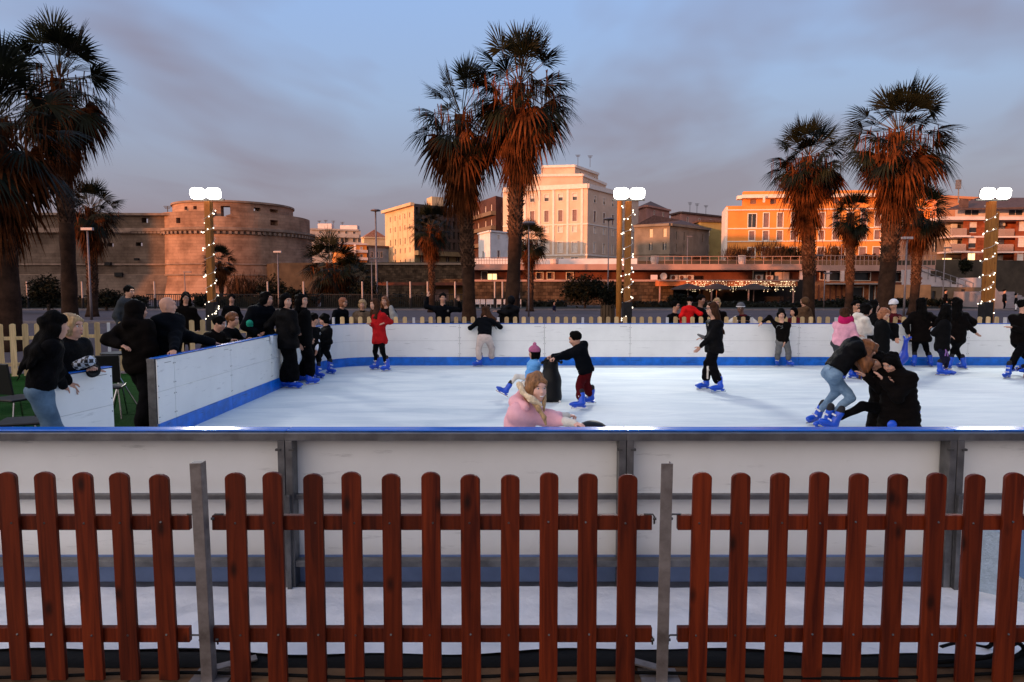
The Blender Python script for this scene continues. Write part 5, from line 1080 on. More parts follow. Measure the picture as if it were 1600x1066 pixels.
# ------------------------------------------------------------------ unseen blocks added behind and left of the camera to cast the evening shade
hb = mat('harbour plaster', (.30, .24, .20), .85, .15, .4)
def blocker(label, x0, x1, y0, y1, h):
    rt = thing('shade_blocker', label, 'building', ((x0+x1)/2, (y0+y1)/2, 0)); wl = MB(); wl.bx(x0, x1, y0, y1, 0, h); wl.build('wall', hb, rt); MB().bx(x0-.4, x1+.4, y0-.4, y1+.4, h, h+.4).build('roof', roofd, rt)
blocker('long low unseen shade blocker behind the camera', -190, 90, -66, -52, 9.3)
blocker('unseen shade blocker left of the rink', -60, -45, -8, 0, 15.5)
blocker('tall unseen shade blocker far left of the rink', -80, -47, 54, 60, 18.5)
blocker('long unseen shade blocker beyond the left end of the fortress', -178, -131, 44, 50, 18.4)
# ------------------------------------------------------------------ figures: signed-distance bodies turned into meshes
def surf_nets(fn, lo, hi, h):
    lo = np.array(lo)-2*h; hi = np.array(hi)+2*h; n = np.maximum(4, np.ceil((hi-lo)/h).astype(int)+1)
    ax = [lo[k]+h*np.arange(n[k]) for k in range(3)]
    X, Y_, Z = np.meshgrid(*ax, indexing='ij'); P = np.stack([X, Y_, Z], -1).reshape(-1, 3).astype(np.float32)
    D = fn(P).reshape(n)
    s = D < 0
    c = np.zeros((n[0]-1, n[1]-1, n[2]-1, 3)); cnt = np.zeros((n[0]-1, n[1]-1, n[2]-1))
    corners = [(i, j, k) for i in (0, 1) for j in (0, 1) for k in (0, 1)]
    def cs(a, o): return a[o[0]:o[0]+n[0]-1, o[1]:o[1]+n[1]-1, o[2]:o[2]+n[2]-1]
    for a in corners:
        for d in range(3):
            if a[d] == 1: continue
            b_ = list(a); b_[d] = 1; b_ = tuple(b_)
            da, db_ = cs(D, a), cs(D, b_); m = (cs(s, a) != cs(s, b_)); t_ = np.where(m, da/(da-db_+1e-12), 0)
            for q in range(3): c[..., q] += np.where(m, a[q]+(t_ if q == d else 0), 0)
            cnt += m
    act = cnt > 0
    if not act.any(): return np.zeros((0, 3)), []
    idx = -np.ones(cnt.shape, int); idx[act] = np.arange(act.sum())
    ijk = np.argwhere(act); V = lo + h*(ijk + c[act]/cnt[act][:, None])
    F_ = []
    for d in range(3):
        sl0 = [slice(None)]*3; sl1 = [slice(None)]*3; sl0[d] = slice(0, -1); sl1[d] = slice(1, None)
        m = s[tuple(sl0)] != s[tuple(sl1)]; e = np.argwhere(m); flip = s[tuple(sl0)][m]
        o1, o2 = [(1, 2), (2, 0), (0, 1)][d]
        ok = (e[:, o1] > 0) & (e[:, o2] > 0) & (e[:, o1] < n[o1]-1) & (e[:, o2] < n[o2]-1); e = e[ok]; flip = flip[ok]
        def g(da, db_): q = e.copy(); q[:, o1] += da; q[:, o2] += db_; return idx[q[:, 0], q[:, 1], q[:, 2]]
        Q = np.stack([g(-1, -1), g(0, -1), g(0, 0), g(-1, 0)], 1); Q[~flip] = Q[~flip][:, ::-1]; F_.append(Q)
    return V, np.concatenate(F_)
def v3(p): return np.array(p, np.float32)
def sd_cap(P, a, b_, ra, rb):
    a, b_ = v3(a), v3(b_); ba = b_-a; q = P-a; t_ = np.clip(q@ba/max(1e-9, ba@ba), 0, 1); return np.linalg.norm(q-t_[:, None]*ba, axis=1)-(ra+(rb-ra)*t_)
def sd_ell(P, c, r, Rm=None):
    q = P-v3(c)
    if Rm is not None: q = q@Rm           # columns are the axes
    r = v3(r); k0 = np.linalg.norm(q/r, axis=1); k1 = np.linalg.norm(q/(r*r), axis=1); return k0*(k0-1)/np.maximum(k1, 1e-6)
def smin(a, b_, k):
    if k <= 0: return np.minimum(a, b_)
    h = np.maximum(k-np.abs(a-b_), 0)/k; return np.minimum(a, b_)-h*h*k*.25
class SDF:
    """list of smooth-joined capsules and ellipsoids, with optional cuts"""
    def __init__(s, k=.04): s.p = []; s.k = k; s.lo = np.full(3, 1e9); s.hi = np.full(3, -1e9); s.cuts = []; s.wr = 0; s.seed = 0; s.puff = None
    def ext(s, c, r): c = np.array(c); s.lo = np.minimum(s.lo, c-r); s.hi = np.maximum(s.hi, c+r)
    def cap(s, a, b_, ra, rb=None, k=None): rb = ra if rb is None else rb; s.p.append(('c', a, b_, ra, rb, s.k if k is None else k)); s.ext(a, ra); s.ext(b_, rb); return s
    def ell(s, c, r, Rm=None, k=None): s.p.append(('e', c, r, Rm, None, s.k if k is None else k)); s.ext(c, max(r)); return s
    def cut(s, *a): s.p.append(('x',)+a+(None,)*(5-len(a))); return s     # cut half-space beyond point along n: ('x', p, n)
    def sub(s, c, r, Rm=None, k=.01): s.p.append(('s', c, r, Rm, None, k)); return s
    def __call__(s, P):
        d = np.full(len(P), 10., np.float32)
        for q in s.p:
            if q[0] == 'c': d = smin(d, sd_cap(P, *q[1:5]), q[5])
            elif q[0] == 'e': d = smin(d, sd_ell(P, q[1], q[2], q[3]), q[5])
            elif q[0] == 'x': d = np.maximum(d, (P-v3(q[1]))@v3(Vector(q[2]).normalized()))
            elif q[0] == 's': d = np.maximum(d, -sd_ell(P, q[1], q[2], q[3]))
        if s.wr:
            x, y, z = P[:, 0]+s.seed, P[:, 1]*1.1+s.seed, P[:, 2]
            d = d + s.wr*(np.sin(23*x+9*z+3*np.sin(11*y))*np.sin(19*z+7*x+2*np.sin(13*x)) + .6*np.sin(41*z+17*y+2.5*np.sin(9*x)))
        if s.puff is not None: d = d - .011*np.abs(np.sin((P@v3(s.puff[0]))*s.puff[1]))
        return d
    def mesh(s, name, m, parent, h, smooth=True, extra=None, **kw):
        V, Fq = surf_nets(s, s.lo-.02, s.hi+.02, h)
        V = [tuple(x) for x in V]; Fq = [tuple(int(i) for i in q) for q in Fq]
        if extra:
            for ev, ef in extra: n = len(V); V += ev; Fq += [tuple(i+n for i in f) for f in ef]
        off = rootloc(parent); me = bpy.data.meshes.new(name); me.from_pydata([(a-off.x, b_-off.y, c-off.z) for a, b_, c in V], [], Fq)
        me.materials.append(m); me.polygons.foreach_set('use_smooth', [smooth]*len(me.polygons)); me.update()
        o = bpy.data.objects.new(name, me); COL.objects.link(o); o.parent = parent; tag(o, kw.get('label')); return o
# hand template: wrist at origin, fingers along +X, palm down (-Z), thumb towards +Y
def hand_template(curl, h=.0042):
    s = SDF(.010); s.cap((-.02, 0, 0), (.02, 0, 0), .024, .024); s.ell((.045, 0, 0), (.045, .038, .015)); 
    for k, (y, ln) in enumerate(((.029, .070), (.010, .080), (-.009, .074), (-.027, .058))):
        p = np.array([.082-.006*abs(k-1), y, 0]); a = 0
        for j, f in enumerate((.42, .33, .25)):
            a += curl*(.5, 1.0, .8)[j]; q = p + ln*f*np.array([math.cos(a), .04*(1.5-k)*0, -math.sin(a)]); s.cap(p, q, .0088-.0008*j, .0082-.0008*j, k=.004); p = q
    p = (.018, .028, -.004); q = (.050, .058, -.014); r_ = (.078, .062, -.020-.02*curl); s.cap(p, q, .013, .010, k=.012); s.cap(q, r_, .010, .0078, k=.004)
    V, Fq = surf_nets(s, s.lo, s.hi, h); return V, [tuple(int(i) for i in f) for f in Fq]
HANDS = {0: hand_template(.30), 1: hand_template(1.15)}
def place_hand(curl, wrist, d, up, side, s_, mirror):
    V, Fq = HANDS[curl]; X = np.array(d); Zx = np.array(up); Yx = np.cross(Zx, X); Vv = V.copy()*s_
    if mirror: Vv[:, 1] *= -1; Fq = [f[::-1] for f in Fq]
    Wv = np.array(wrist)+Vv[:, :1]*X+Vv[:, 1:2]*Yx+Vv[:, 2:]*Zx; return [tuple(x) for x in Wv], Fq
def rotx(d, up):
    d = Vector(d).normalized(); up = Vector(up); up = (up-d*up.dot(d)).normalized(); return d, up, d.cross(up)
def ik(a, b_, l1, l2, hint):
    a, b_ = Vector(a), Vector(b_); d = b_-a; L_ = d.length
    if L_ > (l1+l2)*.995: sc_ = L_/((l1+l2)*.995); l1 *= sc_; l2 *= sc_
    x = (l1*l1-l2*l2+L_*L_)/(2*L_); y = math.sqrt(max(0, l1*l1-x*x)); d.normalize(); h = Vector(hint); h = (h-d*h.dot(d)); h = h.normalized() if h.length > 1e-4 else d.orthogonal(); return a+d*x+h*y
SKIN = mat('skin', (.50, .27, .185), .6, .08, 8, spec=.25); SKIN2 = mat('darker skin', (.15, .075, .05), .6, .1, 8)
CM = {}
def cloth(name, col, rough=.85, var=.15, bump=.25): return mat('cloth '+name, col, rough, var, 9, bump, 26, spec=.05)
BLK = cloth('black', (.0024, .0024, .0030), var=.5, bump=.6); BVAR = [BLK, mat('cloth shiny black', (.003, .003, .0035), .7, .5, 9, .5, 26, spec=.06), cloth('navy black', (.002, .0028, .0045)), cloth('charcoal', (.0038, .0038, .0042)), cloth('brown black', (.0038, .0027, .0024))]; BLK2 = cloth('black padded', (.005, .005, .006), .6, .3)
H_BR = mat('brown hair', (.040, .016, .007), .75, .45, 40, .5, 90, stretch=(1, 1, .15), spec=.1); H_BK = mat('black hair', (.0026, .0021, .0019), .8, .4, 40, .5, 90, stretch=(1, 1, .15), spec=.06); H_BL = mat('blond hair', (.38, .24, .11), .5, .4, 40, .5, 90, stretch=(1, 1, .15)); H_CH = mat('chestnut hair', (.17, .062, .02), .5, .45, 40, .5, 90, stretch=(1, 1, .15)); H_RD = mat('reddish hair', (.24, .085, .035), .5, .4, 40, .5, 90)
EYEW = mat('eye white', (.6, .56, .53), .3); EYEB = mat('eye dark', (.01, .007, .006), .2, spec=.6); LIP = mat('lips', (.42, .13, .11), .5); BROW = mat('eyebrow', (.03, .016, .01), .8); TEETH = mat('teeth', (.8, .77, .72), .3)
BOOTM = mat('blue skate plastic', (.002, .065, .52), .3, .15, 6, spec=.55); BLADE = mat('skate blade', (.5, .5, .52), .25, metal=1); CUFFM = mat('skate liner', (.012, .012, .016), .8); BUCK = mat('skate buckle', (.6, .62, .66), .4)
SHOE = mat('dark shoe', (.015, .013, .012), .6); WSHOE = mat('white shoe', (.6, .58, .55), .6)
UP = Vector((0, 0, 1))
def skate(rt, ankle, ground_n, fwd, s_=1.0, name='skate', shin=None):
    """hard-shell rental skate; ankle = ankle joint, fwd = toe direction"""
    d, up, side = rotx(fwd, shin if shin is not None else UP); a = Vector(ankle)
    f = lambda x, y, z: a + d*x*s_ + side*y*s_ + up*z*s_
    Rm = np.array([list(d), list(side), list(up)]).T
    s = SDF(.03); s.cap(f(-.03, 0, .10), f(-.015, 0, -.03), .056*s_, .052*s_); s.cap(f(-.04, 0, -.055), f(.10, 0, -.065), .043*s_, .040*s_); s.ell(f(.14, 0, -.07), (.065*s_, .042*s_, .033*s_), Rm); s.cut(f(0, 0, -.098), -up); s.cut(f(0, 0, .135), up)
    o = s.mesh(name, BOOTM, rt, .012*s_)
    m = MB(); M3 = Matrix((d, side, up)).transposed()
    m.box(f(.035, 0, -.107), (.25*s_, .045*s_, .016*s_), M=M3); m.box(f(-.05, 0, -.122), (.05*s_, .02*s_, .02*s_), M=M3); m.box(f(.10, 0, -.122), (.05*s_, .02*s_, .02*s_), M=M3); m.build('blade_holder', BOOTM, o)
    m = MB(); m.box(f(.03, 0, -.138), (.29*s_, .006*s_, .022*s_), M=M3); m.build('blade', BLADE, o)
    s = SDF(.02); s.cap(f(-.025, 0, .12), f(-.028, 0, .165), .050*s_, .046*s_); s.mesh('liner', CUFFM, o, .013*s_)
    m = MB()
    for z, x in ((.06, .035), (-.02, .06)): m.box(f(x, 0, z), (.012*s_, .085*s_, .022*s_), M=M3)
    m.build('buckle', BUCK, o)
    return o
def person(label, Y, head, neck=None, hip=None, feet=None, hands=None, yaw=0, hyaw=None, hpitch=0, H=1.68, top=BLK, bot=BLK, hair=H_BK, hst='short', skin=SKIN, skates=True, coat=0.0, flare=0.0, bulk=1.0, group='people at the rink', fy=None, hh=1.0, elb=None, knee=None, knb=None, hood=None, h=None, curl=0, shoes=SHOE, hat=None, scarf=None, ponyw=1.0, glasses=False, sleeves=None, face_=True, bare=None, puffy=False, lhair=.42, tilt=0.0, wide=1.0, gloves=None, shw=1.0, hairdir=None, vest=None, stripes=None, waist=False, anklefwd=None, prints=None, lprints=None, slv=.03):
    if top is BLK: top = BVAR[int(head[0]*7+Y*3) % 5]
    s_ = H/1.70; h = h or max(.011, min(.02, Y*.0013)); hyaw = yaw if hyaw is None else hyaw
    f = Vector((math.sin(R(yaw)), -math.cos(R(yaw)), 0)); lf = Vector((-f.y, f.x, 0))
    def PT(q, dflt=None):
        if q is None: return dflt
        if isinstance(q, Vector): return q
        return W(q[0], q[1], Y+(q[2] if len(q) > 2 else 0))
    hd = PT(head)
    up0 = Vector((0,0,1))
    nk = PT(neck, hd - UP*.165*s_ - Vector((math.sin(R(hyaw)), -math.cos(R(hyaw)), 0))*.02)
    hp = PT(hip, Vector((nk.x, nk.y, nk.z-.53*s_)))
    trunk = (nk-hp).normalized()
    fw = (f - trunk*f.dot(trunk)); fw = fw.normalized() if fw.length > .2 else f
    if abs(trunk.z) < .99: fw = trunk.cross(lf)*-1; fw = fw if fw.dot(f) > 0 or trunk.z > 0 and fw.z < 0 else -fw
    lf2 = lf
    SH = [nk - trunk*.055*s_ + lf2*sg*.165*s_*shw for sg in (1, -1)]; HPj = [hp - trunk*.03*s_ + lf2*sg*.085*s_ for sg in (1, -1)]
    # feet
    if feet is None:
        zg = 0.0; AN = [Vector((hp.x, hp.y, zg+.10*s_)) + lf*sg*.10*s_ for sg in (1, -1)]
    else:
        AN = []
        for q in feet: AN.append(q if isinstance(q, Vector) else W(q[0], q[1], Y+(q[2] if len(q) > 2 else 0)))
    FD = []
    for k in range(2):
        yy = (fy[k] if fy else yaw); FD.append(Vector((math.sin(R(yy)), -math.cos(R(yy)), 0)))
    LG = [min(.245*H, (AN[k]-HPj[k]).length*.507) if not knb else .245*H for k in range(2)]
    KN = [ik(HPj[k], AN[k], LG[k], LG[k], (Vector(knb[k]) if knb else FD[k]+Vector((0,0,.25)))) for k in range(2)]
    if hands is None: hands = [None, None]
    HN = []
    for k, sg in enumerate((1, -1)):
        HN.append(PT(hands[k], SH[k] + lf*sg*.10*s_ + f*.06 - UP*.50*s_))
    EL = []
    for k, sg in enumerate((1, -1)):
        hint = Vector(elb[k]) if elb and elb[k] else (-f*.6 - UP*.6 + lf*sg*.7)
        EL.append(ik(SH[k], HN[k], .172*H, .150*H, hint))
    root = thing('person', label, 'person', (hp.x, hp.y, 0), group)
    # head frame
    hf = Vector((math.sin(R(hyaw)), -math.cos(R(hyaw)), 0)); hl = Vector((-hf.y, hf.x, 0)); hu = Vector((0,0,1))
    if hpitch: q = Matrix.Rotation(R(hpitch), 3, hl); hf = q @ hf; hu = q @ hu
    if tilt: q = Matrix.Rotation(R(tilt), 3, hf); hl = q @ hl; hu = q @ hu
    hs = s_**.5*hh
    HP = lambda x, y, z: hd + hf*x*hs + hl*y*hs + hu*z*hs
    Rm = np.array([list(hf), list(hl), list(hu)]).T
    b = SDF(.03)
    b.ell(HP(-.012, 0, .022), (.095*hs, .074*hs, .092*hs), Rm); b.ell(HP(.022, 0, -.045), (.066*hs, .055*hs, .070*hs), Rm, .04); b.ell(HP(.052, 0, -.092), (.022*hs, .022*hs, .018*hs), Rm, .03)
    b.cap(HP(.086, 0, .004), HP(.104, 0, -.028), .008*hs, .013*hs, .014)
    for sg in (1, -1):
        b.ell(HP(-.010, sg*.076, -.010), (.018*hs, .008*hs, .030*hs), Rm, .008)
        b.ell(HP(.055, sg*.038, -.028), (.03*hs, .022*hs, .022*hs), Rm, .03)
    b.ell(HP(.078, 0, .040), (.02*hs, .05*hs, .014*hs), Rm, .03)
    b.ell(HP(.085, 0, -.060), (.012*hs, .024*hs, .010*hs), Rm, .012)
    for sg in (1, -1): b.sub(HP(.099, sg*.032, .010), (.020*hs, .018*hs, .011*hs), Rm)
    b.cap(HP(-.02, 0, -.05), nk+trunk*.0, .056*hs, .064*s_, .04)
    b.cap(nk-trunk*.05*s_, hp, .085*s_, .10*s_, .06); 
    for k in range(2):
        b.cap(SH[k]-(lf if k == 0 else -lf)*.05, SH[k], .05*s_, .045*s_, .05); b.cap(SH[k], EL[k], .040*s_, .034*s_); b.cap(EL[k], HN[k], .033*s_, .024*s_)
        b.cap(hp, HPj[k], .09*s_, .085*s_); b.cap(HPj[k], KN[k], .070*s_, .048*s_); b.cap(KN[k], AN[k], .046*s_, .032*s_)
    ex = []
    for k, sg in enumerate((1, -1)):
        d = (HN[k]-EL[k]).normalized(); dn = Vector(-lf*sg*.8 + UP*-.0) if d.z < -.6 else -UP
        _, up, _ = rotx(d, -dn); ex.append(place_hand(curl if isinstance(curl, int) else curl[k], HN[k], d, up, None, s_*.98, mirror=(up.cross(d).dot(f if d.z < -.6 else -lf*sg) < 0)))
    hb_ = min(h, .0125 if Y > 9 else .0085)
    b.mesh('body', skin, root, hb_, extra=ex)
    # eyes, brows, mouth
    if face_:
        m = MB(); mw = MB(); mb_ = MB()
        for sg in (1, -1):
            e = HP(.0775, sg*.032, .009); mw.sphere(e, .0125*hs, 8, 6); m.sphere(e+hf*.0078*hs, .0068*hs, 8, 6)
            mb_.tube([HP(.0935, sg*.016, .028), HP(.0925, sg*.034, .032), HP(.080, sg*.052, .027)], .0032*hs, 5)
        eo = mw.build('eye', EYEW, root, smooth=True); m.build('iris', EYEB, eo, smooth=True); mb_.build('eyebrow', BROW, root, smooth=True)
        m = MB(); m.sphere(HP(.092, 0, -.060), .012*hs, 8, 6, (1, 1, 1)); m.v = []; m.f = []; m.mi = []
        m.tube([HP(.080, .024, -.056), HP(.093, .010, -.061), HP(.095, 0, -.062), HP(.093, -.010, -.061), HP(.080, -.024, -.056)], [.002*hs, .006*hs, .0065*hs, .006*hs, .002*hs], 6); m.build('lips', LIP, root, smooth=True)
    if glasses:
        m = MB()
        for sg in (1, -1):
            c = HP(.106, sg*.033, .008); pts = [c+hl*.026*hs*math.cos(a)+hu*.021*hs*math.sin(a) for a in [2*math.pi*k/12 for k in range(13)]]; m.tube(pts, .0035, 4); m.tube([HP(.104, sg*.058, .014), HP(0, sg*.084, .010)], .003, 4)
        m.tube([HP(.11, .010, .012), HP(.11, -.010, .012)], .003, 4); m.build('glasses', boltm, root)
    # hair
    if hair and hst != 'none':
        s = SDF(.03); s.wr = .0075; s.seed = Y*3+head[0]
        s.ell(HP(-.024, 0, .036), (.113*hs, .090*hs, .102*hs), Rm)
        rs_ = random.Random(int(head[0]*13))
        for k in range(20):
            a = k*2.4+rs_.random(); u = 1-(k+.5)/20*1.05; q = math.sqrt(max(0, 1-u*u)); s.ell(HP(-.024+.100*q*math.cos(a), .078*q*math.sin(a), .036+.092*u), (.026*hs*rs_.uniform(.8, 1.25),)*3, None, .02)
        if hst in ('bob', 'long'):
            for k in range(9):
                a = R(75+210*k/8); o_ = hf*math.cos(a)*.085*hs+hl*math.sin(a)*.088*hs; z_ = rs_.uniform(-.13, -.09) if hst == 'bob' else rs_.uniform(-.2, -.12); p_ = HP(-.02, 0, 0)+o_; s.cap(p_, p_+hu*z_*hs+o_*rs_.uniform(-.05, .25), .026*hs, .010*hs, .02)
        if hst in ('bob', 'long'): s.ell(HP(-.03, 0, -.03), (.085*hs, .093*hs, .10*hs), Rm)
        if hst == 'curly':
            for k in range(26):
                a = k*2.4; u = 1-(k+.5)/26*1.25; q = math.sqrt(max(0, 1-u*u)); s.ell(HP(-.02+.095*q*math.cos(a), .085*q*math.sin(a), .045+.092*u), (.03*hs,)*3, None, .015)
        if hst == 'long':
            hdv = Vector(hairdir) if hairdir else (-UP - f*.18); hdv.normalize()
            for sg in (1, 0, -1):
                a_ = HP(-.06+.03*abs(sg), sg*.06, -.03); m_ = a_+hdv*lhair*.5+hl*sg*.03; e_ = a_+hdv*lhair*(1-.12*abs(sg))+hl*sg*.025; s.cap(a_, m_, .048*hs, .045*ponyw, .04); s.cap(m_, e_, .045*ponyw, .014, .04); [s.cap(m_+hl*q_*ponyw+hf*.0, e_+hl*q_*1.4*ponyw-UP*rs_.uniform(-.05, .07), .018, .006, .015) for q_ in (-.03, .03)]
        if hst == 'tail':
            s.ell(HP(-.12, 0, .03), (.03,)*3); s.cap(HP(-.13, 0, .02), HP(-.17, 0, -.12), .028, .012)
        s.sub(HP(.090, 0, -.034), (.085*hs, .066*hs, .098*hs), Rm); s.sub(HP(.12, 0, -.02), (.09*hs, .075*hs, .075*hs), Rm)
        s.mesh('hair', hair, root, min(h, .012))
    if hat:
        s = SDF(.02); s.ell(HP(-.018, 0, .055), (.130*hs, .110*hs, .115*hs), Rm); s.cut(HP(0, 0, .030), -hu); s.cap(HP(.07, 0, .048), HP(-.10, 0, .040), .001, .001, 0)
        if hat[1]: s.ell(HP(-.02, 0, .19), (.040*hs,)*3, None, .01)
        if hat[2]: s.ell(HP(.03, 0, .06), (.16*hs, .07*hs, .015*hs), Rm, .01)
        ho = s.mesh('hat', hat[0], root, .011)
        if len(hat) > 3: s = SDF(.0); s.ell(HP(-.015, 0, .05), (.134*hs, .114*hs, .115*hs), Rm); s.cut(HP(0, 0, .035+.0), -hu); s.cut(HP(0, 0, .062), hu); s.mesh('hat_band', hat[3], ho, .010)
    # top garment
    T = SDF(.05); T.wr = .0062; T.seed = head[0]*.37; B_ = bulk
    if puffy: T.puff = (tuple(trunk), 42)
    wdt = .115*wide
    hem = hp - trunk*(.06 + coat)*s_
    for sg in (1, -1): T.cap(nk - trunk*.10*s_ + lf2*sg*.085*s_, hp - trunk*.0 + lf2*sg*.06*s_*wide, .098*s_*B_, .108*s_*B_)
    T.cap(nk-trunk*.12*s_, hp, .10*s_*B_, .115*s_*B_)
    if coat > .02:
        dn = Vector((0,0,-1)) if coat > .15 else -trunk
        for sg in (1, -1): T.cap(hp + lf2*sg*.06*s_, hp+dn*coat*s_+lf2*sg*.085*s_*wide, .112*s_*B_, .125*s_*B_)
        T.cut(hp+dn*(coat+.06)*s_, dn)
    elif waist: T.cut(hp+trunk*.03, -trunk)
    else: T.cut(hp-trunk*.09*s_, -trunk)
    T.cap(nk-trunk*.02, nk-trunk*.06*s_, .068*s_*B_, .10*s_*B_)
    if bulk > 1.08: T.cap(nk+trunk*.025*s_-f*.012, nk-trunk*.02, .066*s_, .078*s_*B_)
    for k in range(2): T.cap(nk-trunk*.05*s_, SH[k], .06*s_*B_, .066*s_*B_)
    tgt = T
    if sleeves: tgt = SDF(.03); tgt.wr = .003
    for k in range(2):
        wrv = (HN[k]-EL[k]).normalized()
        tgt.cap(SH[k], EL[k], .066*s_*B_, .054*s_*B_); 
        if bare: tgt.cap(EL[k], EL[k]+wrv*.02, .05*s_, .05*s_)
        else: tgt.cap(EL[k], HN[k]-wrv*slv, .053*s_*B_, .040*s_*B_)
    if hood: T.cap(nk-fw*.09*s_+lf2*.07+trunk*.02, nk-fw*.09*s_-lf2*.07+trunk*.02, .055*s_, .055*s_); T.ell(nk-fw*.13*s_+trunk*.01, (.08*s_,)*3)
    if hood == 'up':
        T.ell(HP(-.045, 0, .02), (.125*hs, .112*hs, .135*hs), Rm); T.sub(HP(.13, 0, -.01), (.12*hs, .078*hs, .12*hs), Rm)
    T.mesh('jacket' if bulk > 1.02 or coat > .1 else 'top', top, root, h)
    if sleeves: tgt.mesh('sleeves', sleeves, root, h)
    if vest: pass
    if prints:
        for (pc_, pr_, pm_, ph_) in prints:
            q_ = PT(pc_); I = SDF(0); I.lo = np.array(q_)-max(pr_); I.hi = np.array(q_)+max(pr_); base = T
            class PS(SDF):
                def __call__(s, P): d = np.maximum(base(P)-.004, sd_ell(P, q_, pr_)); return np.maximum(d, .02*ph_*(-np.sin(45*P[:, 1]+3*np.sin(30*P[:, 2]))*np.sin(45*P[:, 2])-.15)) if ph_ else d
            I.__class__ = PS; I.mesh('print', pm_, root, .010)
    if scarf: s = SDF(.02); [s.cap(nk+Vector((math.cos(a), math.sin(a), 0))*.075*s_+trunk*.03, nk+Vector((math.cos(a+.9), math.sin(a+.9), 0))*.075*s_+trunk*.02, .034*s_, .034*s_) for a in [k*.9 for k in range(7)]]; s.mesh('scarf', scarf, root, .013)
    # trousers
    Bt = SDF(.045); Bt.wr = .0050; Bt.seed = head[0]*.71
    Bt.cap(hp+trunk*.05, hp-trunk*.02, .098*s_, .112*s_)
    for sg, k in ((1, 0), (-1, 1)):
        kd = (AN[k]-KN[k]).normalized(); cuff = AN[k]-kd*(.085*s_ if skates else .035)
        Bt.cap(hp-trunk*.02+lf2*sg*.03, HPj[k], .108*s_, .108*s_, .05)
        Bt.cap(HPj[k], KN[k], .096*s_*(1+flare*.15), (.062+.045*flare)*s_, .03); Bt.cap(KN[k], cuff, (.060+.045*flare)*s_, (.044+.075*flare)*s_, .02)
    Bt.mesh('trousers', bot, root, h)
    if lprints:
        for (a_, b_, r__, pm_, nm_) in lprints:
            a_, b_ = PT(a_), PT(b_); I = SDF(0); I.lo = np.minimum(a_, b_)-r__-np.array((0, .12, 0)); I.hi = np.maximum(a_, b_)+r__+np.array((0, .1, 0))
            class PL(SDF):
                def __call__(s, P): Q = P.copy(); Q[:, 1] = a_[1]; return np.maximum(np.maximum(Bt(P)-.006, sd_cap(Q, a_, Vector((b_[0], a_[1], b_[2])), r__, r__)), P[:, 1]-a_[1]-.06)
            I.__class__ = PL; I.mesh(nm_, pm_, root, .009)
    for k in range(2):
        shin = (KN[k]-AN[k]).normalized()
        if skates: skate(root, AN[k], None, (anklefwd[k] if anklefwd and anklefwd[k] else FD[k]), s_**.5, shin=shin*.6+UP*.4 if not (anklefwd and anklefwd[k]) else shin)
        else:
            s = SDF(.02); a = AN[k]; s.cap(a+Vector((0,0,0)), a+UP*-.04, .045*s_, .045*s_); s.cap(a-FD[k]*.04-UP*.055*s_, a+FD[k]*.13*s_-UP*.06*s_, .042*s_, .036*s_); s.cut(Vector((0,0,a.z-.095*s_)), -UP); s.mesh('shoe', shoes, root, .014)
    return root, dict(HP=HP, Rm=Rm, hs=hs, hf=hf, hl=hl, hu=hu, nk=nk, hp=hp, SH=SH, EL=EL, HN=HN, AN=AN, KN=KN, trunk=trunk, fw=fw, lf=lf2, s=s_)
def gz(px, Y): return None
def foot(px, py, dY=0, z=.15, base=None):
    """ankle above the ice for a skate whose blade shows at (px,py)"""
    g = G(px, py, .012); return Vector((g.x, g.y, g.z+z))
# ------------------------------------------------------------------ people
RED = cloth('red', (.36, .010, .012)); BRED = cloth('bright red', (.62, .012, .012)); MAR = cloth('dark red', (.060, .0035, .005)); PINK = cloth('pink quilted', (.80, .42, .46), .6, .06, .35); LPINK = cloth('light pink', (.62, .30, .38)); MAG = cloth('magenta', (.42, .012, .09)); OFFW = cloth('off white', (.66, .62, .54)); BEIGE = cloth('beige', (.50, .41, .37)); JEAN = mat('denim', (.12, .21, .33), .85, .25, 7, .4, 120, col2=(.20, .31, .43)); JEAND = mat('darker denim', (.065, .12, .19), .85, .25, 7, .4, 120, col2=(.10, .17, .25))
SKY_ = cloth('light blue quilted', (.12, .34, .68), .5, .08, .3); GREYT = cloth('grey', (.13, .13, .13)); GREYJ = cloth('dark grey', (.035, .04, .045)); BRNC = cloth('brown fur', (.11, .075, .05), .95, .4, .6); FUR = mat('cream fur', (.72, .56, .36), .95, .25, 30, .9, 60); WHT = cloth('white', (.68, .68, .7)); PURP = cloth('lilac', (.34, .16, .44)); NAVY = cloth('navy', (.012, .012, .03)); BURG = cloth('burgundy', (.07, .008, .012)); PBEAN = cloth('pink knitted', (.40, .12, .22), .9, .2, .6); GBEAN = cloth('grey knitted', (.12, .12, .13), .9, .2, .6); TAN = cloth('tan', (.10, .055, .03))
GA = 'spectators around the rink'; GS = 'skaters on the ice'
def adt(o, name, m_, h, fn, root):
    s = SDF(.03); fn(s); return s.mesh(name, m_, root, h)
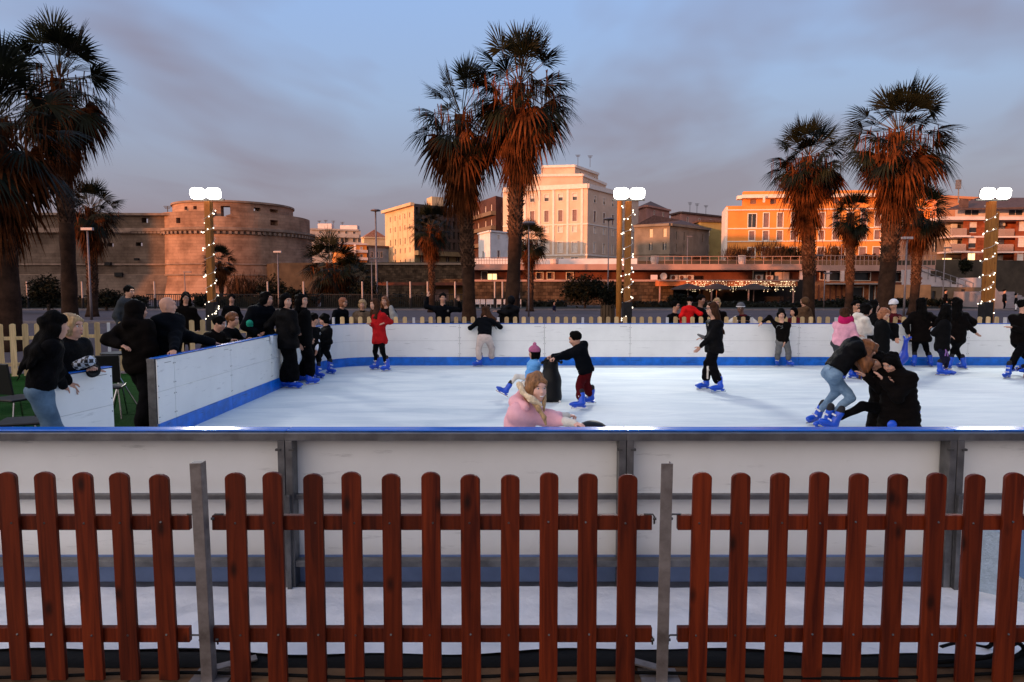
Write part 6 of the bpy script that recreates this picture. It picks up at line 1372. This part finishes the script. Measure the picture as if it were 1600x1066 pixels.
# --- pink jacket girl, nearest skater
YP = 5.05
r_, J = person('smiling girl in a pink quilted jacket with fur hood, leaning on the black penguin aid', YP, (838, 608), neck=(818, 634, .03), hip=(806, 690, .08), feet=[Vector((XX(812, YP), YP+.05, .17)), Vector((XX(800, YP), YP+.25, .17))],
    hands=[(898, 662, -.10), (886, 650, .14)], elb=[(-.2, -.5, -1), (-.2, .6, -1)], yaw=72, hyaw=30, hpitch=-4, tilt=-3, H=1.30, top=PINK, bot=BLK, hair=mat('honey hair', (.26, .12, .045), .55, .45, 40, .5, 90, stretch=(1, 1, .15)), hst='bob', skin=mat('fair skin', (.74, .42, .32), .5, .05, 8, spec=.3), group=GS, bulk=1.22, slv=.085, h=.0085, hh=.93, coat=.05, curl=1, knb=[(1,0,0), (1,0,0)])
HPf = J['HP']
# fur trimmed hood lying behind the head
s = SDF(.03); s.wr = .004
s.ell(W(811, 626, YP+.05), (.060, .09, .050)); s.cap(W(814, 616, YP+.09), W(804, 630, YP+.0), .036, .042); s.cap(W(804, 630, YP), W(820, 636, YP-.09), .042, .038); s.mesh('hood', PINK, r_, .009)
s = SDF(.015); s.wr = .006; pts = []
P0 = W(812, 602, YP+.05); P1 = W(817, 612, YP-.06); P2 = W(830, 624, YP-.13); P3 = W(846, 634, YP-.13); P1b = W(812, 606, YP+.12)
for a, b_, ra, rb in ((P1b, P0, .016, .020), (P0, P1, .020, .024), (P1, P2, .024, .022), (P2, P3, .022, .014)): s.cap(a, b_, ra, rb)
s.mesh('fur_trim', FUR, r_, .0085)
# front locks and blond plait
s = SDF(.012); s.wr = .0025
s.cap(HPf(.02, -.080, -.05), W(842, 640, YP-.15), .022, .022); s.cap(W(842, 640, YP-.15), W(850, 652, YP-.155), .022, .016); s.cap(W(850, 652, YP-.155), W(853, 664, YP-.14), .016, .006); s.cap(HPf(.02, .075, -.05), W(850, 642, YP-.12), .018, .012)
s.mesh('plait', H_BL, r_, .008)
s = SDF(.012); s.wr = .003; s.cap(HPf(.050, -.062, .06), HPf(.045, -.083, -.05), .018, .018); s.cap(HPf(.03, -.02, .108), HPf(.065, -.055, .066), .024, .018); s.cap(HPf(.03, .02, .108), HPf(.068, .05, .066), .024, .016); s.mesh('fringe', MATS['honey hair'], r_, .008)
m = MB(); m.tube([HPf(.080, .026, -.052), HPf(.0955, .013, -.061), HPf(.0995, 0, -.0635), HPf(.0955, -.013, -.061), HPf(.080, -.026, -.052)], [.002, .0045, .005, .0045, .002], 6); m.build('teeth', TEETH, r_, smooth=True)
for k in range(2):
    d = (J['HN'][k]-J['EL'][k]).normalized(); s = SDF(.02); s.wr = .003; s.cap(J['HN'][k]-d*.075, J['HN'][k]-d*.005, .036, .031); s.mesh('knitted_cuff', OFFW, r_, .008)
# --- penguin skating aids
PENB = mat('black plastic', (.004, .004, .0045), .5, .2, 6, spec=.2); PENW = mat('white plastic', (.75, .75, .75), .35); PENO = mat('orange plastic', (.7, .22, .02), .35)
def penguin(label, x, y, hgt, yaw_, s_=1.0):
    rt = thing('skating_aid', label, 'skating aid', (x, y, 0)); f = Vector((math.sin(R(yaw_)), -math.cos(R(yaw_)), 0)); l = Vector((-f.y, f.x, 0)); z0 = .012
    c = lambda a, b_, z: Vector((x, y, z0)) + f*a*s_ + l*b_*s_ + UP*z*s_
    Rm = np.array([list(f), list(l), [0, 0, 1]]).T; s = SDF(.06)
    s.cap(c(0, 0, .09), c(0, 0, hgt*.45), .20*s_, .175*s_); s.cap(c(0, 0, hgt*.45), c(.01, 0, hgt-.16), .175*s_, .12*s_); s.ell(c(.02, 0, hgt-.12), (.135*s_, .125*s_, .115*s_), Rm); s.cut(c(0, 0, .01), -UP)
    s.mesh('body', PENB, rt, .014)
    s = SDF(.03); s.cap(c(.07, 0, .12), c(.06, 0, hgt*.55), .155*s_, .125*s_); s.mesh('belly', PENW, rt, .014)
    s = SDF(.02); [s.ell(c(.105, k*.05, hgt-.11), (.05*s_, .045*s_, .055*s_), Rm) for k in (1, -1)]; s.mesh('face', PENW, rt, .010)
    s = SDF(.01); s.cap(c(.13, 0, hgt-.14), c(.20, 0, hgt-.155), .03*s_, .008*s_); s.mesh('beak', PENO, rt, .008)
    s = SDF(.01); [s.ell(c(.148, k*.05, hgt-.095), (.012, .014, .018), Rm) for k in (1, -1)]; s.mesh('eyes', PENB, rt, .006)
    m = MB(); m.tube([c(-.08, .15, hgt-.10), c(-.10, .10, hgt-.06), c(-.06, 0, hgt-.055), c(-.10, -.10, hgt-.06), c(-.08, -.15, hgt-.10)], .017*s_, 8)
    for k in (1, -1): m.tube([c(-.085, k*.17, hgt-.115), c(-.17, k*.165, hgt-.085)], .024*s_, 8)
    m.build('handlebar', PENB, rt, smooth=True)
    m = MB(); [m.tube([c(-.2, k*.14, .012), c(.22, k*.14, .012), c(.28, k*.14, .05)], .018*s_, 6) for k in (1, -1)]; m.build('runner', PENW, rt, smooth=True); return rt
pc = W(916, 668, YP+.02)
penguin('black penguin shaped skating aid held by the pink jacket girl, only head showing', pc.x+.03, YP+.02, .865, 62, .98)
g_ = G(862, 627); YK = g_.y
penguin('tall black penguin skating aid pushed by the child in dark red trousers, seen from behind', g_.x-.02, YK-.05, .80, 185, .92)
# --- child light blue jacket
YC_ = G(830, 624).y
r_, J = person('small child in a light blue padded jacket and pink bobble hat, one leg kicked forward', YC_, (834, 552), neck=(835, 566), hip=(832, 590), feet=[foot(836, 629), W(791, 607, YC_-.05)], hands=[(820, 596, .1), (824, 592, -.16)],
    elb=[(1, .3, -.3), (.8, -.3, 0)], yaw=-80, hyaw=-115, H=1.06, top=SKY_, bot=OFFW, hair=H_BK, hst='bob', bulk=1.42, group=GS, hat=(PBEAN, True, False), puffy=True, hh=1.02, anklefwd=[None, (-.83, 0, .45)], knb=[(-1, 0, .4), (-1, 0, 1.6)])
# --- kid with dark red trousers
YK2 = G(912, 636).y
person('child in a black hooded jacket and dark red trousers bent forward over the penguin aid', YK2, (898, 530), neck=(904, 543), hip=(915, 577), feet=[foot(922, 633), foot(907, 641)], hands=[(862, 557, .12), (866, 560, -.14)], elb=[(.1, .4, -1), (.1, -.4, -1)],
    yaw=-88, hyaw=-95, hpitch=18, H=1.28, top=BLK, bot=MAR, hair=H_BK, hst='short', bulk=1.42, hood=True, flare=.55, group=GS, curl=1, wide=1.2)
# --- woman with glasses
YG = G(1110, 609).y
r_, J = person('woman with very long hair and glasses in a black tracksuit with a white chest print', YG, (1112, 483), neck=(1117, 502), hip=(1116, 540), feet=[foot(1102, 609), foot(1123, 613)], hands=[(1094, 543, -.05), (1100, 528, .18)], elb=[(1, 0, -.3), (1, 0, -.3)],
    yaw=-78, hyaw=-70, H=1.60, hair=H_BR, hst='long', lhair=.52, hairdir=(.38, .1, -1), bulk=1.15, flare=.55, glasses=True, group=GS, ponyw=1.1, coat=.08, prints=[((1105, 508, -.12), (.065, .18, .10), OFFW, 1)], lprints=[((1103, 572, -.05), (1103, 590, -.05), .017, OFFW, 'leg_print')])
# chest print: patches lying on the top
def patch(name, root, c, rx, rz, nrm, m_):
    n_ = Vector(nrm).normalized(); s_ = n_.cross(UP).normalized(); u_ = s_.cross(n_); mb = MB(); vs = [Vector(c)+n_*.012] ; k = 14
    vs += [Vector(c)+s_*rx*math.cos(2*math.pi*i/k)*(1+.25*math.sin(3*i))+u_*rz*math.sin(2*math.pi*i/k) for i in range(k)]; mb.add(vs, [(0, i+1, (i+1) % k+1) for i in range(k)]); return mb.build(name, m_, root)
s = SDF(.015); s.cap(W(1091, 523, YG), W(1099, 527, YG), .02, .035); s.mesh('grey_mitten', GREYT, r_, .012)
# --- red jacket girl
YR_ = G(594, 579).y
person('girl with long dark hair in a red jacket and black leggings by the curved corner', YR_, (585, 476), neck=(591, 490), hip=(593, 527), feet=[foot(604, 580), foot(588, 578)], hands=[(600, 505, -.12), (578, 507, -.12)], elb=[(.5, .5, -1), (.4, .6, -.8)],
    yaw=-40, hyaw=-48, H=1.58, top=RED, hair=H_BR, hst='long', lhair=.34, bulk=1.12, coat=.10, group=GS, skin=SKIN, hairdir=(-.15, -.25, -1))
# --- pair of tall dark skaters at left
YA = G(452, 608).y
person('tall skater in wide black trousers and black jacket, nearest to the left wall', YA, (447, 471), neck=(446, 487), hip=(448, 530), feet=[foot(458, 607), foot(443, 606)], hands=[(432, 528, .1), (466, 520, .1)], yaw=150, hyaw=60, H=1.74, flare=1.1, bulk=1.25, group=GS, hst='bob', fy=[75, 85], wide=1.1, coat=.1)
YA2 = G(482, 601).y
person('skater with long straight black hair holding a phone, beside the tall skater in wide trousers', YA2, (472, 470), neck=(474, 486), hip=(476, 530), feet=[foot(484, 601), foot(472, 597)], hands=[(470, 537, -.12), (486, 530, .1)], yaw=120, hyaw=70, H=1.74, flare=.8, bulk=1.15, group=GS, hst='long', lhair=.36, fy=[130, 100])
YA3 = G(496, 592).y
person('boy in a black vest with white sleeves bending his head to another boy', YA3+.1, (491, 499), neck=(488, 513), hip=(490, 545), feet=[foot(498, 592), foot(484, 594)], hands=[(494, 548, -.1), (488, 540, .1)], yaw=60, hyaw=75, hpitch=15, H=1.42, bulk=1.12, group=GS, hst='short', sleeves=WHT, hair=H_BK)
YA4 = G(510, 582).y
person('boy in a black hooded jacket leaning back against the curved rink corner', YA4, (506, 500), neck=(511, 513), hip=(506, 543), feet=[foot(516, 585), foot(491, 579)], hands=[(502, 540, -.1), (497, 528, .1)], yaw=-60, hyaw=-65, hpitch=12, H=1.46, bulk=1.25, group=GS, hst='bob', fy=[60, 40])
# --- girl bending over the far wall
YBW = YF-.26
person('girl with long brown hair in beige trousers leaning over the far wall', YBW, (760, 487, .35), neck=(758, 499, .22), hip=(757, 527, -.05), feet=[foot(749, 573), foot(768, 571)], hands=[(742, 507, .35), (778, 504, .35)], yaw=178, hyaw=150, hpitch=15, H=1.50, top=BLK, bot=BEIGE, flare=.45, hair=H_BR, hst='long', lhair=.40, hairdir=(.55, -.25, -.8), bulk=1.1, waist=True, fy=[-60, 100], group=GS, face_=False, ponyw=1.3)
# --- boy in black jumper
YBJ = YF-.32
r_, J = person('boy in a black jumper and grey trousers with one arm stretched along the far wall', YBJ, (1221, 491), neck=(1222, 505), hip=(1223, 533), feet=[foot(1232, 573), foot(1214, 572)], hands=[(1226, 536, -.15), (1191, 504, .15)], elb=[(1, 0, -.2), (0, 0, 1)], yaw=-8, hyaw=-12, hpitch=14, H=1.36, bot=GREYT, hair=H_BK, hst='bob', flare=.5, bulk=1.08, group=GS, fy=[15, -20])
m = MB(); c = W(1218, 511, YBJ-.135); m.tube([c+Vector((-.07, 0, -.02)), c+Vector((-.05, 0, .03)), c+Vector((0, -.005, .035)), c+Vector((.03, 0, .01)), c+Vector((.07, 0, .03)), c+Vector((.08, .01, -.02)), c+Vector((.03, 0, -.04))], .007, 5); m.build('jumper_print', GREYT, r_)
# --- pink/white hooded pair
YQ = 13.6
person('girl in a light pink fleece with a magenta hood, seen from behind', YQ, (1322, 491), neck=(1320, 505), hip=(1312, 535), feet=[foot(1316, 594), foot(1300, 594)], hands=[(1340, 524, -.1), (1330, 528, .1)], yaw=140, hyaw=100, H=1.45, top=LPINK, bot=GREYJ, hair=H_BR, hst='bob', bulk=1.15, group=GS, scarf=None, face_=False)
_r = COL.objects[-1]
s = SDF(.03); c = W(1322, 500, YQ); s.ell(c, (.15, .13, .14)); s.sub(c+Vector((.03, -.02, .14)), (.10, .12, .10)); s.cut(c+Vector((0,0,.09)), UP); s.mesh('magenta_hood', MAG, r_ if False else [o for o in COL.objects if o.get('label', '').startswith('girl in a light pink fleece')][0], .014)
YQ2 = 13.9
person('girl in an off white hooded top reaching forward with one arm', YQ2, (1355, 484), neck=(1348, 496), hip=(1341, 538), feet=[foot(1350, 592), foot(1332, 592)], hands=[(1378, 522, .1), (1379, 521, -.15)], elb=[(-.3, 0, -1), (-.3, 0, -1)], yaw=85, hyaw=88, hpitch=12, H=1.58, top=OFFW, hair=H_BK, hst='bob', hood=True, bulk=1.1, group=GS)
# --- black skater and seal
YS_ = 13.2
person('dark dressed skater with reddish hair holding the tail of the blue seal', YS_, (1382, 492), neck=(1378, 504), hip=(1377, 545), feet=[foot(1384, 598), foot(1366, 598)], hands=[(1401, 528, -.05), (1398, 530, .15)], elb=[(1, 0, .4), (0, 0, -1)], yaw=70, hyaw=20, hpitch=20, H=1.50, hair=H_RD, hst='bob', bulk=1.35, group=GS)
person('man in a maroon jacket and white cap behind the far wall on the right', 17.9, (1396, 477), neck=(1397, 493), H=1.70, yaw=15, hyaw=-60, hpitch=10, top=BURG, hair=H_BK, hst='short', hat=(WHT, False, True), skates=False, group=GA, bulk=1.1, hands=[(1408, 500, -.2), None])
person('dark haired figure in black behind the white hooded girl', 15.4, (1366, 478), neck=(1367, 493), H=1.66, yaw=60, hyaw=80, hst='long', group=GS, bulk=1.2, feet=[foot(1372, 577), foot(1360, 577)])
SEAL = mat('blue seal plastic', (.006, .045, .42), .35, .15, 5, spec=.5)
def seal(label, x, y, yaw_):
    rt = thing('skating_aid', label, 'skating aid', (x, y, 0)); f = Vector((math.sin(R(yaw_)), -math.cos(R(yaw_)), 0)); l = Vector((-f.y, f.x, 0)); c = lambda a, b_, z: Vector((x, y, .012)) + f*a + l*b_ + UP*z
    s = SDF(.10); s.cap(c(-.30, 0, .16), c(.25, 0, .17), .13, .15); s.cap(c(.25, 0, .17), c(.42, 0, .30), .13, .10); s.cap(c(-.3, 0, .17), c(-.52, 0, .45), .11, .07); s.cap(c(-.52, 0, .45), c(-.56, 0, .80), .07, .035)
    for k in (1, -1): s.cap(c(.1, k*.12, .1), c(.0, k*.27, .03), .05, .03, .05); s.cap(c(-.56, 0, .78), c(-.58, k*.12, .86), .03, .022, .03)
    s.cut(c(0, 0, 0), -UP); s.mesh('body', SEAL, rt, .016); s = SDF(.01); s.cap(c(.5, 0, .30), c(.52, 0, .30), .02, .015); [s.ell(c(.47, k*.06, .35), (.014,)*3) for k in (1, -1)]; s.mesh('nose_and_eyes', PENB, rt, .008)
    m = MB(); [m.tube([c(-.3, k*.12, .015), c(.35, k*.12, .015)], .015, 6) for k in (1, -1)]; m.build('runner', PENW, rt)
g_ = G(1366, 594); seal('blue seal shaped skating aid with an upright tail, behind the bending girl in jeans', g_.x+.05, g_.y, -90)
# --- bending girl in blue jeans
YJ = 8.75
r_, J = person('girl in light blue jeans bending far forward, long chestnut hair hanging down', YJ, (1355, 548), neck=(1338, 536), hip=(1302, 581), feet=[foot(1292, 672, z=.155), Vector((XX(1285, YJ+.35), YJ+.35, .165))], hands=[(1362, 590, -.1), (1368, 586, .15)], elb=[(-.3, 0, -1), (-.3, .4, -1)],
    yaw=80, hyaw=80, hpitch=48, H=1.62, top=BLK, bot=JEAN, hair=H_CH, hst='long', lhair=.34, hairdir=(-.05, -.15, -1), bulk=1.18, waist=True, group=GS, face_=False, fy=[-75, -60], ponyw=1.9, wide=1.15, knb=[(1, -.2, .2), (1, .2, .2)], h=.012)
m = MB(); c = W(1303, 577, YJ-.145); 
s = SDF(.02); s.ell(W(1303, 580, YJ-.115), (.065, .03, .07)); s.mesh('back_pocket', JEAND, r_, .010)
# kneeling pair in black
YKN = 8.6
r_, J = person('person in a long black coat kneeling on ice, one leg stretched out left', YKN, (1372, 566, .15), neck=(1384, 578, .12), hip=(1386, 636, .1), feet=[W(1304, 656, YKN+.02), W(1402, 676, YKN+.3)], hands=[(1352, 588, -.05), (1385, 596, -.2)], yaw=-60, hyaw=-70, H=1.62, hair=H_BK, hst='bob', bulk=1.42, coat=.28, group=GS, knb=[(0, 0, 1), (-1, 0, -1)], anklefwd=[(-.95, -.1, .35), (.9, .3, -.4)], h=.013, elb=[(0,0,-1), (0,0,-1)])
r_, J = person('person in a black padded coat crouching right of the kneeling one, face down', YKN-.15, (1392, 568), neck=(1402, 584), hip=(1406, 632), feet=[foot(1424, 672, z=.15), foot(1396, 674, z=.15)], hands=[(1381, 594, -.16), (1388, 600, .0)], yaw=-70, hyaw=-62, hpitch=28, H=1.60, hair=H_BK, hst='bob', bulk=1.45, coat=.30, group=GS, puffy=True, h=.013, skin=SKIN, elb=[(.3,-.4,-1), (.3,.4,-1)], wide=1.15)
s = SDF(.02); c = W(1394, 664, YKN-.36); s.ell(c, (.06, .03, .06)); s.mesh('skate_toe', BOOTM, r_, .012)
# --- right hand trio
YT1 = G(1440, 574).y
person('skater with long dark hair in black leggings, left of the trio at right', YT1, (1441, 474), neck=(1440, 490), hip=(1438, 528), feet=[foot(1428, 573), foot(1453, 573)], hands=[(1420, 522, -.05), (1456, 510, -.1)], elb=[(-1, 0, 0), (1, 0, -.4)], yaw=165, hyaw=120, H=1.62, hst='long', lhair=.42, hair=H_BK, bulk=1.35, group=GS, coat=.04, face_=False)
YT2 = G(1472, 588).y
r_, J = person('skater in dark leggings with a lilac side stripe, middle of the right-hand trio', YT2, (1478, 485), neck=(1476, 502), hip=(1472, 543), feet=[foot(1470, 587), W(1478, 577, YT2+.25)], hands=[(1482, 524, .2), (1462, 520, .2)], yaw=60, hyaw=150, H=1.56, hst='long', lhair=.34, hair=H_BK, bot=NAVY, bulk=1.30, group=GS, face_=False, fy=[75, 40], lprints=[((1475, 545, -.12), (1481, 562, -.10), .014, PURP, 'lilac_stripe'), ((1481, 562, -.10), (1475, 578, -.08), .013, PURP, 'lilac_stripe'), ((1479, 545, -.12), (1485, 562, -.10), .014, PURP, 'lilac_stripe'), ((1485, 562, -.10), (1479, 578, -.08), .013, PURP, 'lilac_stripe')])
for o in ():
    s = SDF(.01); k = 1; a = J['HPj'] if 'HPj' in J else J['hp']; P_ = [J['hp']+Vector((.10+o, -.09, -.02)), J['KN'][0]+Vector((.055+o, -.045, 0)), J['AN'][0]+Vector((.03+o, -.045, .12))]; P_[1] = P_[1]+Vector((.03, -.01, 0))
    s.cap(P_[0], P_[1], .016, .014); s.cap(P_[1], P_[2], .014, .012); s.mesh('lilac_stripe', PURP, r_, .010)
YT3 = G(1494, 578).y
person('skater with long dark hair leaning left with one arm held out to the right', YT3, (1494, 474), neck=(1499, 490), hip=(1496, 530), feet=[foot(1504, 577), foot(1483, 577)], hands=[(1525, 520, -.1), (1510, 516, .2)], elb=[(.6, 0, .8), (1, 0, -.4)], yaw=190, hyaw=200, H=1.62, hst='long', lhair=.42, hair=H_BK, bulk=1.25, group=GS, face_=False)
YE = G(1574, 588).y
person('skater all in black at the right edge of the photo, striding left', YE, (1601, 478), neck=(1598, 494), hip=(1596, 532), feet=[foot(1575, 591), W(1618, 575, YE)], hands=[(1582, 512, -.15), (1625, 520, .1)], yaw=-60, hyaw=60, H=1.70, hst='short', bulk=1.25, group=GS, flare=.3)
YE2 = 13.7
person('child in black sitting low on the ice at the right edge, one blue skate showing', YE2, (1625, 540), neck=(1622, 555), hip=(1618, 585), feet=[foot(1590, 587), foot(1606, 592)], H=1.2, yaw=-75, hst='short', bulk=1.2, group=GS)
# --- people outside the left wall
YL1 = 6.25
r_, J = person('woman in blue jeans with long dark hair leaning on the short lone rink board', YL1, (86, 510), neck=(80, 532), hip=(62, 608), feet=[Vector((XX(66, YL1), YL1+.05, .10)), Vector((XX(50, YL1), YL1+.25, .10))], hands=[(108, 600, .45), (100, 604, .35)], yaw=128, hyaw=135, H=1.58, bot=JEAND, hair=H_BK, hst='long', lhair=.46, skates=False, bulk=1.12, group=GA, wide=1.1, face_=False, hairdir=(-.45, -.45, -1), ponyw=1.3, waist=True, h=.012, flare=.35)
YL2 = 6.9
r_, J = person('woman with blond bobbed hair in a black jacket facing right beside the lone rink board', YL2, (113, 511), neck=(108, 535), hip=(102, 622), feet=[Vector((XX(100, YL2), YL2, .10)), Vector((XX(92, YL2), YL2+.3, .10))], hands=[(146, 576, -.1), (140, 580, .1)], yaw=75, hyaw=85, H=1.62, hair=H_BL, hst='bob', skates=False, bulk=1.25, group=GA, h=.012)
CHK = bpy.data.materials.new('checked cloth'); CHK.use_nodes = True; t = CHK.node_tree; ck = t.nodes.new('ShaderNodeTexChecker'); ck.inputs['Scale'].default_value = 26; ck.inputs[1].default_value = (.5, .55, .62, 1); ck.inputs[2].default_value = (.01, .01, .012, 1); t.links.new(t.nodes.new('ShaderNodeTexCoord').outputs['Object'], ck.inputs[0]); t.links.new(ck.outputs[0], t.nodes['Principled BSDF'].inputs['Base Color'])
s = SDF(.02); s.wr = .004; s.cap(W(122, 570, YL2-.18), W(140, 564, YL2-.2), .05, .055); o = s.mesh('bag', CHK, None, .012); tag(o, 'black and white checked bag held by the blonde woman', 'bag')
person('tall figure in loose black clothes and white shoes at the rink entrance', 9.0, (216, 486), neck=(214, 504), hip=(219, 572), feet=[Vector((XX(234, 8.9), 8.9, .10)), Vector((XX(217, 8.8), 8.75, .10))], hands=[(190, 540, -.2), (240, 548, .15)], elb=[(-.6, -.5, -.5), None], yaw=160, hyaw=140, H=1.70, hst='long', lhair=.30, skates=False, bulk=1.45, group=GA, flare=.9, shoes=WSHOE, wide=1.25, hood='up', face_=False)
r_, J = person('bald man in a black coat with both hands resting on the left rink wall', 9.35, (262, 478), neck=(263, 496), hip=(256, 566), hands=[Vector((-4.34, 8.72, 1.05)), Vector((-4.36, 9.95, 1.05))], feet=[Vector((-4.98, 9.2, .10)), Vector((-5.05, 9.55, .10))], elb=[(0, -.3, -1), (.2, 0, -1)], yaw=75, hyaw=110, H=1.78, hair=None, hst='none', skates=False, bulk=1.4, group=GA, coat=.25, wide=1.15, face_=False)
person('man in a dark grey hooded jacket looking right, behind the pale fence at left', 15.6, (202, 456), neck=(200, 470), H=1.80, yaw=70, hyaw=75, top=GREYJ, hair=H_BK, hst='short', hood=True, skates=False, bulk=1.25, group=GA, hands=[(208, 498, -.2), None])
person('woman with glasses and long black hair just left of the left lamp post', 16.4, (290, 466), neck=(289, 481), H=1.68, yaw=25, hyaw=30, hair=H_BK, hst='long', lhair=.25, glasses=True, skates=False, bulk=1.3, group=GA, coat=.3)
person('boy with short black hair leaning on the left wall, in front', 11.15, (343, 506), neck=(336, 521), hip=(322, 566), hands=[(362, 532, .25), (352, 540, -.1)], feet=[Vector((-5.05, 11.0, .1)), Vector((-5.1, 11.3, .1))], yaw=75, hyaw=80, hpitch=14, H=1.46, hair=H_BK, hst='short', skates=False, bulk=1.25, group=GA)
person('boy with curly fair-tipped hair leaning on the left wall, looking right', 11.9, (364, 500), neck=(358, 516), hip=(350, 560), hands=[(388, 530, .1), (384, 533, -.15)], feet=[Vector((-5.0, 11.8, .1)), Vector((-5.05, 12.1, .1))], yaw=75, hyaw=80, H=1.52, hair=H_CH, hst='curly', skates=False, bulk=1.25, group=GA)
person('faint face of a person in dark clothes behind the left lamp post', 20.5, (362, 467), neck=(361, 480), H=1.62, yaw=10, skates=False, bulk=1.2, group=GA, hst='short')
person('large person in a black coat leaning over the left wall with a drink', 12.7, (417, 468), neck=(409, 482), hip=(404, 545), hands=[(412, 518, -.1), (402, 522, -.3)], feet=[Vector((-4.85, 12.6, .1)), Vector((-4.9, 12.9, .1))], yaw=60, hyaw=80, H=1.76, hair=H_BK, hst='bob', skates=False, bulk=1.6, group=GA, coat=.2, wide=1.2)
s = SDF(.02); s.cap(W(390, 505, 12.4), W(387, 513, 12.4), .06, .05); s.ell(W(389, 509, 12.42), (.075, .06, .11)); o = s.mesh('bag', cloth('green nylon', (.02, .26, .17)), None, .014); tag(o, 'green bag beside the large person in the black coat', 'bag')
m = MB(); c = W(385, 540, 12.0); m.lathe((-4.22, 11.95, 1.015), [(.028, -.12), (.034, 0), (.03, 0), (.024, -.115), (.01, -.118)], 12); m.build('glass', mat('clear plastic cup', (.55, .6, .62), .1, spec=.8), smooth=True, label='clear plastic cup held over the left wall by the curly haired boy', cat='cup')
# --- behind the far fence
YFB = 17.95
person('woman with short reddish hair and glasses in a black padded coat', YFB, (537, 473), neck=(532, 486), H=1.62, yaw=60, hyaw=62, hair=H_RD, hst='bob', glasses=True, skates=False, bulk=1.4, group=GA, coat=.25)
person('woman with straight blond bob in a brown fur coat', YFB+.1, (566, 476), neck=(566, 489), H=1.60, yaw=10, hyaw=5, top=BRNC, hair=H_BL, hst='bob', skates=False, bulk=1.4, group=GA, scarf=BLK, coat=.25)
r_, J = person('young woman with light brown hair and a grey shawl behind the red jacket girl', YFB+.2, (601, 471), neck=(605, 485), H=1.66, yaw=-10, hyaw=-8, top=BLK, hair=H_CH, hst='long', lhair=.22, skates=False, bulk=1.2, group=GA, hands=[(606, 495, -.2), (601, 497, -.22)])
s = SDF(.04); s.wr = .006; s.cap(W(611, 481, YFB), W(616, 497, YFB), .06, .11); s.mesh('shawl', cloth('pale grey', (.28, .28, .27)), r_, .016)
r_, J = person('man in a black jacket smiling with both arms raised behind the far wall', YFB, (692, 466), neck=(692, 480), H=1.72, yaw=5, hyaw=10, hair=H_BK, hst='short', skates=False, bulk=1.15, group=GA, hands=[(717, 470, -.15), (668, 464, .1)], elb=[(1, 0, -.5), (-.8, 0, -1)])
c = W(700, 486, YFB-.16); s = SDF(0); s.ell(c, (.03, .012, .035)); s.mesh('jacket_badge', GREYT, r_, .010)
person('heavy figure in a black hooded coat, back turned, before the tallest central palm', 19.2, (798, 470), neck=(797, 481), H=1.72, yaw=160, hyaw=200, top=BLK2, hair=None, hst='none', hood='up', skates=False, bulk=1.5, group=GA, coat=.35, hands=[None, (778, 487, -.1)], face_=False, wide=1.2)
person('bearded man in a black jacket left of the red sleeved child', YFB, (1056, 478), neck=(1054, 493), H=1.62, yaw=35, hyaw=50, hair=H_BK, hst='short', skates=False, bulk=1.3, group=GA, hands=[(1075, 480, -.1), (1060, 500, -.2)], glasses=True, wide=1.1)
r_, J = person('tall man with a moustache in a black jacket behind the woman in glasses', YFB+.25, (1096, 469), neck=(1094, 484), H=1.80, yaw=10, hyaw=35, hair=H_BK, hst='short', skin=mat('tanned skin', (.30, .15, .10), .6), skates=False, bulk=1.2, group=GA, hands=[(1080, 492, -.25), (1078, 494, -.25)])
m = MB(); m.tube([J['HP'](.088, .03, -.046), J['HP'](.102, 0, -.040), J['HP'](.088, -.03, -.046)], .008, 5); m.build('moustache', BROW, r_)
person('child in a bright red jacket between the bearded man and the moustached man', YFB-.2, (1078, 470, .3), neck=(1077, 481), hip=(1068, 520), H=1.30, yaw=190, hyaw=170, top=BRED, hair=H_BK, hst='short', skates=False, bulk=1.3, group=GA, hands=[(1064, 502, 0), (1090, 488, .1)], face_=False)
person('fair haired person mostly hidden behind the head of the woman in glasses', YFB+.3, (1120, 474), neck=(1121, 488), H=1.66, yaw=-20, hair=H_BL, hst='bob', skates=False, bulk=1.1, group=GA)
person('dark skinned man in a grey striped knitted hat and black vest leaning on the fence', YFB-.25, (1157, 482), neck=(1161, 495), H=1.62, yaw=-20, hyaw=-40, top=BLK2, sleeves=OFFW, hair=None, hst='none', skin=SKIN2, hat=(GBEAN, False, False, WHT), scarf=BURG, skates=False, bulk=1.25, group=GA, hands=[(1172, 503, -.15), (1153, 502, -.18)], elb=[(1, 0, -.4), (-1, 0, -.4)])
person('figure in a long tan coat walking away behind the fence', 21.5, (1256, 471), neck=(1256, 483), H=1.72, yaw=200, hyaw=220, top=TAN, bot=TAN, hair=None, hst='none', hood='up', skates=False, bulk=1.4, group=GA, coat=.3, face_=False)
person('stooping person in dark red beside the figure in the tan coat', 19.0, (1240, 488), neck=(1243, 499), H=1.50, yaw=-50, hyaw=-60, top=BURG, hair=H_BK, hst='bob', skates=False, bulk=1.4, group=GA, face_=False)
person('woman with glasses and hand to her mouth behind the pink and white hooded girls', YFB, (1338, 478), neck=(1337, 492), H=1.62, yaw=10, hyaw=15, hair=H_BK, hst='short', glasses=True, skates=False, bulk=1.1, group=GA, hands=[(1342, 484, -.14), None])
# far away on the plaza
for (px, hy, Y, lab, tp) in ((1478, 452, 56, 'distant person in dark clothes standing by the staircase', BLK), (1570, 452, 57, 'distant person in black on the broad steps', BLK), (1588, 458, 55, 'distant person in pale trousers near the broad steps', BLK), (866, 470, 54, 'distant person in jeans by the hedge left of the black round tree', NAVY)):
    z_ = 0.0; person(lab, Y, (px, hy+3), neck=(px, hy+8), H=min(1.8, max(1.2, ZZ(hy, Y))), yaw=random.choice((0, 60, -50)), top=tp, bot=WHT if 'pale' in lab else (JEAND if 'jeans' in lab else BLK), hst='short', skates=False, bulk=1.2, group='distant people on the plaza', h=.03, face_=False)
